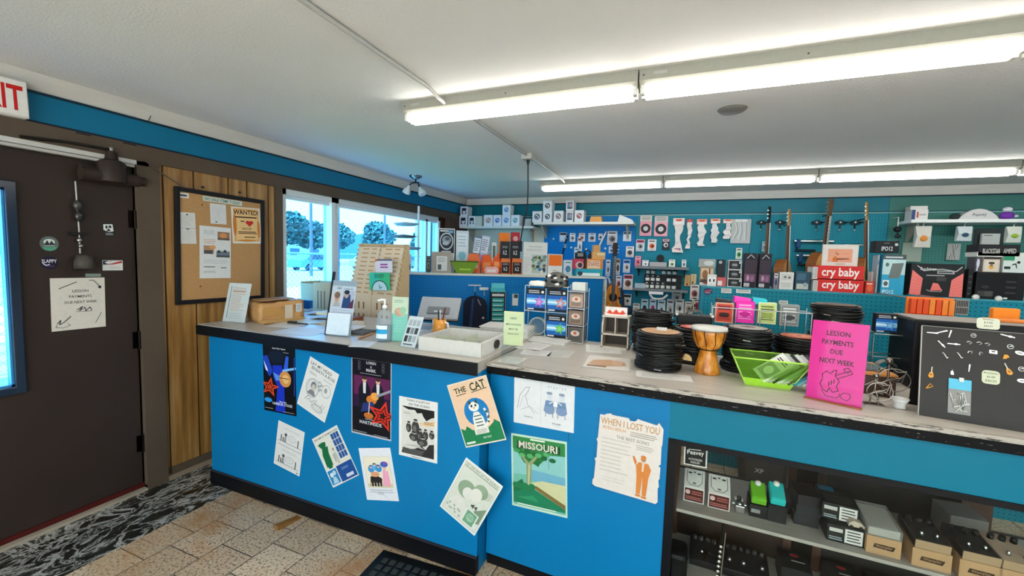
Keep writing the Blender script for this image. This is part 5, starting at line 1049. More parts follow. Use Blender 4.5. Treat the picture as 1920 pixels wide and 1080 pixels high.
# A-frame board of pins
a_, b_ = onZ(1722, 778, ZR), onZ(1925, 812, ZR)
rz = math.atan2(b_.y-a_.y, b_.x-a_.x); bw = .36; tl = -.20
r = root('display_easel', 'black A-frame display board with novelty pins', 'display board', T(a_.x, a_.y, ZR, rz))
hb = .305; F = Matrix.Rotation(math.pi/2+tl, 4, 'X')
MB().box(0, 0, -.004, bw, hb, 0, '#2f2b29').build('front_board', r, F); 
mb = MB(); mb.box(-.002, 0, -.006, .001, hb, .001, '#a8a49e'); mb.box(0, hb-.0, -.006, bw, hb+.002, .001, '#8a8680'); mb.build('edge_strip', r, F)
dt = 2*hb*math.sin(-tl)+.02
B = Matrix.Translation((0, dt, 0)) @ Matrix.Rotation(math.pi/2-tl, 4, 'X'); MB().box(0, 0, 0, bw, hb, .004, '#121112').build('rear_board', r, B)
def onB(px, py):
    m = r.matrix_world @ F; return hit(px, py, m.translation, m.col[2].xyz)
r.matrix_world = T(a_.x, a_.y, ZR, rz)
bm_ = T(a_.x, a_.y, ZR, rz) @ F; bi = bm_.inverted()
def onB(px, py): return hit(px, py, bm_.translation, bm_.col[2].xyz)
def pin(kind, px, py, label, s=1.0, rot=0, col='#c9c7c2/m'):
    q = bi @ onB(px, py); M = bm_ @ Matrix.Translation((q.x, q.y, .0006)) @ Matrix.Rotation(math.radians(rot), 4, 'Z') @ Matrix.Diagonal((s, s, 1, 1)); mb = MB(); u = .001
    if kind == 'bar': mb.prism([(-.016, -.0016), (.016, -.0016), (.016, .0016), (-.016, .0016)], .002, col); mb.prism([(.002, -.003), (.009, -.003), (.009, .003), (.002, .003)], .0025, col)
    if kind == 'stick': mb.prism([(-.014, -.0012), (.014, -.0022), (.014, .0022), (-.014, .0012)], .002, col)
    if kind == 'ring': mb.tube([(.006*math.cos(t), .006*math.sin(t), .001) for t in [2*math.pi*i/18 for i in range(18)]], .0012, col, 5, True); mb.prism([(-.004, -.001), (.004, .001), (.003, .003), (-.003, .0)], .002, col)
    if kind == 'note': mb.tube([(-.006, .002, .001), (0, .005, .001), (.006, .001, .001), (.002, -.003, .001)], .0016, col, 6); mb.ball((.001, -.003, .001), .002, col, 6)
    if kind == 'sax': mb.tube([(-.006, .010, .001), (-.003, .009, .001), (.002, .0, .001), (.005, -.008, .001), (.008, -.004, .001)], .0018, col, 6, r1=.003)
    if kind == 'guitar':
        mb.prism([(.0055*math.cos(t)*(1 if math.sin(t) < 0 else .75), -.006+.008*math.sin(t)) for t in [2*math.pi*i/18 for i in range(18)]], .002, col); mb.prism([(-.0009, .0), (.0009, .0), (.0009, .014), (-.0009, .014)], .0025, '#d8d2c6'); mb.prism([(.0015*math.cos(t), -.006+.0015*math.sin(t)) for t in [2*math.pi*i/10 for i in range(10)]], .0026, '#3a2a1a')
    if kind == 'harp': mb.tube([(-.006, -.008, .001), (0, .008, .001), (.006, .002, .001), (.001, -.003, .001), (-.006, -.008, .001)], .0013, col, 5)
    if kind == 'cassette': mb.prism([(-.009, -.005), (.009, -.006), (.009, .005), (-.009, .006)], .0015, col); mb.prism([(-.004, -.001), (.004, -.001), (.004, .003), (-.004, .003)], .002, '#3a3835')
    if kind == 'piano': mb.prism([(-.007, -.006), (-.002, .007), (.005, .006), (.008, -.002), (.002, -.004), (.001, -.006)], .002, col)
    if kind == 'figure': mb.ball((0, .009, .001), (.002, .0022, .0014), col, 8); mb.prism([(-.003, -.008), (.004, -.008), (.003, .002), (.0, .007), (-.004, .001)], .002, col)
    if kind == 'oval': mb.prism([(.010*math.cos(t), .0055*math.sin(t)) for t in [2*math.pi*i/20 for i in range(20)]], .002, col); mb.prism([(.006*math.cos(t), .002*math.sin(t)) for t in [2*math.pi*i/12 for i in range(12)]], .0024, '#8a8884')
    return mb.build('lapel_pin', None, M, label, 'pin', 'lapel pins on the black display board')
O = '#d8963c'
for a in (('stick', 1748, 624, 'straight silver stick pin at the corner of the black board', 1.0, 0), ('stick', 1766, 622, 'second silver stick pin crossing at an angle', 1.0, 22), ('stick', 1781, 626, 'upright silver horn pin near the board top', .9, 78), ('ring', 1825, 629, 'silver ring shaped emblem pin'), ('bar', 1889, 630, 'long curved silver harmonica pin', 1.0, -14), ('bar', 1765, 645, 'slanting silver clarinet pin', .85, -50), ('bar', 1788, 645, 'level silver flute pin', .95, 0), ('note', 1817, 643, 'first curled silver note pin of three'), ('note', 1836, 644, 'second curled silver note pin of three'), ('note', 1851, 646, 'third curled silver note pin of three'), ('sax', 1771, 667, 'silver trumpet shaped pin, lower row'), ('sax', 1798, 667, 'silver saxophone pin, lower row'), ('note', 1819, 661, 'double silver eighth note pin', 1.0, 40), ('note', 1839, 663, 'upright silver clef pin', .9, 90), ('cassette', 1862, 660, 'silver cassette shaped pin'), ('ring', 1894, 650, 'silver horn loop pin by the cassette', 1.1), ('piano', 1885, 669, 'orange grand piano pin', 1.05, 10, O), ('oval', 1912, 662, 'pale keyboard shaped pin', 1.1, -15), ('guitar', 1746, 698, 'orange violin pin at the board left edge', 1.35, -4, O), ('harp', 1743, 724, 'orange harp pin under the violin pin', 1.2, -10, O), ('figure', 1785, 698, 'silver singer pin above the hanging packet', 1.0), ('stick', 1817, 690, 'upright silver baton pin', .85, 86), ('guitar', 1889, 692, 'orange acoustic guitar pin', 1.35, 22, O), ('ring', 1915, 692, 'silver drum kit pin', 1.1), ('oval', 1916, 714, 'white oval pin at the board edge', 1.1)): pin(*a)
def board_label(label, px0, py0, px1, py1, rows_): 
    a, b = bi @ onB(px0, py1), bi @ onB(px1, py0); w, h = b.x-a.x, b.y-a.y; c = .25*min(w, h); P = []
    for cx, cy, t0 in ((w-c, h-c, 0), (c, h-c, 90), (c, c, 180), (w-c, c, 270)): P += [(cx+c*math.cos(math.radians(t0+t)), cy+c*math.sin(math.radians(t0+t))) for t in (0, 30, 60, 90)]
    mb = MB(); mb.prism(P, .0012, '#cdd0b4'); A = mb.art(Matrix.Translation((0, 0, .0012)), w, h)
    for i, s in enumerate(rows_): A.text(s, .5, .8-.28*i, .16, '#4a4a3c', wmax=.8)
    return mb.build('price_card', None, bm_ @ Matrix.Translation((a.x, a.y, .0008)), label, 'price card')
board_label('pale rounded price card fixed on the black board among pins', 1840, 697, 1875, 718, ('Musical Jewelry', '$5.00', 'EACH'))
q = bi @ onB(1852, 606); mb = MB(); w, h = .052, .036
P = []; c = .008
for cx, cy, t0 in ((w-c, h-c, 0), (c, h-c, 90), (c, c, 180), (w-c, c, 270)): P += [(cx+c*math.cos(math.radians(t0+t)), cy+c*math.sin(math.radians(t0+t))) for t in (0, 30, 60, 90)]
mb.prism(P, .0015, '#d3d3be'); A = mb.art(Matrix.Translation((0, 0, .0015)), w, h); A.text('Necklaces', .5, .88, .12, '#5a5a4e', wmax=.7); A.text('$ 6.00', .5, .58, .18, '#3f3f36', wmax=.5); A.text('EACH', .5, .28, .15, '#3f3f36', wmax=.5)
mb.build('price_card', None, bm_ @ Matrix.Translation((q.x-w/2, q.y-h*.55, .0025)), 'pale rounded price card clipped over the top edge of the black board', 'price card')
# hanging silver packet
a, b = bi @ onB(1776, 773), bi @ onB(1821, 714); w, h = b.x-a.x, b.y-a.y
r2 = root('jewelry_packet', 'silver beaded packet with a blue header pinned to the board', 'packet', bm_ @ Matrix.Translation((a.x, a.y, .001)))
MB().box(0, h*.70, 0, w, h, .003, '#5cb8d8').build('blue_header', r2); mb = MB(); mb.box(0, 0, 0, w, h*.72, .002, '#8f8d8a'); mb.build('bag', r2)
mb = MB(); R = random.Random(3)
for k in range(7): mb.tube([(R.uniform(.003, w-.003), R.uniform(.004, h*.68), .003+.0004*k), (R.uniform(.004, w-.004), R.uniform(.004, h*.68), .0045), (R.uniform(.003, w-.003), R.uniform(.004, h*.68), .003)], .0014, '#d6d4d0/m', 5)
mb.build('bead_strands', r2)
mb = MB(); mb.box(w*.45, h*.93, .003, w*.65, h*1.05, .006, '#dcdad4'); mb.build('clip', r2)
# ================================================================== BACK WALL AND PARTITIONS
R = random.Random(40)
PB = DB-.012
def mini(c1, c2, c3='#2b2b2e'):
    """plain product printing: a header, a picture and a few lines"""
    def f(a): a.rect(.06, .72, .94, .95, c1); a.rows(.15, .77, .85, .92, 1, c3, .5); a.ell(.5, .42, .32, .22, c2); a.ell(.55, .40, .14, .12, c3); a.rows(.12, .06, .85, .16, 2, c3, .3)
    return f
def pack(label, rect, col, draw=None, y=PB, group=None, bump=None, name='hanging_pack', cat='pack', gap=.025):
    x0, y0, x1, y1 = rect; q = y-gap; a, b = onY(x0, y1, q), onY(x1, y0, q); w, h = b.x-a.x, b.z-a.z
    r = root(name, label, cat, T(a.x, q, a.z), group)
    mb = MB(); mb.box(0, 0, 0, w, .004, h, col)
    if draw: draw(mb.art(FY(0, 0, 0), w, h))
    mb.build('card', r)
    if bump: MB().box(w*.16, -.016, h*.1, w*.84, 0, h*.6, bump).build('blister', r, bevel=.006)
    MB().tube([(w/2, gap, h*.95), (w/2, -.012, h*.95), (w/2, -.016, h*.95+.006)], .0022, '#c9cbcc/m', 5).build('peg_hook', r)
    return r
def stand_box(name, label, cat, rect, y, d, col, draw=None, zb=None, group=None, side=None, bevel=.0015, rz=0):
    x0, y0, x1, y1 = rect; a, b = onY(x0, y1, y), onY(x1, y0, y); w, h = b.x-a.x, b.z-a.z; z = a.z
    if zb is not None: h = b.z-zb; z = zb
    mb = MB(); mb.box(0, 0, 0, w, d, h, col)
    if side: mb.box(-.0006, .0, 0, 0, d, h, side); mb.box(w, 0, 0, w+.0006, d, h, side)
    if draw: draw(mb.art(FY(0, 0, 0), w, h))
    return mb.build(name, None, T(a.x, y, z, rz), label, cat, group, bevel=0)
# ---- slanted low partition on the left
PA = .527; PL = 2.02; PZ = 1.335
PT = T(.53, 3.23, 0, PA); PTi = PT.inverted()
r = root('pegboard_gondola', 'low blue pegboard partition standing slantwise behind the counter', 'partition', PT)
MB().box(0, 0, 0, PL, .012, PZ-.02, 'pegboard_blue').build('pegboard_face', r); MB().box(0, .30, 0, PL, .312, PZ-.02, 'pegboard_blue').build('rear_face', r)
MB().box(-.01, -.012, PZ-.02, PL+.01, .32, PZ, 'shelf_cream').build('top_board', r)
for u in (-.005, PL-.012): MB().box(u, 0, 0, u+.017, .312, PZ-.02, '#c9c8ba' if u > 0 else 'counter_blue_paint').build('end_trim', r)
def onPT(px, py, d=0.0): n = PT.col[1].xyz; return PTi @ hit(px, py, PT.translation + n*d, n)
def ptbox(name, label, cat, rect, d, th, col, draw=None, zb=PZ, group=None, tilt=0, side=None):
    a, b = onPT(rect[0], rect[3], d), onPT(rect[2], rect[1], d); w = b.x-a.x; z = a.z if zb is None else zb; h = b.z-z
    mb = MB(); mb.box(0, 0, 0, w, th, h, col)
    if draw: draw(mb.art(FY(0, 0, 0), w, h))
    o = mb.build(name, None, PT @ Matrix.Translation((a.x, d, z+.0005)) @ Matrix.Rotation(tilt, 4, 'Y'), label, cat, group); o_top[label] = (a.x, z+h, w); return o
o_top = {}
ptbox('cardboard_box', 'greyish tan box with a white label at the window end of the partition top', 'box', (809, 473, 846, 512), .03, .10, '#a89a8c', lambda a: (a.rect(.25, .1, .8, .8, '#dad8d3'), a.rows(.32, .5, .72, .75, 3, '#8a8a8a', .3), a.rect(.32, .15, .5, .4, '#55565a')))
ptbox('small_packet', 'small dark packet at the extreme window end of the partition', 'packet', (799, 480, 808, 512), .05, .04, '#3c4a48', mini('#66736a', '#8a7f6a'))
def dbk(a): a.rect(.04, .04, .96, .96, '#1d2026'); a.ell(.5, .5, .42, .34, '#c3c8cf'); a.ell(.5, .5, .36, .29, '#23262d'); a.ell(.5, .55, .28, .16, '#8a9099'); a.ell(.45, .42, .2, .08, '#aab0b8'); a.ell(.55, .6, .14, .07, '#4c525b'); a.rows(.1, .86, .9, .94, 1, '#d5d8dc', .6); a.rows(.2, .07, .8, .13, 1, '#c9ccd0', .6); a.rect(.6, .82, .9, .93, '#6f95b5')
ptbox('music_book', 'black and white music book standing behind the tan box', 'book', (821, 429, 853, 512), .18, .015, '#d9dadb', lambda a: (dbk(Art(a.mb, a.M @ Matrix.Translation((0, a.h*.42, 0)), a.w, a.h*.58))))
ptbox('music_book', 'white and pale blue songbook beside the black and white book', 'book', (854, 433, 879, 512), .20, .02, '#c9d4dc', lambda a: (a.rect(.1, .5, .9, .93, '#dbe3e8'), a.ell(.5, .4, .3, .1, '#7fb6c6'), a.rows(.15, .6, .8, .9, 4, '#a3b3bd', .3)))
for i, (rc, l, c) in enumerate((((880, 442, 896, 512), 'dark blue songbook leaning third from the window on the partition', '#5d7694'), ((894, 441, 911, 512), 'pale violet songbook leaning fourth from the window on the partition', '#b3bcd9'))):
    ptbox('music_book', l, 'book', rc, .215+.016*i, .01, c, lambda a, i=i: (a.rect(.08, .55, .92, .95, '#d5dae3'), a.rows(.14, .6, .86, .92, 6, '#5f7188', .4), a.rect(.08, .25, .92, .5, ('#33445c', '#c99ad0')[i])), tilt=.12)
a = onPT(921, 512, .19); mb = MB(); mb.tube([(-.05, 0, .0), (-.055, 0, .12), (-.03, 0, .2), (.01, 0, .21), (.05, 0, .15), (.055, 0, .05)], .012, '#c5c6c2', 8); mb.build('curled_cable_tie', None, PT @ Matrix.Translation((a.x, .255, PZ+.012)), 'curled pale tube standing on the partition beside the books', 'tube')
ptbox('price_placard', 'small white placard with a grey strip on the partition', 'placard', (921, 455, 931, 512), .16, .006, '#d2d3cd', lambda a: a.rect(.2, .5, .8, .9, '#55605a'))
ptbox('tall_box', 'tall orange box behind the black speaker packs', 'box', (934, 437, 956, 512), .20, .05, '#ee7a1e', None); ptbox('tall_box', 'tall dark red box behind the black speaker packs', 'box', (957, 436, 975, 512), .20, .05, '#b3222c', lambda a: a.ell(.5, .85, .3, .06, '#d9a0a0'))
def dblk(a): a.rect(.06, .06, .94, .94, '#1c191b'); a.text('k2', .5, .42, .3, '#cfcfd0', wmax=.4); a.rows(.2, .7, .8, .88, 2, '#a9a5a6', .4)
for rc, d_, l, zb in (((939, 485, 957, 513), .10, 'black product pack, lower row, under the orange box', PZ), ((960, 485, 979, 514), .10, 'black product pack, lower row, under the red box', PZ)):
    ptbox('product_pack', l, 'pack', rc, d_, .06, '#e0763a', lambda a: dblk(Art(a.mb, a.M, a.w, a.h*.8)), zb); 
for rc, l in (((938, 453, 956, 484), 'black product pack, upper row, before the orange box'), ((957, 453, 976, 484), 'black product pack, upper row, before the red box')):
    z = onPT(950, 485, .10).z; ptbox('product_pack', l, 'pack', rc, .105, .05, '#2b2526', lambda a: dblk(Art(a.mb, a.M, a.w, a.h*.85)), z)
def bag(label, rc, d, col, c2, name='plastic_bag', cat='bag', th=.06):
    a, b = onPT(rc[0], rc[3], d), onPT(rc[2], rc[1], d); w, h = b.x-a.x, b.z-PZ; r = root(name, label, cat, PT @ Matrix.Translation((a.x, d, PZ)))
    mb = MB(); mb.add([(0, 0, 0), (w, 0, 0), (w, th, 0), (0, th, 0), (-.01, -.01, h*.5), (w+.01, -.01, h*.5), (w, th, h*.5), (0, th, h*.5), (w*.1, th*.3, h), (w*.9, th*.3, h), (w*.9, th*.6, h), (w*.1, th*.6, h)], [(3, 2, 1, 0)] + [(i, (i+1) % 4, 4+(i+1) % 4, 4+i) for i in range(4)] + [(4+i, 4+(i+1) % 4, 8+(i+1) % 4, 8+i) for i in range(4)] + [(8, 9, 10, 11)], col); mb.build('bag', r, bevel=.01)
    mb = MB(); mb.box(w*.15, -.013, h*.25, w*.85, -.008, h*.6, c2); mb.build('printed_panel', r)
bag('bright orange bag of strings behind the green basket', (903, 478, 922, 513), .15, '#f0622a', '#e8894e'); bag('bright orange bag beside the black packs', (924, 476, 938, 514), .15, '#ee5f2a', '#f2a05c'); bag('pink and white packet lying before the orange bags', (909, 500, 934, 515), .03, '#e6a9a2', '#e9d9d5', 'soft_packet', 'packet', .04); bag('orange topped packet in front of the songbooks', (876, 476, 900, 512), .145, '#ec6f3a', '#d9cfc4', th=.03)
a = onPT(871, 513, .02); 
r = root('basket', 'olive green plastic basket on the partition top', 'basket', PT @ Matrix.Translation((a.x, .02, PZ)))
mb = MB(); v = [(-.075, 0, 0), (.075, 0, 0), (.075, .09, 0), (-.075, .09, 0), (-.14, -.015, .115), (.13, -.015, .115), (.13, .11, .115), (-.14, .11, .115)]; mb.add(v, [(3, 2, 1, 0)] + [(i, (i+1) % 4, 4+(i+1) % 4, 4+i) for i in range(4)], '#6f8f24'); mb.build('shell', r); mb = MB(); mb.box(-.05, -.012, .03, .06, -.006, .09, '#9ac23e'); mb.build('front_panel', r, Matrix.Rotation(-.13, 4, 'X') ); MB().tube(v[4:], .006, '#4f5f1c', 6, True).build('rim', r)
def dcourse(a): a.rect(.02, .02, .98, .98, '#dedcd6'); a.text('Theory and Note Songs', .5, .86, .04, '#4b4c50', wmax=.8); a.rows(.12, .72, .8, .8, 2, '#a9a8a4', .3); R = random.Random(9); a.rect(.36, .05, .97, .62, '#b9c4c0'); [a.ell(R.uniform(.4, .93), R.uniform(.08, .58), .07, .05, R.choice(('#3d4a52', '#6f9a8a', '#e3dccb', '#7c5f4a', '#3f78b0', '#8fb07a'))) for _ in range(26)]; a.rows(.05, .1, .3, .55, 7, '#b5b3ae', .2)
ptbox('course_book', 'large white method book with a busy picture standing on the partition', 'book', (980, 455, 1027, 517), .05, .012, '#d7d5cf', dcourse)
ptbox('card_box', 'white box with an orange upper half on the partition', 'box', (1027, 477, 1055, 517), .06, .05, '#e0ded8', lambda a: (a.rect(.04, .45, .96, .96, '#f1741e'), a.rows(.35, .2, .6, .26, 1, '#8a8a8a', .5)))
ptbox('card_box', 'small white box with blue and green print near the partition far end', 'box', (1057, 488, 1073, 520), .10, .05, '#d5dde0', mini('#cfe0ea', '#3f78b8', '#4f9a78'))
ptbox('card_box', 'long teal and white box at the partition far end', 'box', (1079, 505, 1130, 522), .04, .12, '#27a3b8', lambda a: (a.rect(.05, .05, .95, .45, '#e3ebe9'), a.ell(.16, .35, .1, .3, '#33424a'), a.rect(.9, .05, .97, .9, '#3f9a7a')))
zt = onPT(1100, 505, .04).z
ptbox('card_box', 'crimson box with a round picture on top of the teal box', 'box', (1075, 486, 1098, 505), .05, .09, '#c2405c', lambda a: (a.ell(.5, .4, .34, .36, '#d9b3b0'), a.ell(.55, .4, .2, .25, '#4a3638'), a.rect(.85, 0, 1, 1, '#2a2228')), zt)
ptbox('snack_carton', 'orange and cream carton with curly lettering on the teal box', 'carton', (1100, 486, 1131, 505), .05, .09, '#e58a3c', lambda a: (a.rect(.03, .1, .82, .85, '#ead3b0'), a.text('SNARE', .42, .55, .5, '#d0676a', wmax=.74)), zt)
zt2 = onPT(1100, 486, .05).z
ptbox('card_box', 'flat black box on the crimson box', 'box', (1081, 474, 1099, 485), .06, .07, '#1e1c1d', lambda a: a.rect(.1, .4, .7, .9, '#8a8784'), zt2)
ptbox('cardboard_box', 'tan wooden block pile on the orange carton', 'box', (1110, 473, 1135, 485), .06, .07, '#d9a468', lambda a: a.rect(.4, .55, 1, .9, '#e6cfa0'), zt2)
ptbox('cardboard_box', 'upper tan block on the tan pile at the partition end', 'box', (1113, 460, 1126, 473), .07, .05, '#cf9a62', None, onPT(1110, 473, .06).z)
a = onPT(1104, 473, .06); r = root('headphones', 'small black headphones standing on the flat black box', 'headphones', PT @ Matrix.Translation((a.x, .10, zt2)))
mb = MB(); mb.tube([(-.035, 0, .03), (-.03, 0, .075), (0, 0, .095), (.03, 0, .075), (.035, 0, .03)], .007, '#17161a', 8); mb.build('headband', r)
for sx in (-.035, .035): m_ = MB(); m_.lathe([(0, -.01), (.028, -.012), (.03, .0), (.022, .012), (0, .012)], '#1e1d21', 14, Matrix.Translation((sx, 0, .03)) @ Matrix.Rotation(math.pi/2*.8, 4, 'X')); m_.build('ear_cup', r)
# on the partition face
def face(name, label, cat, rc, d, th, col, draw=None):
    a, b = onPT(rc[0], rc[3], -d), onPT(rc[2], rc[1], -d); w, h = b.x-a.x, b.z-a.z; r = root(name, label, cat, PT @ Matrix.Translation((a.x, -d, a.z)))
    mb = MB(); mb.box(0, 0, 0, w, th, h, col); 
    if draw: draw(mb.art(FY(0, 0, 0), w, h))
    mb.build('card', r); MB().tube([(w/2, d, h*.97), (w/2, -.006, h*.97)], .003, '#d5d8d9/m', 5).build('peg_hook', r); return r
face('hanging_pack', 'small white packet on a hook right of the teal display box', 'packet', (960, 551, 972, 573), .02, .006, '#b9c6c8', lambda a: (a.rect(.1, .05, .9, .6, '#d9dcd8'), a.rect(.3, .65, .9, .95, '#3c464a')))
r = face('display_box', 'narrow teal and black counter display box full of teal packs', 'display', (919, 548, 948, 612), .13, .11, '#17181a', lambda a: (a.rect(.08, .88, .9, .95, '#c9cccb'), [a.rect(.1, .04+.135*k, .9, .04+.135*k+.11, '#2f9c9c') for k in range(6)], [a.rect(.15, .06+.135*k, .8, .09+.135*k, '#b9dcd9') for k in range(6)]))
a = onPT(919, 612, -.13); b = onPT(948, 548, -.13); w, h = b.x-a.x, b.z-a.z
MB().box(w, 0, 0, w+.002, .11, h, '#dcdcd6').build('white_side', r); mb = MB(); mb.prism([(0, 0), (w, 0), (w, .09), (0, .09)], .003, '#4fb3bb', Matrix.Translation((0, .0, h)) @ Matrix.Rotation(.35, 4, 'X')); mb.prism([(.01, 0), (w, 0), (w, .05), (.01, .05)], .003, '#59bcc4', Matrix.Translation((0, .085, h+.03)) @ Matrix.Rotation(1.3, 4, 'X')); mb.build('open_lid', r)
for rc, l in (((878, 534, 902, 536), 'long white peg hook in the blue partition'), ((899, 539, 916, 544), 'fat white peg hook in the blue partition')):
    a, b = onPT(rc[0], rc[3], -.02), onPT(rc[2], rc[1], -.02); r = root('peg_hook', l, 'hook', PT @ Matrix.Translation((a.x, -.02, a.z))); w = b.x-a.x
    MB().box(0, 0, 0, w, .006, b.z-a.z, '#d0d5d3').build('plate', r, bevel=.002); MB().tube([(w*.5, .02, .0), (w*.5, -.03, 0), (w*.52, -.035, -.05)], .003, '#c3c8c9/m', 6).build('prong', r)
# black backpack hanging on the partition
a, b = onPT(868, 620, -.14), onPT(914, 557, -.14); w, h = b.x-a.x, b.z-a.z
r = root('backpack', 'black rounded gig bag hanging on the blue partition', 'bag', PT @ Matrix.Translation((a.x+w/2, -.135, a.z)))
P = [(-w/2, 0), (w/2, 0), (w/2, h*.72)] + [(w/2*math.cos(t), h*.72+h*.28*math.sin(t)) for t in [math.pi*i/12 for i in range(1, 12)]] + [(-w/2, h*.72)]
mb = MB(); mb.prism(P, .12, '#1c2233/f', Matrix.Rotation(math.pi/2, 4, 'X') @ Matrix.Translation((0, 0, -.12))); mb.build('body', r, bevel=.02)
mb = MB(); mb.tube([(-.02, -.004, h*.95), (-.03, -.012, h*.6), (-.045, -.008, .02)], .014, '#2c3a5a/f', 8); mb.tube([(.02, -.004, h*.93), (.05, -.01, h*.75)], .005, '#8d929c', 6); mb.build('strap', r)
mb = MB(); mb.tube([(0, .05, h*.99), (0, .06, h+.03), (0, .135, h+.035)], .005, '#16171c', 6); mb.build('hang_loop', r)
mb = MB(); mb.ball((w*.34, -.003, h*.38), (.012, .005, .01), '#c9c2b4', 8); mb.build('badge', r)
# standing rail posts at the end of the partition: a slim white post
MB().tube([(0, 0, 0), (0, 0, 1.30)], .010, '#cfd4c6', 8).build('display_post', None, PT @ T(PL+.03, .02, 0), 'slim pale post standing at the far end of the slanted partition', 'post')

# ---- shelves on the back wall with white boxes
def wall_shelf(label, x0, x1, z, y0, col='shelf_cream', rails=True):
    r = root('wall_shelf', label, 'shelf', T(x0, y0, z)); L = x1-x0; D = DB-.012-y0
    MB().box(0, 0, -.03, L, D, 0, col).build('board', r, bevel=.003)
    for x in (.08, L-.10):
        mb = MB(); mb.prism([(0, 0), (-.2, 0), (-.2, -.02), (-.02, -.17), (0, -.17)], .018, '#a9a596', Matrix.Translation((x, D, -.03)) @ frame((0, 0, 0), (0, 1, 0), (0, 0, 1))); mb.build('bracket', r)
    return r
S1, S2 = 1.922, 1.972
wall_shelf('cream wall shelf of white mug boxes in the corner by the window', .06, 1.16, S1, 5.20); wall_shelf('cream wall shelf of white mug boxes left of the hanging necks', 1.165, 2.43, S2, 5.20)
def mug_art(kind, c='#3b78c2'):
    def f(a):
        if kind == 'disc': a.circ(.5, .52, .30, c); a.circ(.5, .52, .2, '#cfd3d8'); a.poly([(.5, .52), (.68, .62), (.6, .72)], '#2c2c30'); a.circ(.42, .5, .1, c); a.poly([(.4, .4), (.6, .36), (.55, .5)], '#2f4a58')
        if kind == 'face': a.rect(.2, .2, .8, .84, '#2a2c36'); a.ell(.52, .44, .2, .24, '#cfcfd4'); a.ell(.5, .66, .22, .14, '#1a1b22')
        if kind == 'pic': a.rect(.16, .2, .86, .86, '#7b6a72'); a.ell(.4, .5, .16, .2, '#3f8fb8'); a.ell(.64, .56, .16, .22, '#b78a86'); a.rect(.2, .2, .8, .32, '#35404a')
        a.rows(.1, .9, .9, .96, 1, '#c9ccd2', .5)
    return f
for rc, k, c, l, z in (((861, 405, 876, 423), 'face', '', 'white mug box with a dark portrait, bottom at the corner end', 0), ((878, 405, 891, 423), 'face', '', 'white mug box with a dark square picture beside the corner pair', 0), ((907, 403, 924, 423), 'disc', '#b98a7c', 'white mug box with a pinkish disc', 0), ((925, 403, 940, 423), 'disc', '#2f62b8', 'white mug box with a dark blue disc', 0), ((941, 403, 957, 423), 'disc', '#3f8fd0', 'white mug box with a bright blue disc under the upper box', 0), ((958, 403, 974, 423), 'disc', '#3aa7a8', 'white mug box with a teal disc', 0), ((863, 387, 877, 405), 'face', '', 'upper white mug box with a dark portrait in the corner', 1), ((942, 384, 957, 403), 'disc', '#2f8ad0', 'upper white mug box with a blue disc', 1)):
    zb = S1 if z == 0 else (onY(870, 405, 5.22).z if rc[0] < 900 else onY(950, 403, 5.22).z)
    stand_box('mug_box', l, 'box', rc, 5.22, .13, '#dcdde0', mug_art(k, c), zb, 'white mug boxes on the wall shelves')
stand_box('plain_box', 'plain cream box beside the square picture mug box', 'box', (892, 405, 904, 423), 5.24, .12, '#c6c8bd', None, S1)
stand_box('plain_box', 'small grey box at the inner end of the corner shelf', 'box', (984, 410, 996, 424), 5.26, .12, '#a8aaa3', None, S1)
for rc, k, c, l, z in (((998, 396, 1016, 415), 'disc', '#4a4a4e', 'white mug box with a grey disc at the start of the second shelf', 0), ((1018, 396, 1035, 415), 'disc', '#3c3c40', 'white mug box with a black disc under the upper box of the second shelf', 0), ((1038, 395, 1056, 415), 'disc', '#8a5a54', 'white mug box with a brownish disc on the second shelf', 0), ((1061, 396, 1075, 415), 'pic', '', 'pale mug box with a tall printed picture on the second shelf', 0), ((1077, 394, 1095, 415), 'disc', '#a5483c', 'white mug box with a red and black disc on the second shelf', 0), ((1018, 376, 1035, 396), 'disc', '#3c3c40', 'upper white mug box with a black disc on the second shelf', 1), ((1061, 376, 1076, 396), 'pic', '', 'upper mug box with a coloured picture on the second shelf', 1)):
    zb = S2 if z == 0 else onY(1030, 396, 5.22).z
    stand_box('mug_box', l, 'box', rc, 5.22, .13, '#d9d9d8', mug_art(k, c), zb, 'white mug boxes on the wall shelves')
a, b = onY(1105, 414, 5.25), onY(1129, 406, 5.25)
mb = MB(); mb.prism([(0, 0), (b.x-a.x, 0), ((b.x-a.x)*.92, b.z-S2), ((b.x-a.x)*.12, b.z-S2)], .08, '#dc9a52', Matrix.Rotation(math.pi/2, 4, 'X') @ Matrix.Translation((0, 0, -.08))); mb.build('orange_sponge', None, T(a.x, 5.25, S2), 'orange tapered block lying on the second shelf', 'block', bevel=.004)
a, b = onY(1158, 414, 5.25), onY(1188, 402, 5.25)
mb = MB(); mb.prism([(0, 0), (b.x-a.x, 0), ((b.x-a.x)*.9, .03), (.02, b.z-S2)], .1, '#d5d6d2', Matrix.Rotation(math.pi/2, 4, 'X') @ Matrix.Translation((0, 0, -.1))); mb.build('white_wedge', None, T(a.x, 5.25, S2), 'white wedge shaped stand at the end of the second shelf', 'stand', bevel=.004)

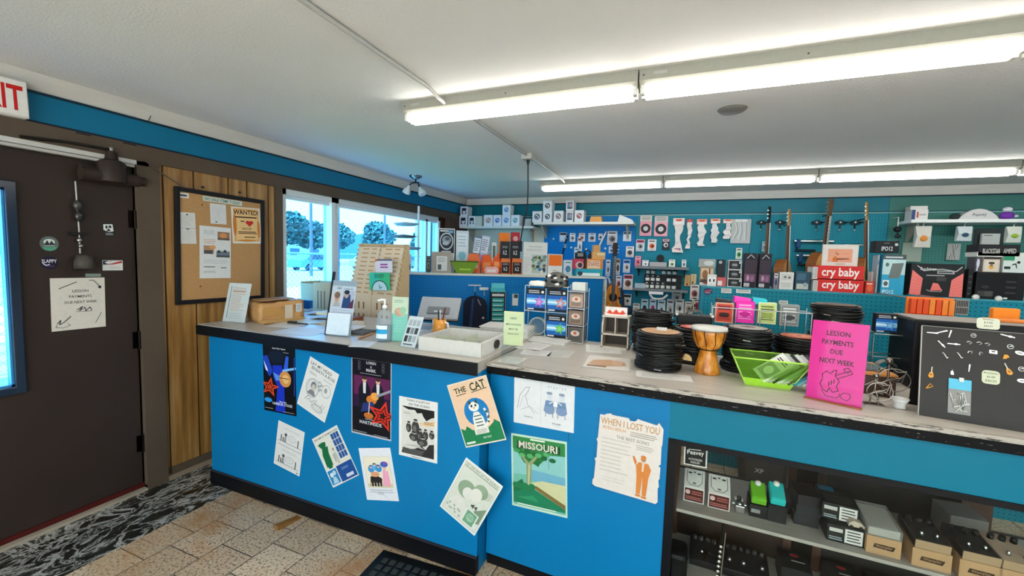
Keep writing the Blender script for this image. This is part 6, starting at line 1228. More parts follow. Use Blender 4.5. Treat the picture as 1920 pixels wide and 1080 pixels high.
# ---- packs hanging on the blue panel
ROW = 'small packs on the top row of the blue pegboard'
for i, (rc, c, m_, l) in enumerate((((1049, 436, 1063, 453), '#cfd3d3', ('#2b2b30', '#a9c6d6'), 'small pack with a black header, first of the top row'), ((1068, 437, 1079, 453), '#cfd1cd', ('#dcdcd6', '#8f8a7c'), 'small grey pack, second of the top row'), ((1085, 437, 1097, 452), '#d5ccc9', ('#d9bdb5', '#a87f72'), 'small pinkish pack, third of the top row'), ((1103, 437, 1117, 453), '#c9ced2', ('#d3dadf', '#6a5f5a'), 'small pack with a dark picture, fourth of the top row'), ((1122, 438, 1130, 450), '#cdd0cc', ('#dcdfdb', '#4d5450'), 'tiny pack behind the white stick, fifth of the top row'), ((1138, 433, 1158, 459), '#b9b5b2', ('#d3d0cc', '#6a6462'), 'wrinkled grey bag, largest of the top row'), ((1168, 434, 1184, 452), '#dadbd9', ('#3f6f9a', '#d0d2d2'), 'white card with a blue top, last of the top row'))):
    pack(l, rc, c, mini(*m_), bump=None if i else '#c9d6dc')
p = onY(1137, 434, PB-.03); q_ = onY(1124, 460, PB-.03); MB().tube([p, q_], .011, '#e3ded2', 8).build('drumstick', None, None, 'pale wooden stick hanging slantwise on the blue pegboard', 'stick')
for rc, c, m_, l in (((1082, 444, 1092, 476), '#d9d7d6', ('#cfa49a', '#c5c2c0'), 'long narrow white pack below the third small pack'), ((1076, 464, 1090, 488), '#dfe2e0', ('#cfe0d8', '#4f9a7c'), 'white and green card under the long narrow pack'), ((1141, 462, 1151, 475), '#cdd8de', ('#dfe8ec', '#8fb0c0'), 'tiny pale packet left of the white skull pack'), ((1173, 462, 1189, 482), '#d6d3cd', ('#e3dfd6', '#55504c'), 'white pack with two dark spots in the right column of the blue panel'), ((1168, 487, 1182, 511), '#cfd6d9', ('#1f62b0', '#d0b4a4'), 'pack with a strong blue header in the right column'), ((1168, 515, 1187, 543), '#dcd6d2', ('#b03a4c', '#7a4f3a'), 'white and red card with a brown picture in the right column'), ((1168, 552, 1184, 572), '#dfe0da', ('#2a2c28', '#c5c8c2'), 'white pack with a black square in the right column'), ((1135, 487, 1145, 518), '#c9c9c6', ('#d5d5d2', '#aaaaa6'), 'tall pale blister card near the mandolin'), ((1154, 485, 1163, 515), '#c9c2b6', ('#8d7a68', '#5a4636'), 'tall card partly behind the mandolin neck'), ((1154, 517, 1166, 543), '#cfc9c6', ('#d8d4d2', '#a8564c'), 'red and white card beside the mandolin body')):
    pack(l, rc, c, mini(*m_))
a, b = onY(1168, 588, PB-.06), onY(1186, 572, PB-.06)
MB().lathe([(0, 0), (.05, 0), (.055, .03), (.045, .085), (.02, .10), (0, .10)], '#1e2f40', 16).build('blue_pouch', None, T((a.x+b.x)/2, PB-.06, a.z), 'dark blue pouch hanging under the black square pack', 'pouch')
# slim black pole with clamps left of the mandolin
p = onY(1056, 458, PB-.05); q_ = onY(1053, 478, PB-.05)
r = root('microphone_stand', 'slim black stand pole with small clamps before the blue pegboard', 'stand', T(onY(1055, 478, 5.2).x, 5.2, 0))
MB().tube([(0, 0, .02), (0, 0, onY(1055, 475, 5.2).z), (.05, 0, onY(1063, 441, 5.2).z)], .012, '#16171a', 8).build('pole', r)
MB().lathe([(0, 0), (.14, 0), (.14, .015), (.02, .03), (0, .03)], '#16171a', 18).build('base', r)
for z in (onY(1060, 447, 5.2).z, onY(1057, 459, 5.2).z, onY(1055, 463, 5.2).z): MB().ball((.03, -.01, z), (.024, .02, .014), '#b9bcbe/m', 8).build('clamp', r)
# mandolin on the wall
def plucked(name, label, cat, x, z_top, y, L, bw, top='guitar_wood', neckc='#4a3424', headc='#2a1d14', twist=0, lean=0, hook=True, group=None, hole=True):
    """instrument hung by its head: x, z_top = top of the head, L = overall length"""
    r = root(name, label, cat, T(x, y, z_top) @ Matrix.Rotation(lean, 4, 'Y') @ Matrix.Rotation(twist, 4, 'Z'), group)
    hl, nl = .17*L, .35*L; bl = L-hl-nl; d = .095*L
    mb = MB(); mb.prism([(-.025*L, 0), (.025*L, 0), (.035*L, -hl*.3), (.022*L, -hl), (-.022*L, -hl), (-.035*L, -hl*.3)], .016*L, headc, FY(0, 0, 0)); h_ = mb.build('headstock', r)
    for s in (-1, 1):
        for k in range(3): MB().tube([(s*.03*L, -.008*L, -hl*(.25+.24*k)), (s*.052*L, -.006*L, -hl*(.25+.24*k))], .007*L, '#d2cfc8/m', 6).build('tuning_peg', h_)
    mb = MB(); w_ = Matrix.Rotation(-twist, 4, 'Z'); mb.tube([(0, .005, -hl*.9), (0, .10, -hl*.9), (0, DB-.014-y, -hl*.9)], .006, '#2a2d30', 6, False, w_); mb.build('wall_hook', r)
    mb = MB(); mb.box(-.022*L, -.012*L, -hl-nl-.06*L, .022*L, .008*L, -hl, neckc); mb.build('neck', r)
    mb = MB(); mb.box(-.022*L, -.018*L, -hl-nl-.14*L, .022*L, -.012*L, -hl, '#1e1512')
    for k in range(11): mb.box(-.022*L, -.0195*L, -hl-nl*(k+1)/11, .022*L, -.018*L, -hl-nl*(k+1)/11+.003*L, '#b9b4a8')
    mb.build('fretboard', r)
    pts = []
    for i in range(36):
        t = 2*math.pi*i/36; v = math.cos(t); u = math.sin(t)*(1.0 if v < -.1 else .80)*(1-.26*math.exp(-((v-.08)/.26)**2)); pts.append((u*bw/2, -hl-nl-bl/2+v*bl/2))
    mb = MB(); mb.prism(pts, d, top, FY(0, d-.012*L, 0), 0, '#7a4a22'); b_ = mb.build('body', r, bevel=.006)
    if hole:
        mb = MB(); mb.prism([(.055*L*math.cos(2*math.pi*i/22), .055*L*math.sin(2*math.pi*i/22)) for i in range(22)], .0015, '#1a0f08', FY(0, -.0125*L, -hl-nl-bl*.36)); mb.build('sound_hole', b_)
    MB().box(-.07*L, -.024*L, -L+bl*.22, .07*L, -.012*L, -L+bl*.22+.014*L, '#2e1c10').build('bridge', b_)
    mb = MB()
    for k in range(6): mb.tube([(-.014*L+.0056*L*k, -.021*L, -hl), (-.017*L+.0068*L*k, -.025*L, -L+bl*.23)], .0011, '#cfcac0/m', 4)
    mb.build('strings', r)
    return r
p = onY(1153, 455, 5.28); plucked('mandolin', 'brown mandolin hanging at the gap beside the partition end', 'mandolin', p.x, p.z, 5.30, .98, .27, 'honey_wood', '#6d655c', '#2a2523', .5)
# guitars behind the gondola
for nm, px, py, L, tw, ln, tp, hd, l in (('guitar', 1441, 388, 1.04, 1.2, -.01, 'dark_wood', '#141214', 'guitar with a black headstock, first hanging from the window side'), ('guitar', 1478, 393, 1.02, 1.1, -.03, 'guitar_wood', '#b08a5c', 'honey coloured guitar with a pale headstock, second of the hanging guitars'), ('guitar', 1556, 373, 1.06, .8, .035, 'guitar_wood', '#6b543f', 'guitar with a tall dotted headstock hanging behind the framed picture'), ('guitar', 1622, 380, 1.06, 1.1, -.06, 'guitar_wood', '#a5824f', 'guitar with a slanted pegged headstock, last of the hanging guitars')):
    p = onY(px, py, 5.32); plucked(nm, l, 'guitar', p.x, p.z, 5.30, L, .38, tp, '#5a412c', hd, tw, ln)
for i, px in enumerate((1427, 1462, 1531, 1575, 1603)):
    p = onY(px, 418, PB); r = root('guitar_hanger', ('first', 'second', 'third', 'fourth', 'fifth')[i] + ' black guitar hanger with a silver screw, counted from the window', 'hanger', T(p.x, PB, p.z), 'guitar hangers on the teal pegboard')
    MB().prism([(-.04, -.02), (.04, -.02), (.05, .012), (.015, .03), (-.015, .03), (-.05, .012)], .014, '#12303a', FY(0, 0, 0)).build('bracket', r, bevel=.002); MB().tube([(-.04, -.01, .0), (-.045, -.11, .0)], .007, '#12303a', 6).build('prong', r); MB().tube([(.04, -.01, .0), (.045, -.11, .0)], .007, '#12303a', 6).build('prong', r)
    MB().ball((0, -.016, .004), .016, '#d5dcdb/m', 10).build('screw', r); MB().ball((0, -.006, -.075), .012, '#c9d6d5/m', 8).build('lower_screw', r); MB().box(-.008, -.006, -.07, .008, 0, -.02, '#12303a').build('stem', r)
for rc, l, lo in (((1489, 449, 1563, 455), 'upper long silver tube with a blue clamp', 0), ((1493, 476, 1541, 482), 'lower long silver tube with a blue clamp', 0)):
    a, b = onY(rc[0], (rc[1]+rc[3])/2, PB-.04), onY(rc[2], (rc[1]+rc[3])/2, PB-.04); r = root('tube_rack', l + ' on the teal pegboard', 'tube', T(a.x, PB-.04, a.z)); L = b.x-a.x
    MB().tube([(0, 0, 0), (L, 0, 0)], .017, '#cfe0e2/m', 10).build('tube', r); MB().box(.02, -.02, -.07, .06, .03, .02, '#14406e').build('clamp', r, bevel=.004); MB().tube([(.02, .0, -.10), (.20, .0, -.10)], .014, '#13262c', 8).build('handle', r); MB().box(.035, .0, -.10, .05, .04, -.06, '#14406e').build('bracket', r)
for rc, l in (((1584, 456, 1618, 462), 'thin pale tube at the right of the framed picture'),):
    a, b = onY(rc[0], 459, PB-.03), onY(rc[2], 459, PB-.03); r = root('tube_rack', l, 'tube', T(a.x, PB-.03, a.z)); MB().tube([(0, 0, 0), (b.x-a.x, 0, 0)], .010, '#b9cfd1/m', 8).build('tube', r); MB().tube([(.1, 0, 0), (.1, .03, 0)], .006, '#444', 6).build('peg_hook', r)
# teal panel packs
for rc, l, c in (((1199, 404, 1223, 442), 'pink card with a round black pad, half covered by a bag', '#e39aa8'), ((1226, 405, 1253, 443), 'pink card with a round black pad, fully visible', '#e8a3ae')):
    pack(l, rc, c, lambda a: (a.rect(.0, .72, 1, 1, '#cfcac6'), a.rows(.12, .76, .9, .96, 3, '#77736f', .4), a.circ(.5, .36, .42, '#1b1b1d'), a.circ(.5, .36, .34, '#2c2c2e'), a.circ(.5, .36, .2, '#d5d3d0'), a.circ(.5, .36, .05, '#8a8a8a')))
for rc, c, m_, l in (((1192, 449, 1209, 471), '#c9d0d0', ('#c23a58', '#8f979a'), 'grey pack with a red top under the pink cards'), ((1214, 449, 1231, 470), '#e0ded9', ('#dcd9d3', '#e8632c'), 'white pack with an orange panel under the pink cards'), ((1241, 447, 1256, 468), '#20262a', ('#d9b3b6', '#c9c4c4'), 'black and pink pick pack')):
    pack(l, rc, c, mini(*m_))
for i, (rc, hd, tl, l) in enumerate((((1259, 409, 1284, 473), '#e8cfc4', '#dcd2cb', 'longest white pack with a pale orange header, first of the long packs'), ((1285, 411, 1299, 466), '#c0392f', '#ddd5d0', 'long tapering pack with a red header, second of the long packs'), ((1304, 411, 1326, 461), '#e6a08a', '#d9d5d0', 'wrinkled long pack with an orange header, third of the long packs'), ((1330, 410, 1351, 455), '#e6a590', '#d5d3d0', 'shorter long pack with an orange header, fourth of the long packs'), ((1354, 411, 1374, 448), '#e3aa96', '#dad6d1', 'shortest long pack with an orange header, fifth of the long packs'))):
    x0, y0, x1, y1 = rc; a, b = onY(x0, y1, PB-.03), onY(x1, y0, PB-.03); w, h = b.x-a.x, b.z-a.z; r = root('long_pack', l, 'pack', T(a.x, PB-.03, a.z))
    mb = MB(); mb.box(0, 0, h*.80, w, .006, h, hd); mb.art(FY(0, 0, h*.8), w, h*.2).rect(.06, .1, .94, .5, '#e3ded8').ell(.5, .72, .3, .18, '#cf5a48'); mb.build('header_card', r)
    mb = MB(); n = 8; v = []; f = []; RR = random.Random(i)
    for k in range(n+1):
        z = h*.82*k/n; hw = w*(.30+.10*math.cos(k*.8+i)+(.08 if k < 2 else 0)); o = RR.uniform(-.012, .012); v += [(w/2-hw+o, -.02-RR.uniform(0, .02), z), (w/2+hw+o, -.02-RR.uniform(0, .02), z), (w/2+hw+o, .012, z), (w/2-hw+o, .012, z)]
    for k in range(n): f += [(4*k+j, 4*k+(j+1) % 4, 4*k+4+(j+1) % 4, 4*k+4+j) for j in range(4)]
    f += [(3, 2, 1, 0), tuple(range(4*n, 4*n+4))]; mb.add(v, f, tl); mb.build('strap_bag', r)
    if i < 2: MB().box(w*.2, -.03, 0, w*.8, -.02, .05, ('#8a4a6a', '#c5bab6')[i]).build('end_piece', r, bevel=.004)
    MB().tube([(w/2, .03, h*.97), (w/2, -.012, h*.97)], .003, '#d9dadb/m', 5).build('peg_hook', r)
pack('big clear bag of coiled grey cables at the end of the long packs', (1369, 411, 1409, 456), '#b5b9b6', lambda a: ([a.line([(.1+.1*k, .15+.05*math.sin(k)), (.3+.07*k, .5+.1*math.cos(k*2)), (.2+.08*k, .85)], .03, ('#dfe1de', '#8f9492', '#c9cbc9')[k % 3]) for k in range(8)], a.rect(.2, .9, .8, 1.0, '#e0e2df')), name='cable_bag', cat='bag')
pack('small white pack with a green print above the triple stack', (1379, 465, 1392, 486), '#d5dfd3', mini('#cfd9d0', '#36a04a'))
pack('clear grey packet beside the first guitar neck', (1428, 453, 1441, 472), '#a9bcc0', mini('#b9ccd0', '#7f8f90'))
# small black wall shelves
def black_shelf(label, rc, y0=5.30):
    a, b = onY(rc[0], rc[1], y0), onY(rc[2], rc[1], y0); r = root('peg_shelf', label, 'shelf', T(a.x, y0, a.z)); L = b.x-a.x; D = PB-y0
    MB().box(0, 0, -.022, L, D, 0, '#25282b').build('board', r); MB().box(0, -.004, -.026, L, 0, .006, '#6f7576').build('front_lip', r)
    for x in (.03, L-.05): MB().prism([(0, 0), (-D*.9, 0), (0, -.1)], .012, '#1b1d20', Matrix.Translation((x, D, -.022)) @ frame((0, 0, 0), (0, 1, 0), (0, 0, 1))).build('bracket', r)
    return a.z
z1 = black_shelf('upper small black shelf on the teal pegboard', (1190, 499, 1292, 502)); z2 = black_shelf('lower small black shelf of little bottles on the teal pegboard', (1186, 540, 1290, 543))
for rc, c, m_, l, nm in (((1190, 480, 1202, 498), '#d2798a', ('#e3b3b6', '#c85a70'), 'pink packet at the start of the upper black shelf', 'packet'), ((1204, 488, 1216, 498), '#dcdcda', ('#e3e3e0', '#c9c9c6'), 'low white box on the upper black shelf', 'box'), ((1218, 492, 1250, 498), '#a8a5a2', ('#bdb9b5', '#95918d'), 'flat grey tray on the upper black shelf', 'tray'), ((1254, 487, 1266, 498), '#dfe0d2', ('#e3e3d8', '#a3b58a'), 'white carton with green print on the upper black shelf', 'carton'), ((1278, 487, 1287, 498), '#dbdddc', ('#dfe0de', '#9aa0a4'), 'small white carton at the end of the upper black shelf', 'carton')):
    stand_box('small_' + nm, l, nm, rc, 5.32, .07, c, mini(*m_) if rc[3]-rc[1] > 9 else None, z1)
a, b = onY(1232, 492, 5.36), onY(1244, 480, 5.36); mb = MB(); mb.prism([(.045*math.cos(2*math.pi*i/20), .045*math.sin(2*math.pi*i/20)) for i in range(20)], .05, '#131316', FY(0, 0, .075)); mb.box(-.02, -.05, 0, .02, 0, .035, '#131316'); mb.build('desk_microphone', None, T((a.x+b.x)/2, 5.40, z1+.03), 'round black object standing on the grey tray', 'microphone')
def bottle(x, y, z, cap, lab, label, hgt=.075, n=12):
    r = root('small_bottle', label, 'bottle', T(x, y, z), 'little bottles on the lower black shelf')
    MB().lathe([(0, 0), (.022, 0), (.023, .004), (.023, hgt*.68), (.012, hgt*.78), (.012, hgt*.82)], '#35302c' if lab == 'w' else '#1c1b1d', n).build('glass', r); MB().lathe([(0, hgt*.8), (.014, hgt*.8), (.013, hgt), (0, hgt)], cap, n).build('cap', r)
    mb = MB(); mb.lathe([(.0238, hgt*.12), (.0238, hgt*.6)], '#dcdad2' if lab == 'w' else '#cfccc6', n, None, True, False); mb.build('label', r)
CN = ('front', 'middle', 'rear'); 
p0 = onY(1212, 540, 5.32); dx = onY(1222, 540, 5.32).x-p0.x
levels = [0, .088, .176]
step = root('bottle_riser', 'dark stepped riser holding the rows of little bottles', 'riser', T(p0.x-.04, 5.33, z2))
for k, hh in enumerate((.001, .085, .17)): MB().box(0, .05*k, 0, 6*dx+.06, .05*k+.05, hh+.001, '#1e2124').build('step', step)
ordn = ('first', 'second', 'third', 'fourth', 'fifth', 'sixth', 'seventh')
for lv in range(3):
    cols = {0: range(6), 1: (0, 1, 2, 4, 5), 2: (0, 1, 3, 4, 5)}[lv]
    for j, c_ in enumerate(cols):
        lab = 'k' if c_ >= 4 else 'w'
        bottle(p0.x+c_*dx, 5.33+.025+.05*lv, z2+.003+(0, .085, .17)[lv], '#b9b6ae' if lab == 'w' else '#1a1a1c', lab, ('pale labelled' if lab == 'w' else 'black') + ' little bottle, ' + ordn[j] + ' in the ' + CN[lv] + ' row of the riser')
for rc, c, l in (((1190, 532, 1210, 539), '#a3b3b8', 'crumpled clear packet on the lower black shelf'),): stand_box('small_packet', l, 'packet', rc, 5.31, .05, c, None, z2)
mb = MB(); a, b = onY(1217, 541, 5.25), onY(1244, 541, 5.25); w = b.x-a.x; mb.box(0, 0, -.03, w, .02, 0, '#e6e3df'); mb.tube([(.01, .01, -.03), (.04, .01, -.075), (w*.5, .01, -.09), (w, .01, -.08), (w+.05, .01, -.03)], .013, '#c9c5bc', 8); mb.build('white_bracket', None, T(a.x, 5.26, z2-.028), 'white curved bracket hanging under the lower black shelf', 'bracket')
for rc, c, m_, l in (((1259, 547, 1279, 565), '#c3c5c3', ('#d0d2d0', '#9a9fa0'), 'clear grey packet under the lower black shelf'), ((1201, 561, 1216, 592), '#bfe0e6', ('#dfe8e8', '#1f3a38'), 'pale blue card with a dark tuner, first of the lower cards'), ((1217, 561, 1231, 592), '#cfe6e8', ('#dde9e9', '#c23f5a'), 'white card with a red tuner, second of the lower cards'), ((1232, 563, 1248, 592), '#d5dedb', ('#cfe0da', '#b9c9c9'), 'white and grey card, third of the lower cards'), ((1249, 561, 1264, 597), '#d5d2c9', ('#dfdcd3', '#a8a49a'), 'cream card with two pictures, fourth of the lower cards'), ((1265, 561, 1283, 590), '#cfcdc6', ('#d9d7d0', '#aaa69e'), 'cream card with a rectangular picture, fifth of the lower cards'), ((1186, 569, 1200, 590), '#c9cfc9', ('#dcdfd8', '#b08f86'), 'small pale bag at the start of the lower cards')):
    pack(l, rc, c, mini(*m_))
for rc, c, l in (((1283, 516, 1296, 536), '#d2ac74', 'first pair of tan wooden castanets on the teal pegboard'), ((1294, 514, 1306, 532), '#dcc394', 'second pair of tan wooden castanets on the teal pegboard')): pack(l, rc, c, lambda a: (a.rect(.45, 0, .55, 1, '#b08a58'), a.ell(.4, .15, .15, .1, '#7a2f2a')), name='castanets', cat='castanets', bump=None)
for rc, c, m_, l in (((1283, 566, 1300, 588), '#c9beb0', ('#d5ccbe', '#9a8672'), 'beige curved pack at the right of the cream cards'), ((1300, 562, 1316, 580), '#c22f35', ('#dccfc9', '#a8202a'), 'bright red pouch beside the beige curved pack'), ((1293, 534, 1312, 562), '#d0cdc9', ('#d5d3cf', '#8f4a50'), 'white bag with red bits over the red pouch'), ((1296, 555, 1308, 585), '#ddd4c6', ('#e3dccf', '#c9b89f'), 'tall cream packet between the beige pack and red pouch')): pack(l, rc, c, mini(*m_))

# ---- gondola on the right with its goods
GY, GZ = 3.40, 1.335
r = root('gondola_display', 'long teal pegboard gondola behind the counter full of boxed gear', 'gondola', T(3.152, GY, 0))
MB().box(0, 0, 0, 3.3, .012, GZ-.012, 'pegboard_teal_cast').build('pegboard_face', r); MB().box(-.012, 0, 0, 0, .36, GZ-.012, '#2b7f92').build('end_panel', r); MB().box(-.014, -.006, GZ-.012, 3.3, .37, GZ, '#3b93a2').build('top_board', r); MB().box(0, .35, 0, 3.3, .362, GZ-.012, 'pegboard_teal_cast').build('rear_face', r)
G = GY+.03
def gb(name, label, cat, rc, d, col, draw=None, zb=GZ, y=G, group=None, side=None): return stand_box(name, label, cat, rc, y, d, col, draw, zb, group, side)
def dlab(a): a.rect(.05, .08, .95, .92, '#17171a'); a.ell(.48, .5, .28, .3, '#3c3c40'); a.rows(.3, .4, .68, .62, 2, '#c3c3c4', .45); a.rect(.82, .65, .92, .85, '#d5d5d2')
zz = [GZ, onY(1376, 523, G).z, onY(1376, 506, G).z, onY(1376, 488, G).z]
for k, l in enumerate(('bottom', 'middle', 'top')): gb('pedal_box', l + ' white edged black box in the stack of three by the gondola end', 'box', (1363, 0, 1391, 0) if 0 else (1363, [523, 506, 488][k], 1391, 540), .12, '#cbcac6', dlab, zz[k])
def dpur(a): a.rect(.03, .82, .97, .99, '#17131a'); a.line([(.2, .85), (.5, .96), (.8, .86)], .05, '#cfcbd2'); a.rect(.05, .42, .95, .80, '#3a2838'); [a.rect(.1+.14*k, .44, .13+.14*k, .78, '#2a1c29') for k in range(6)]; a.rect(.05, .17, .95, .40, '#6b4a62'); a.ell(.35, .28, .12, .08, '#b98aa0'); a.ell(.7, .26, .15, .09, '#8d6080'); a.rect(.05, .03, .5, .13, '#d8d5d6'); a.rows(.08, .04, .46, .12, 2, '#55505a', .4)
for rc, l in (((1393, 475, 1420, 540), 'first tall dark purple microphone box on the gondola'), ((1421, 476, 1448, 541), 'second tall dark purple microphone box on the gondola')): gb('microphone_box', l, 'box', rc, .12, '#241a26', dpur)
gb('small_carton', 'narrow black and white carton after the purple boxes', 'carton', (1450, 512, 1460, 542), .08, '#8d7f8a', mini('#d0ccd0', '#3a4a80'))
gb('wood_item_box', 'brown wooden toy box at the gondola end', 'box', (1312, 501, 1340, 524), .10, '#a98a66', lambda a: (a.rect(.08, .1, .92, .9, '#c9b094'), a.ell(.35, .5, .2, .3, '#8d5f36'), a.rect(.62, .1, .72, .9, '#6f4a2c')), onY(1325, 537, G).z+.03, GY+.05)
gb('small_carton', 'low white carton with red bits at the gondola end', 'carton', (1312, 524, 1340, 537), .10, '#cfcac6', mini('#d9d4d0', '#a84a4a'), GZ, GY+.05)
gb('glasses_card', 'white novelty glasses card at the gondola end', 'card', (1326, 515, 1344, 530), .02, '#d9d6d0', lambda a: (a.ell(.28, .5, .2, .28, '#f0eeea'), a.ell(.72, .5, .2, .28, '#f0eeea'), a.ell(.28, .5, .1, .15, '#33302e'), a.ell(.72, .5, .1, .15, '#33302e')), onY(1335, 537, GY-.006).z, GY+.005)
gb('foam_roll', 'grey foam bundle lying on the brown toy box', 'bundle', (1310, 486, 1342, 501), .09, '#9a9c98', lambda a: a.ell(.6, .5, .3, .3, '#c3c5c2'), onY(1325, 501, GY+.05).z, GY+.05)
gb('black_case', 'small black case between the toy box and the stack of three', 'case', (1344, 487, 1361, 520), .09, '#1b1c1f', lambda a: (a.circ(.35, .85, .2, '#cfd2d2'), a.circ(.35, .85, .08, '#222')), onY(1350, 520, G).z)
gb('red_carton', 'red carton under the small black case', 'carton', (1344, 520, 1361, 538), .09, '#c95a5c', lambda a: a.rect(.05, .1, .6, .6, '#e0d9d6'))
gb('white_carton', 'white carton with a small diagram before the honey guitar', 'carton', (1460, 511, 1489, 543), .08, '#d5d3cd', lambda a: (a.rect(.15, .55, .85, .9, '#c3c1bb'), a.ell(.4, .72, .08, .06, '#55524e'), a.ell(.7, .7, .1, .05, '#55524e'), a.rows(.15, .1, .85, .4, 3, '#a3a19c', .3)))
gb('blue_carton', 'dark blue carton with a pale lower label', 'carton', (1490, 510, 1520, 543), .09, '#2a4a5c', lambda a: (a.rect(.1, .05, .9, .35, '#b9bdb5'), a.rect(.1, .55, .7, .9, '#3f6478'), a.ell(.7, .3, .15, .12, '#8fa0a2')))
for k, (rc, l) in enumerate((((1532, 525, 1620, 551), 'lower red pedal box with white lettering and a striped end'), ((1532, 500, 1621, 525), 'upper red pedal box with white lettering and a striped end'))):
    zb = GZ if k == 0 else onY(1576, 525, GY-.0).z
    o = gb('effects_pedal_box', l, 'box', rc, .14, '#d42a26', lambda a: a.text('*cry baby', .5, .47, .80, '#f2e6e0', wmax=.82), zb, GY+.002)
    a, b = onY(rc[0]-11, rc[3], GY+.002), onY(rc[0], rc[1], GY+.002); w, h = b.x-a.x, b.z-zb
    mb = MB(); mb.box(0, 0, 0, w-.001, .14, h-.002, '#d0ccc6'); A = mb.art(FY(0, 0, 0), w, h); [A.rect(.15, .08+.11*q, .85, .13+.11*q, '#8d8a88') for q in range(8)]; mb.build('striped_end', o, T(-w, 0, 0))
def dpic(a): a.rect(.03, .04, .97, .96, '#d9cfc6'); a.rect(.16, .2, .84, .80, '#e29a7c'); a.poly([(.3, .22), (.45, .22), (.42, .42), (.36, .48), (.3, .36)], '#cf6a24'); a.poly([(.42, .30), (.76, .34), (.76, .38), (.42, .38)], '#7a3b22'); a.line([(.36, .62), (.42, .56), (.48, .58)], .015, '#7a3b22'); a.line([(.4, .66), (.44, .5)], .012, '#7a3b22'); a.rows(.55, .56, .76, .6, 1, '#c9805e', .4); a.ell(.52, .12, .16, .05, '#c5b0a2')
q = onY(1576, 500, GY).z
gb('framed_picture', 'pale framed picture with an orange figure standing on the red boxes', 'picture', (1540, 459, 1611, 500), .012, '#d3c9c0', dpic, q, GY+.03)
gb('red_packet', 'small red packet at the right of the red pedal boxes', 'packet', (1622, 528, 1640, 551), .05, '#c9402f', lambda a: (a.ell(.5, .45, .3, .3, '#e0633f'), a.rows(.1, .7, .8, .9, 1, '#e6d0c6', .5)), GZ, GY+.01)
gb('white_strip_box', 'tall pale strip box behind the red packet', 'box', (1632, 510, 1641, 540), .05, '#cfccc6', None, GZ, GY+.08)
gb('grey_blister', 'tall greyish blister pack left of the blue power box', 'pack', (1640, 478, 1650, 552), .08, '#9aa9b0', lambda a: (a.ell(.5, .8, .3, .06, '#3f78a8'), a.rows(.1, .2, .9, .5, 5, '#7f8d94', .3)))
def dipo(a): a.rect(0, .88, 1, 1, '#4a5256'); a.rows(.1, .9, .9, .97, 1, '#c9d0d2', .5); a.rect(0, 0, 1, .62, '#2f9fc4'); a.rect(0, .5, 1, .88, '#b9d5d5'); a.poly([(.28, .40), (.42, .78), (.92, .80), (.78, .42)], '#6f7672'); a.ell(.2, .75, .08, .05, '#5f6c6f'); a.rect(.06, .18, .34, .36, '#d9e3e3'); a.ell(.2, .27, .1, .06, '#555c5e'); a.text('IPO12', .32, .07, .09, '#e6f0f0', wmax=.5)
gb('power_box', 'blue and white pedal box with a grey pedal picture', 'box', (1650, 478, 1700, 552), .10, '#2e97ba', dipo, GZ, GY+.01)
gb('power_box', 'black box with white lettering lying over the blue pedal box', 'box', (1641, 452, 1687, 473), .09, '#17171a', lambda a: (a.text('IPO12', .5, .35, .36, '#e3e3e3', wmax=.48), a.rows(.35, .76, .6, .86, 1, '#8a8a8a'), a.rect(.82, .6, .95, .8, '#cfcfcf')), onY(1664, 474, GY+.04).z, GY+.04)
def dbig(a):
    a.poly([(.0, .02), (.22, .02), (.24, .55), (.03, .80)], '#ec7a72'); a.poly([(.76, .02), (1.0, .02), (.985, .74), (.78, .52)], '#ec7a72')
    for k in range(6): a.line([(.03, .1+.1*k), (.22, .06+.09*k)], .006, '#c9584f'); a.line([(.78, .08+.08*k), (.98, .12+.1*k)], .006, '#c9584f')
    a.line([(.12, .93), (.25, .78), (.4, .82), (.6, .84), (.85, .78), (.95, .92)], .018, '#c9c9c6'); a.text('Rocktron', .33, .84, .10, '#d5d3cf', wmax=.3); a.rect(.50, .70, .82, .80, '#a9a8a5'); a.rows(.52, .72, .8, .78, 1, '#2a2a2a', .6); a.rows(.3, .62, .66, .67, 1, '#a3a2a0', .6); a.rect(.5, .48, .68, .60, '#3f3e3f'); a.poly([(.40, .18), (.44, .42), (.54, .40), (.62, .2)], '#e8746c'); a.line([(.33, .2), (.40, .16), (.60, .16), (.62, .22)], .012, '#b5b3b0')
gb('headphone_box', 'big black box with two salmon side panels on the gondola', 'box', (1703, 496, 1810, 559), .16, '#1d1c1e', dbig, GZ, GY+.0)
gb('black_carton', 'black carton with a worn grey print beside the salmon panelled box', 'carton', (1811, 505, 1826, 560), .10, '#1f1e1f', lambda a: [a.rows(.2, .1+.2*k, .8, .2+.2*k, 1, '#4c4a49', .5) for k in range(4)], GZ, GY+.03)
c_ = gb('gear_case', 'open black gear case with foam compartments on the gondola', 'case', (1826, 512, 1924, 566), .16, '#151516', lambda a: (a.rect(.04, .06, .85, .94, '#0b0b0c'), a.rect(.05, .1, .38, .3, '#3b3a38'), a.rect(.2, .12, .36, .28, '#4a4946'), a.ell(.2, .45, .08, .06, '#2b2b2b'), [a.rows(.62, .2+.2*k, .84, .32+.2*k, 1, '#333336', .6) for k in range(3)], a.rect(.6, .03, .68, .09, '#d9d8d3')), GZ, GY+.01)
for px, py, l in ((1829, 557, 'first white foot knob under the open black gear case'), (1872, 560, 'second white foot knob under the open black gear case')):
    p = onY(px, py, GY-.004); MB().lathe([(0, 0), (.018, 0), (.015, .012), (0, .014)], '#e0e0da', 12, Matrix.Rotation(math.pi/2, 4, 'X')).build('foot_knob', c_, Matrix.Translation((p.x-c_.location.x, GY-c_.location.y, p.z-c_.location.z)))
zt = onY(1870, 512, GY+.01).z
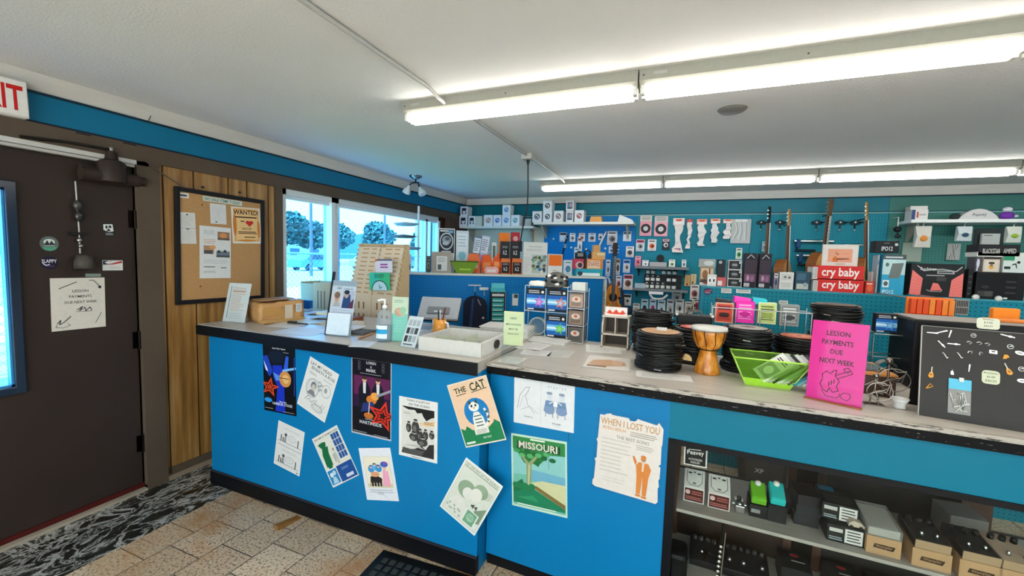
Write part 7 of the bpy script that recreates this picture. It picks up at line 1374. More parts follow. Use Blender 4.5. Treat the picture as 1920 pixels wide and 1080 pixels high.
gb('product_box', 'cream box with an orange and black cartoon bird mark on the gear case', 'box', (1842, 482, 1876, 512), .10, '#cdbfb0', lambda a: (a.rect(.0, .85, 1, 1, '#3a3330'), a.rect(.1, .1, .9, .8, '#d9ccbc'), a.poly([(.3, .55), (.7, .55), (.65, .68), (.35, .68)], '#3a2a26'), a.ell(.5, .35, .16, .12, '#d9a23a'), a.ell(.5, .48, .1, .06, '#8d5a50')), zt, GY+.02)
gb('product_box', 'white and green box with a black silhouette on the gear case', 'box', (1879, 481, 1924, 512), .10, '#d0d8d2', lambda a: (a.rect(0, .75, .5, 1, '#2f8a64'), a.rect(.06, .25, .35, .4, '#1d2022'), a.poly([(.38, .45), (.55, .52), (.62, .3), (.66, .3), (.6, .6), (.45, .56)], '#1d2022'), a.ell(.7, .65, .08, .08, '#1d2022')), zt, GY+.02)
gb('rolled_cloth', 'bundle of dark and pale cloth left of the cream box', 'bundle', (1826, 482, 1841, 514), .08, '#4a4a52', lambda a: (a.ell(.5, .6, .25, .3, '#c9ccd6'), a.poly([(.3, .1), (.5, .1), (.6, .5), (.35, .5)], '#cfcfd2')), zt, GY+.03)
zt = onY(1870, 482, GY+.02).z
gb('lettered_box', 'long dark box with slanting white lettering at the top of the pile', 'box', (1834, 459, 1914, 474), .12, '#1e1e20', lambda a: (a.text('BLACKSTAR', .32, .42, .42, '#cfcbc6', wmax=.42), a.text('AMPED', .76, .45, .42, '#cfcbc6', wmax=.3)), onY(1870, 480, GY+.03).z, GY+.03)
gb('white_slab', 'thin white slab under the long dark lettered box', 'slab', (1832, 474, 1924, 481), .12, '#d6d6d0', None, zt+.001, GY+.03)
gb('glass_panel_box', 'grey paper package leaning behind the lettered box', 'package', (1840, 438, 1876, 459), .02, '#aeb0ad', lambda a: a.rows(.1, .75, .6, .9, 1, '#55595a', .5), onY(1860, 459, GY+.08).z, GY+.08)
gb('frame_back', 'dark backing panel behind the grey paper package', 'panel', (1826, 428, 1884, 459), .015, '#1e2627', None, onY(1860, 459, GY+.11).z, GY+.11)
# orange tray and grille on the dark amplifier head
r = root('amplifier_head', 'black amplifier head with a grey top lying behind the display board', 'amplifier', T(3.90, 2.20, ZR, -.03))
MB().box(0, 0, 0, .70, .24, .288, '#161517').build('cabinet', r, bevel=.008); MB().box(.006, .006, .288, .694, .234, .291, '#8d867e').build('top_panel', r); mb = MB(); mb.box(.04, -.002, .03, .66, 0, .08, '#2a292b'); [mb.tube([(.08+.06*k, -.012, .055), (.08+.06*k, 0, .055)], .010, '#9a9792/m', 10) for k in range(8)]; mb.build('control_strip', r)
a, b = onY(1697, 588, 2.95), onY(1789, 560, 2.95)
r = root('parts_tray', 'orange tray divided into red and orange compartments', 'tray', T(a.x, 2.95, a.z)); w, h = b.x-a.x, b.z-a.z
MB().box(0, .0, 0, w, .006, h, '#f2792a').build('tray_back', r); MB().box(0, -.05, -.004, w, .0, .004, '#f2792a').build('ledge', r)
for k in range(7): MB().box(w*(.05+.133*k), -.03, .006, w*(.05+.133*k)+w*.115, -.004, h*.9, ('#e2552c', '#f08a3a')[k in (3, 5, 6)]).build('compartment', r, bevel=.002)
MB().tube([(w*.1, .006, h*.9), (w*.1, GY-2.95, h*.9)], .004, '#c9c9c9/m', 6).build('hang_bar', r); MB().tube([(w*.9, .006, h*.9), (w*.9, GY-2.95, h*.9)], .004, '#c9c9c9/m', 6).build('hang_bar', r)
a, b = onY(1791, 590, 2.95), onY(1818, 562, 2.95); r = root('pick_grid', 'small grey grid panel of dark picks beside the orange tray', 'panel', T(a.x, 2.95, a.z)); w, h = b.x-a.x, b.z-a.z
mb = MB(); mb.box(0, 0, 0, w, .01, h, '#9a9590'); A = mb.art(FY(0, 0, 0), w, h); [A.rect(.06+.13*i, .08+.46*j, .14+.13*i, .46+.46*j, '#27262a') for i in range(7) for j in range(2)]; mb.build('panel', r); MB().tube([(w*.5, .01, h*.9), (w*.5, GY-2.95, h*.9)], .004, '#c9c9c9/m', 6).build('hang_bar', r)
z = ZR+.291
def amp_item(name, label, cat, px, w, d, h, col, dx=0):
    p = onZ(px[0], px[1], z); M = T(p.x, p.y, z); return MB().box(-w/2, 0, 0, w/2, d, h, col).build(name, None, M, label, cat, bevel=.003)
amp_item('orange_folder', 'flat orange folder on top of the black amplifier head', 'folder', (1905, 606), .16, .05, .012, '#e0803a'); 
p = onY(1882, 597, 2.42); MB().box(0, 0, 0, .085, .03, .05, '#f08420').build('orange_pouch', None, T(onY(1861, 597, 2.40).x, 2.40, z), 'bright orange pouch standing on the black amplifier head', 'pouch', bevel=.006)
# wire rack of string packs in front of the gondola, at the counter back edge
ry2 = 2.415; rkx = onY(1335, 600, ry2).x
def dstr(c1, c2, c3): return lambda a: (a.rect(.06, .06, .94, .94, c1), a.rows(.15, .62, .85, .88, 2, c2, .5), a.rows(.15, .15, .85, .55, 4, c2, .35), a.ell(.5, .4, .3, .12, c3))
rk3 = wire_rack('wide silver wire rack of bright string packs behind the cable coils', rkx, ry2, ZR, onY(1522, 600, ry2).x-rkx, .26, 4, 2, .10)
for rc, c, dr, l in (((1340, 569, 1376, 604), '#d9a08a', dstr('#c4432f', '#7a2018', '#3a1512'), 'red string pack, first in the bright rack'), ((1378, 566, 1416, 604), '#e9239f', dstr('#ea2fa6', '#f6a9d8', '#c01b83'), 'magenta string pack, second in the bright rack'), ((1420, 569, 1457, 606), '#cfd6a0', dstr('#b9c476', '#5d6b34', '#8fa04c'), 'lime string pack, third in the bright rack'), ((1461, 573, 1500, 610), '#8d8f8c', dstr('#7a7c7a', '#d0d2cf', '#3c3e3d'), 'grey string pack, fourth in the bright rack')):
    a, b = onY(rc[0], rc[3], ry2+.02), onY(rc[2], rc[1], ry2+.02); string_pack(b.x-a.x, b.z-a.z, 'string_pack', l, 'string pack', T(a.x, ry2+.02, a.z), c, dr, None, .05)
for rc, c, l in (((1376, 558, 1408, 568), '#ec3fae', 'magenta pack lying over the bright rack'), ((1411, 560, 1438, 570), '#2fb9c9', 'turquoise pack lying over the bright rack'), ((1342, 562, 1372, 569), '#26242a', 'black pack lying over the red string packs')):
    a, b = onY(rc[0], rc[3], ry2+.03), onY(rc[2], rc[1], ry2+.03); MB().box(0, 0, 0, b.x-a.x, .07, b.z-a.z, c).build('string_pack', None, T(a.x, ry2+.03, a.z+.002) @ Matrix.Rotation(.12, 4, 'Y'), l, 'string pack', bevel=.002)
a = onY(1350, 604, ry2+.02)
rk4 = wire_rack('silver wire rack with a blue pack right of the pink sign', onY(1638, 640, 2.30).x, 2.30, ZR, .12, .20, 1, 2, .10)
a, b = onY(1641, 622, 2.32), onY(1684, 590, 2.32); string_pack(b.x-a.x, b.z-a.z, 'string_pack', 'blue string pack in the rack right of the pink sign', 'string pack', T(a.x, 2.32, a.z), '#20242a', art_blue('#3f8fd0', '#8fc4ea'), None, .04)
mb = MB(); a = onY(1665, 665, 2.33)
for k in range(6): mb.tube([(.038*math.cos(2*math.pi*i/18), .007*k, .038+.038*math.sin(2*math.pi*i/18)) for i in range(18)], .003, '#8f9492/m', 5, True)
mb.build('string_coil', None, T(a.x, 2.32, ZR+.008), 'silver wire coil in the rack right of the pink sign', 'coil')
# black practice amp behind the coils with silver corners
a, b = onY(1266, 640, 2.42), onY(1336, 590, 2.42); w = b.x-a.x
r = root('guitar_amplifier', 'small black amplifier with metal corners and carry handle behind the coils', 'amplifier', T(a.x, 2.40, ZR)); h = b.z-ZR-.012
MB().box(0, 0, 0, w, .10, h, '#1c1b1c').build('cabinet', r, bevel=.006); mb = MB(); mb.box(.01, -.003, .02, w-.01, 0, h-.03, '#141314'); mb.build('grille', r)
for x in (0, w):
    for y_ in (0, .10): MB().ball((x, y_, h), .014, '#b9b6b0/m', 8).build('corner_cap', r)
MB().tube([(w*.28, .05, h), (w*.32, .05, h+.022), (w*.68, .05, h+.022), (w*.72, .05, h)], .006, '#55524f', 8).build('handle', r)
# tags along the gondola edge
for rc, l in (((1352, 540, 1372, 549), 'first white shelf tag under the stack of three'), ((1380, 540, 1408, 549), 'second white shelf tag under the purple boxes')):
    a, b = onY(rc[0], rc[3], GY-.004), onY(rc[2], rc[1], GY-.004); mb = MB(); mb.box(0, 0, 0, b.x-a.x, .002, b.z-a.z, '#dcdad4'); mb.art(FY(0, 0, 0), b.x-a.x, b.z-a.z).rows(.1, .2, .9, .8, 2, '#8a8884', .4); mb.build('shelf_tag', None, T(a.x, GY-.0035, a.z), l, 'tag')
# ---- right wall shelf with bags
zr = onY(1800, 411, 5.20).z
wall_shelf('white wall shelf with hanging bags at the right of the guitars', onY(1709, 411, 5.2).x, 6.25, zr, 5.20, 'white_vinyl')
stand_box('mixed_box', 'white and blue box with a torn top at the start of the right wall shelf', 'box', (1695+14, 393, 1741, 409), 5.23, .14, '#d3d0cb', lambda a: (a.rect(0, 0, .22, 1, '#2f4676'), a.rect(.3, .2, .42, .8, '#b3504a'), a.rows(.45, .3, .9, .7, 1, '#a3a09a', .4)), zr)
stand_box('paper_bundle', 'crumpled white bundle on the white and blue box', 'bundle', (1707, 386, 1740, 393), 5.25, .10, '#cfcac3', None, onY(1720, 393, 5.23).z)
a, b = onY(1797, 409, 5.24), onY(1876, 391, 5.24); w, h = b.x-a.x, b.z-zr
mb = MB(); P = [(w*i/16, h*math.sin(math.pi*i/16)**.7) for i in range(17)]; mb.prism(P, .10, '#c9c8c6', FY(0, .10, 0)); A = mb.art(FY(0, 0, 0), w, h); A.text('Peavey', .52, .42, .4, '#55565a', wmax=.34, rot=3); mb.build('logo_cap', None, T(a.x, 5.24, zr), 'low pale grey arched sign with script lettering on the right shelf', 'sign')
a = onY(1792, 409, 5.25); MB().ball((0, 0, .03), (.045, .03, .03), '#26302e', 10).build('dark_ball', None, T(a.x, 5.26, zr), 'small dark lump beside the arched sign', 'lump')
a = onY(1889, 409, 5.24); r = root('purple_toy', 'small purple and white figurine on the right shelf', 'toy', T(a.x, 5.25, zr)); MB().ball((0, 0, .035), (.055, .03, .035), '#6d2f9a', 10).build('base', r); MB().ball((0, 0, .09), (.035, .025, .022), '#d9d6de', 10).build('head', r); MB().ball((.06, 0, .03), (.02, .015, .012), '#d9d6de', 8).build('foot', r)
def sack(label, rc, col, c2, y=5.26):
    x0, y0, x1, y1 = rc; a, b = onY(x0, y1, y), onY(x1, y0, y); w, h = b.x-a.x, b.z-a.z; r = root('hanging_bag', label, 'bag', T(a.x, y, a.z))
    mb = MB(); mb.add([(0, 0, 0), (w, 0, 0), (w, .03, 0), (0, .03, 0), (w*.08, -.02, h*.45), (w*.92, -.02, h*.45), (w*.92, .05, h*.45), (w*.08, .05, h*.45), (-.0, .0, h*.9), (w, .0, h*.9), (w, .02, h*.9), (0, .02, h*.9)], [(3, 2, 1, 0)] + [(i, (i+1) % 4, 4+(i+1) % 4, 4+i) for i in range(4)] + [(4+i, 4+(i+1) % 4, 8+(i+1) % 4, 8+i) for i in range(4)] + [(8, 9, 10, 11)], col); mb.build('bag', r, bevel=.004)
    mb = MB(); mb.ball((w*.5, -.016, h*.38), (w*.24, .012, h*.13), c2, 10); mb.build('content', r); MB().tube([(w*.5, .01, h*.88), (w*.5, .01, h*1.0), (w*.62, .01, zr-.03-a.z)], .004, '#cfcfcb', 6).build('hook', r)
sack('clear bag with an orange patch hanging at the start of the right shelf', (1713, 419, 1749, 464), '#c9c6bd', '#d98a3a'); sack('clear bag with a blue triangle print hanging from the right shelf', (1792, 421, 1825, 452), '#c3ccce', '#2f4f66'); sack('clear bag with a green print hanging from the right shelf', (1884, 421, 1918, 455), '#cdd0c4', '#8fb43a')
pack('black and white packet hanging lower on the greenish pegboard', (1774, 457, 1802, 487), '#a9aba6', lambda a: [a.line([(.2+.1*k, .1), (.5, .5), (.8-.1*k, .9)], .06, ('#4c4e4c', '#dcdcd6')[k % 2]) for k in range(5)])
pack('pale clear packet leaning behind the blue pedal box', (1690, 455, 1730, 490), '#9fae9f', None)
for px, l in ((1683, 'dark little camera shaped gadget under the shelf bracket'), ): 
    p = onY(px, 430, 5.35); r = root('gadget', l, 'gadget', T(p.x, 5.35, p.z)); MB().ball((0, 0, 0), (.035, .03, .03), '#17191c', 10).build('body', r); MB().ball((0, -.02, -.07), (.028, .02, .02), '#20282a', 8).build('lower_part', r); MB().tube([(0, 0, .02), (0, .0, .12), (0, .13, .12)], .005, '#d0d2d0', 6).build('bracket', r); MB().tube([(0, 0, -.03), (0, -.01, -.06)], .006, '#17191c', 6).build('link', r)
# ---- display stand with white trays at the window, and the cardboard literature sorter
p = onX(778, 505, .25); 
r = root('tray_stand', 'white pole stand with three oval trays before the window', 'stand', T(.30, 3.88, 0))
MB().tube([(0, 0, .02), (0, 0, onX(778, 385, .30).z)], .012, '#dfe3e4', 10).build('pole', r); MB().lathe([(0, 0), (.16, 0), (.16, .015), (.02, .04), (0, .04)], '#d5d9da', 24).build('base', r)
for py, px, c in ((420, 762, '#8fa3ae'), (443, 758, '#5d5a5c'), (465, 768, '#7f8a90')):
    q_ = onY(px, py, 3.80); mb = MB(); mb.lathe([(0, -.008), (.11, -.02), (.15, .0), (.14, .008), (.0, .02)], c, 22, Matrix.Diagonal((1, .6, 1, 1))); mb.build('tray', r, Matrix.Translation((q_.x-.30, -.09, q_.z)))
    MB().tube([(0, 0, q_.z-.0), (q_.x-.30, -.09, q_.z)], .008, '#dfe3e4', 6).build('arm', r)
ptbox('picture_card', 'white framed dark picture card at the window end of the partition top', 'card', (750, 480, 759, 511), .20, .012, '#e0e3e2', lambda a: a.rect(.15, .1, .85, .5, '#4a4644').rect(.2, .55, .8, .9, '#b9c3c6'))
ptbox('picture_card', 'second white framed card beside the first at the partition window end', 'card', (762, 477, 771, 511), .21, .012, '#d3d8d9', lambda a: a.rect(.15, .1, .85, .4, '#5a5552').rect(.2, .5, .8, .9, '#c5ced0'))
# literature sorter: stepped tan cardboard
a, b = onY(653, 562, 2.62), onY(742, 562, 2.62)
r = root('literature_sorter', 'tall tan cardboard literature sorter with stepped slots on the desk', 'sorter', T(a.x, 2.62, .90)); w = b.x-a.x; ht = onY(690, 458, 2.95).z-.90
N_ = 11
for c_ in range(3):
    x = c_*(w-.012)/2
    mb = MB(); P = [(0, 0), (.17, 0), (.17, ht)]; 
    st = []
    for k in range(N_): 
        yy = .11*(N_-k)/N_+.0; zz_ = ht*(.42+.58*(N_-k)/N_); st += [(yy+.03, zz_), (yy-.005, zz_-.012)]
    P += st + [(0, ht*.42)]
    mb.prism(P, .010, '#c98a3c' if 0 else '#d0b48c', Matrix.Translation((x, 0, 0)) @ frame((0, 0, 0), (0, 1, 0), (0, 0, 1))); mb.build('side_wall', r)
for k in range(N_+1):
    zz_ = ht*(.40+.56*k/N_); yy = .11*k/N_
    for c_ in (0, 1):
        x = c_*(w-.012)/2+.010; mb = MB(); mb.box(x, yy, (0 if k == 0 else zz_-ht*.14), x+(w-.012)/2-.010, yy+.004, zz_, '#dccab0')
        if k == 0:
            A = mb.art(FY(x, 0, 0), (w-.012)/2-.01, zz_)
            for i in range(3):
                for j in range(2): A.rect(.2+.22*i, .25+.34*j, .27+.22*i, .45+.34*j, '#8d6b45')
        else: mb.art(FY(x, yy, zz_-.03), (w-.012)/2-.01, .03).rect(.2, .3, .5, .6, '#b98f5c').rect(.62, .3, .85, .6, '#b98f5c')
        mb.build('slot_front', r)
MB().box(0, .165, 0, w, .17, ht, '#cfb48e').build('back_panel', r)
def onS(px, py): return onY(px, py, 2.61)
def dgr(a): a.rect(0, .0, 1, 1, '#3fc08a'); a.rect(0, .3, .5, 1, '#3fc4b0'); a.circ(.5, .0, .40, '#23424a'); a.circ(.5, .0, .36, '#bfe3ee'); a.rows(.25, .68, .75, .92, 3, '#1f6a55', .5); a.line([(.5, .1), (.5, .3)], .03, '#2a5a68'); a.line([(.5, .1), (.62, .18)], .03, '#2a5a68')
m, w_, h_ = quad(onS, (693, 511), (731, 511), (731, 544), (693, 544)); mb = MB(); mb.box(0, 0, 0, w_, h_, .002, '#3fc08a'); dgr(mb.art(Matrix.Translation((0, 0, .002)), w_, h_)); mb.build('green_leaflet', None, m, 'green and teal leaflet with a clock like arc hung on the literature sorter', 'leaflet')
m, w_, h_ = quad(lambda u, v: onY(u, v, 2.60), (703, 486), (738, 486), (734, 511), (705, 511)); mb = MB(); mb.box(0, 0, 0, w_, h_, .003, '#d5d6e4'); mb.art(Matrix.Translation((0, 0, .003)), w_, h_).rect(0, .88, 1, 1, '#55607a').rows(.3, .3, .75, .7, 2, '#a04aa8', .55).ell(.02, .9, .1, .1, '#e07a5a'); mb.build('white_leaflet', None, m, 'white leaflet with purple print stuck in the literature sorter', 'leaflet')
# second smaller sorter
a, b = onY(565, 560, 2.66), onY(620, 560, 2.66); w = b.x-a.x; ht = onY(600, 530, 2.66).z-.90
r = root('magazine_file', 'low greyish cardboard magazine file by the window', 'file box', T(a.x, 2.66, .90))
mb = MB(); mb.box(0, 0, 0, w*.45, .006, ht*.96, '#b3b092'); mb.build('front_left', r); mb = MB(); mb.box(w*.45, -.01, 0, w, -.004, ht, '#c9bd9a'); A = mb.art(FY(w*.45, -.01, 0), w*.55, ht); [A.rect(.25+.2*i, .35, .32+.2*i, .8, '#8a6b48') for i in range(3)]; mb.build('front_right', r)
MB().box(0, .2, 0, w, .206, ht, '#b9b08e').build('back_panel', r); MB().box(-.006, 0, 0, 0, .206, ht, '#b9b08e').build('side_panel', r); MB().box(w, -.01, 0, w+.006, .206, ht, '#b9b08e').build('side_panel', r)

# looped leads and small hooks that clutter the gap by the partition end
for i, (px, y0, y1, c, l) in enumerate(((1139, 520, 575, '#d5d3cf', 'white looped lead hanging left of the mandolin'), (1146, 530, 590, '#c3b9ae', 'beige looped lead hanging beside the mandolin body'), (1163, 540, 600, '#2a2a2e', 'black looped lead hanging right of the mandolin body'), (1133, 545, 600, '#b9bcbe', 'grey looped lead nearest the partition end'))):
    yy = PB-.05-.055*i; a, b = onY(px, y0, yy), onY(px, y1, yy); L = a.z-b.z; r = root('looped_lead', l, 'lead', T(a.x, yy, a.z))
    mb = MB()
    for k in range(3): mb.tube([((.035+.008*k)*math.sin(t), .006*k, -L/2+L/2*math.cos(t)) for t in [2*math.pi*j/20 for j in range(20)]], .007, c, 6, True)
    mb.build('loops', r); MB().tube([(0, PB-yy, .004), (0, -.01, .004)], .004, '#c9cbcc/m', 5).build('peg_hook', r); MB().box(-.02, -.012, -L*.35, .02, .02, -L*.28, '#1c1c1e').build('tie', r)
for px, py in ((1038, 448), (1071, 464), (1135, 466), (1099, 467)):
    p = onY(px, py, PB-.012); MB().ball((0, 0, 0), (.014, .012, .014), '#e3e6e6', 8).build('wall_plug', None, Matrix.Translation(p), 'small round white plug stuck in the blue pegboard panel', 'plug', 'white plugs in the blue pegboard')
a, b = onY(1460, 573, GY-.004), onY(1478, 564, GY-.004); mb = MB(); mb.box(0, 0, 0, b.x-a.x, .002, b.z-a.z, '#d3d5cf'); mb.art(FY(0, 0, 0), b.x-a.x, b.z-a.z).rows(.1, .2, .9, .8, 2, '#8a8884', .4); mb.build('shelf_tag', None, T(a.x, GY-.0035, a.z), 'third white tag, alone on the teal gondola face over the bright rack', 'tag')
a, b = onY(1319, 553, GY-.004), onY(1336, 540, GY-.004); mb = MB(); w, h = b.x-a.x, b.z-a.z; mb.prism([(w/2+w/2*math.cos(2*math.pi*i/20), h/2+h/2*math.sin(2*math.pi*i/20)) for i in range(20)], .002, '#3a3f6a'); A = mb.art(Matrix.Translation((0, 0, .002)), w, h); A.poly([(.1, .55), (.9, .75), (.9, .6), (.1, .4)], '#c94a4a').rows(.2, .25, .8, .4, 2, '#d9d6d2', .4); mb.build('flag_sticker', None, T(a.x, GY-.0005, a.z) @ FY(0, 0, 0), 'small round flag sticker at the gondola corner', 'sticker')

# ================================================================== INSIDE THE SHOWCASE
SH = .508
def onShelf(px, py, z=SH):
    q = C2M.inverted() @ onZ(px, py, z); q.y = min(max(q.y, .034), .26); return C2M @ q
def stomp(label, px, py, w, d, h, face_c, top_c, kind):
    p = onShelf(px, py); r = root('effects_pedal', label, 'pedal', T(p.x, p.y, SH+.0005, A2))
    if kind == 'face':
        mb = MB(); mb.box(-w/2, 0, 0, w/2, d, h, '#cfcac4'); A = mb.art(FY(-w/2, 0, 0), w, h); A.rect(.05, .06, .95, .92, face_c); A.circ(.2, .66, .12, '#c9a8a2'); A.rows(.4, .5, .9, .8, 2, '#a9605a', .45); A.rows(.1, .15, .9, .4, 2, '#a8645c', .5); mb.build('printed_box', r)
        mb = MB(); S = Matrix.Translation((-w/2, .002, h)) @ Matrix.Rotation(.5, 4, 'X'); mb.box(0, 0, 0, w, d*.85, .003, '#d6d2cc', S); A = mb.art(S @ Matrix.Translation((0, 0, .003)), w, d*.85); A.line([(.12, .9), (.12, .3), (.3, .1), (.7, .1), (.88, .3), (.88, .9)], .03, '#5a5856'); [A.ell(u, .78, .10, .05, '#3a3836') for u in (.28, .72)]; A.ell(.5, .84, .06, .04, '#3a3836'); A.ell(.5, .22, .09, .05, '#6a6866'); mb.build('pedal_top', r)
        mb = MB(); mb.prism([(0, 0), (d*.78, 0), (d*.78, d*.42)], .002, '#cfcac4', Matrix.Translation((-w/2, 0, h)) @ frame((0, 0, 0), (0, 1, 0), (0, 0, 1))); mb.prism([(0, 0), (d*.78, 0), (d*.78, d*.42)], .002, '#cfcac4', Matrix.Translation((w/2-.002, 0, h)) @ frame((0, 0, 0), (0, 1, 0), (0, 0, 1))); mb.build('raised_sides', r)
    if kind == 'mini':
        MB().box(-w/2, 0, 0, w/2, d, h, '#b9b5b0/m').build('body', r, bevel=.003); MB().ball((0, d*.25, h), (.010, .010, .008), '#e0deda/m', 10).build('footswitch', r); MB().lathe([(0, 0), (.009, 0), (.008, .012), (0, .012)], '#2b2a2a', 12, Matrix.Translation((0, d*.75, h))).build('knob', r); MB().tube([(-w/2-.008, d*.55, h*.6), (w/2+.008, d*.55, h*.6)], .005, '#d5d2cd/m', 8).build('jack', r)
    if kind == 'boxed':
        mb = MB(); mb.box(-w/2, 0, 0, w/2, d, h, '#1b1b1c'); 
        if face_c: mb.art(FY(-w/2, 0, 0), w, h).rect(.1, .35, .6, .65, face_c)
        mb.build('carton', r); S = Matrix.Translation((0, .006, h)) @ Matrix.Rotation(.45, 4, 'X')
        mb = MB(); mb.box(-w*.42, 0, 0, w*.42, d*.85, .03, top_c, S); p_ = mb.build('pedal', r, bevel=.004); MB().box(-w*.36, .008, .03, w*.36, d*.38, .034, top_c, S).build('treadle', p_); MB().ball((0, d*.72, .036), (.012, .012, .01), '#dcdad2', 10, S).build('knob', p_)
        MB().box(-w*.42, .05, h, w*.42, d-.002, h+.035, '#1b1b1c').build('support', r)
    return r
stomp('boxed white pedal with a maroon front, first in the showcase', 1300, 942, .078, .10, .062, '#4a1512', '', 'face'); stomp('boxed white pedal with a maroon front, second in the showcase', 1347, 955, .080, .10, .062, '#4a1512', '', 'face')
stomp('tiny silver pedal beside the second maroon boxed pedal', 1387, 963, .034, .07, .03, '', '', 'mini'); stomp('bright green pedal on a black carton in the showcase', 1421, 971, .062, .10, .05, '#8a8a88', '#6bb52a', 'boxed'); stomp('turquoise pedal on a black carton in the showcase', 1456, 980, .060, .10, .065, None, '#22b9b4', 'boxed')
p = onShelf(1480, 965); mb = MB(); mb.prism([(0, 0), (.075, 0), (.075, .075), (0, .055)], .045, '#222122', Matrix.Translation((-.02, 0, 0)) @ frame((0, 0, 0), (0, 1, 0), (0, 0, 1))); mb.build('wedge_case', None, T(p.x, p.y, SH, A2), 'black wedge shaped case behind the turquoise pedal', 'case', bevel=.003)
def dbarcode(a): a.rect(.48, .08, .95, .9, '#d3d0ca'); a.rows(.54, .15, .9, .84, 4, '#3b3a3a', .4); a.rect(.06, .6, .42, .82, '#bdbab4'); a.rows(.06, .1, .42, .34, 2, '#9aa6a8', .5)
p = onShelf(1584, 1020)
o = MB(); o.box(-.055, 0, 0, .055, .14, .062, '#1a1a1b'); dbarcode(o.art(FY(-.055, 0, 0), .11, .062)); o.build('pedal_carton', None, T(p.x, p.y, SH+.0005, A2), 'lower black carton with a barcode label in the showcase', 'carton', bevel=.001)
o = MB(); o.box(-.055, 0, 0, .055, .14, .062, '#1a1a1b'); dbarcode(o.art(FY(-.055, 0, 0), .11, .062)); o.art(FZ(-.055, 0, .062), .11, .14).rect(.05, .7, .5, .98, '#3b7fa8').rows(.1, .1, .9, .5, 3, '#4a4a4a', .3); o.build('pedal_carton', None, T(p.x-.012, p.y+.03, SH+.0635, A2-.05), 'upper black carton with a barcode label in the showcase', 'carton', bevel=.001)
for k, l in enumerate(('lowest', 'middle', 'highest')):
    MB().box(-.04, 0, 0, .04, .11, .04, ('#202124', '#23272a', '#1d1d20')[k]).build('side_carton', None, T(p.x-.105+.004*k, p.y+.06, SH+.0005+.0405*k, A2+.06*k), l + ' of three dark cartons beside the barcode cartons', 'carton', bevel=.001)
r = root('toy_pedal', 'small cream car shaped pedal resting before the upper black carton', 'pedal', T(p.x+.028, p.y-.0, SH+.063, A2)); 
MB().prism([(-.022, .006), (.024, .006), (.026, .014), (.014, .024), (-.008, .028), (-.02, .018)], .024, '#b9aa9a', FY(0, .026, 0)).build('body', r, bevel=.003)
for sx in (-.013, .015): MB().tube([(sx, .0, .006), (sx, .028, .006)], .006, '#2a2625', 10).build('wheel', r)
def kraft_pedal(label, px, py, w, kind, n):
    p = onShelf(px, py); r = root('boxed_pedal', label, 'pedal', T(p.x, p.y, SH+.0005, A2))
    mb = MB(); mb.box(-w/2, 0, 0, w/2, .15, .062, '#b28e68'); A = mb.art(FY(-w/2, 0, 0), w, .062); A.poly([(.2, .38), (.78, .34), (.84, .60), (.24, .62)], '#3b2c20'); A.text('LANDGRAFF' if 0 else 'Wampler', .52, .48, .18, '#a8845e', wmax=.5); mb.build('kraft_box', r)
    S = Matrix.Translation((0, .004, .0625)) @ Matrix.Rotation(.10, 4, 'X')
    if kind == 'clear':
        MB().box(-w*.46, 0, .001, w*.46, .14, .03, '#a9a6a0', S).build('pedal', r, bevel=.004); mb = MB(); mb.box(-w*.5, -.003, 0, w*.5, .145, .036, '#e3e3dd/c', S); mb.build('plastic_wrap', r)
    else:
        b_ = MB(); b_.box(-w*.45, 0, .001, w*.45, .14, .03, '#b7a08a' if kind == 'tan' else '#2c2927', S); b_ = b_.build('pedal', r, bevel=.003)
        MB().box(-w*.45, -.003, .001, w*.45, -.0, .03, '#a58a6c', S).build('front_strip', b_)
        for i in range(3): MB().lathe([(0, 0), (.009, 0), (.008, .016), (0, .016)], '#171616', 12, S @ Matrix.Translation((-w*.28+w*.28*i, .105, .03))).build('knob', b_)
        for i in range(2): MB().lathe([(0, 0), (.006, 0), (.005, .012), (0, .014)], '#cfcdc8/m', 10, S @ Matrix.Translation((-w*.2+w*.4*i, .03, .03))).build('footswitch', b_)
        if n: MB().box(-w*.1, .06, .045, w*.5, .19, .085, '#8d8883').build('grey_carton', None, T(p.x, p.y, SH, A2), 'grey metal carton set behind the knobs of the middle kraft boxed pedal', 'carton', bevel=.002)
kraft_pedal('pedal wrapped in clear plastic on a kraft box in the showcase', 1655, 1042, .095, 'clear', 0); kraft_pedal('dark knobbed pedal on a kraft box beside the plastic wrapped one', 1745, 1068, .10, 'dark', 0); kraft_pedal('dark knobbed pedal on a kraft box with a grey carton behind', 1838, 1094, .10, 'dark', 0); kraft_pedal('tan topped pedal on the last kraft box at the frame edge', 1920, 1118, .10, 'tan', 0)
p = onShelf(1800, 1010); MB().box(-.05, 0, 0, .055, .12, .10, '#9a958f').build('metal_carton', None, T(p.x+.0, p.y, SH+.001, A2+.05), 'grey carton standing behind the kraft boxed pedals', 'carton', bevel=.002)
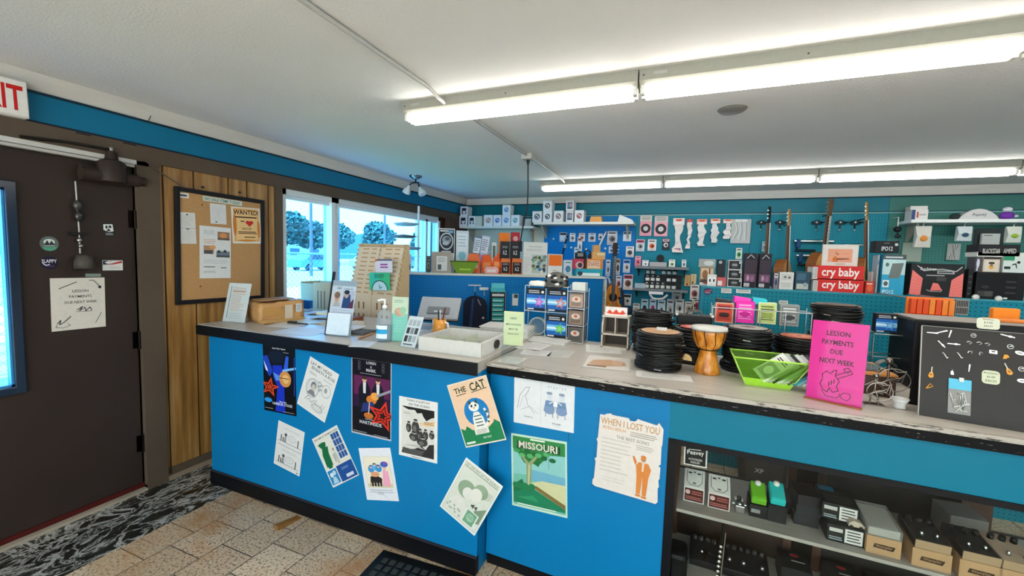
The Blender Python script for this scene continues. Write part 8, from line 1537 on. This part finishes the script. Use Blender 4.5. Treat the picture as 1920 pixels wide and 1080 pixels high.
# amps behind the shelf
p = onZ(1427, 919, 0); r = root('floor_amplifier', 'dark amplifier with a white badge on the floor behind the open showcase', 'amplifier', T(p.x, p.y, 0, -.05))
MB().prism([(-.13, .01), (.15, .01), (.17, .48), (-.18, .48)], .22, '#454340', FY(0, .22, 0)).build('cabinet', r, bevel=.01); mb = MB(); mb.prism([(-.09, .05), (.11, .05), (.13, .42), (-.14, .42)], .003, '#55524e', FY(0, 0, 0)); mb.text('*XP', .030, '#d9d7d2', FY(-.02, -.004, .13)); mb.build('grille', r)
for x in (-.10, .12):
    for y in (.03, .18): MB().box(x-.015, y-.015, 0, x+.015, y+.015, .012, '#1a1a1a').build('foot', r)
p = onZ(1365, 872, 0); r = root('floor_amplifier', 'grey speaker cabinet with a white letter emblem on the floor behind the showcase', 'speaker', T(p.x, p.y, 0, -.05))
MB().box(-.12, 0, .0, .20, .2, .52, '#4c4a47').build('cabinet', r, bevel=.01); mb = MB(); mb.text('*V', .06, '#dcdad5', FY(-.01, -.004, .17)); mb.build('emblem', r)
# lower deck
def onDeck(px, py):
    q = C2M.inverted() @ onZ(px, py, IZ); q.y = min(max(q.y, .04), .25); return C2M @ q
p0, p1 = onDeck(1292, 1052), onDeck(1440, 1100)
r = root('multi_effects_unit', 'long black floor pedal board with knobs and silver switches on the lower deck', 'pedal board', T(p0.x, p0.y-.02, IZ+.0005, A2)); w = .31
mb = MB(); mb.prism([(0, 0), (.13, 0), (.13, .062), (0, .03)], w, '#1a191a', frame((0, 0, 0), (0, 1, 0), (0, 0, 1))); mb.build('body', r, bevel=.003)
for k in range(11): MB().lathe([(0, 0), (.009, 0), (.008, .016), (0, .016)], '#3b3937', 10, Matrix.Translation((.02+.027*k, .112, .056))).build('knob', r)
for x in (.05, .16, .215, .285): MB().lathe([(0, 0), (.010, 0), (.008, .012), (0, .014)], '#c9c6c0/m', 12, Matrix.Translation((x, .045, .040))).build('footswitch', r)
for px, py, l in ((1490, 1100, 'black carton with a red spot and orange edge on the lower deck'), (1578, 1118, 'second black carton with a red corner on the lower deck'), (1660, 1138, 'third black carton at the far end of the lower deck')):
    p = onDeck(px, py); mb = MB(); mb.box(-.055, 0, 0, .055, .13, .085, '#1d1c1c'); A = mb.art(FZ(-.055, 0, .085), .11, .13); A.ell(.55, .75, .16, .08, '#b8343a'); A.rect(.4, .42, .85, .47, '#c5c2bc'); A = mb.art(FY(-.055, 0, 0), .11, .085); A.line([(.2, .4), (.35, .6), (.5, .45), (.65, .62), (.8, .5)], .05, '#c9c6c0'); A.rect(.9, .05, .98, .6, '#c2563a'); mb.build('pedal_carton', None, T(p.x, p.y, IZ+.0005, A2), l, 'carton', bevel=.001)
p = onDeck(1335, 1085); r = root('flute', 'silver keyed flute standing upright behind the showcase glass', 'flute', T(p.x+.01, 1.80, IZ+.0005)); L = .33
MB().tube([(0, 0, .004), (.01, 0, L)], .007, '#3a3633/m', 10).build('tube', r); MB().lathe([(0, 0), (.03, 0), (.012, .012), (0, .014)], '#1a1a1a', 14).build('stand', r)
for k in range(9): MB().ball((-.005+.001*k, -.009, .05+.021*k), (.008, .004, .007), '#c9c6c0/m', 8).build('key', r)
MB().tube([(.008, -.010, .05), (.016, -.010, L*.85)], .0025, '#c9c6c0/m', 6).build('key_rod', r)
p = onDeck(1350, 1015); r = root('folding_stand', 'folded black instrument stand lying across the lower deck', 'stand', T(p.x, p.y-.05, IZ+.0005, A2)); mb = MB(); mb.tube([(-.06, .06, .05), (.14, .0, .006), (-.04, -.01, .02)], .005, '#17171a', 6); mb.build('frame', r); MB().box(-.07, .02, 0, -.02, .07, .045, '#161517').build('hinge_block', r)
p = onDeck(1262, 1085); MB().box(-.03, 0, 0, .05, .12, .13, '#100f10').build('black_case', None, T(p.x+.0, 1.80, IZ+.0005, A2), 'rounded black case in the lower corner of the showcase', 'case', bevel=.02)
# dealer sign behind the glass
def dpv(a): a.rect(.06, .06, .94, .94, '#111112'); a.text('Peavey', .5, .62, .26, '#e6e4e0', wmax=.72, rot=4); a.line([(.2, .76), (.72, .80)], .03, '#e6e4e0'); a.text('AUTHORIZED', .5, .32, .10, '#cfcdc9', wmax=.6); a.text('DEALER', .5, .18, .10, '#cfcdc9', wmax=.4)
sheet('dealer_sign', 'small square black dealer sign with white border in the showcase corner', 'sign', quad(lambda u, v: onC2(u, v, -.024), (1284, 831), (1328, 839), (1324, 878), (1281, 870)), '#cfcdc9', dpv)
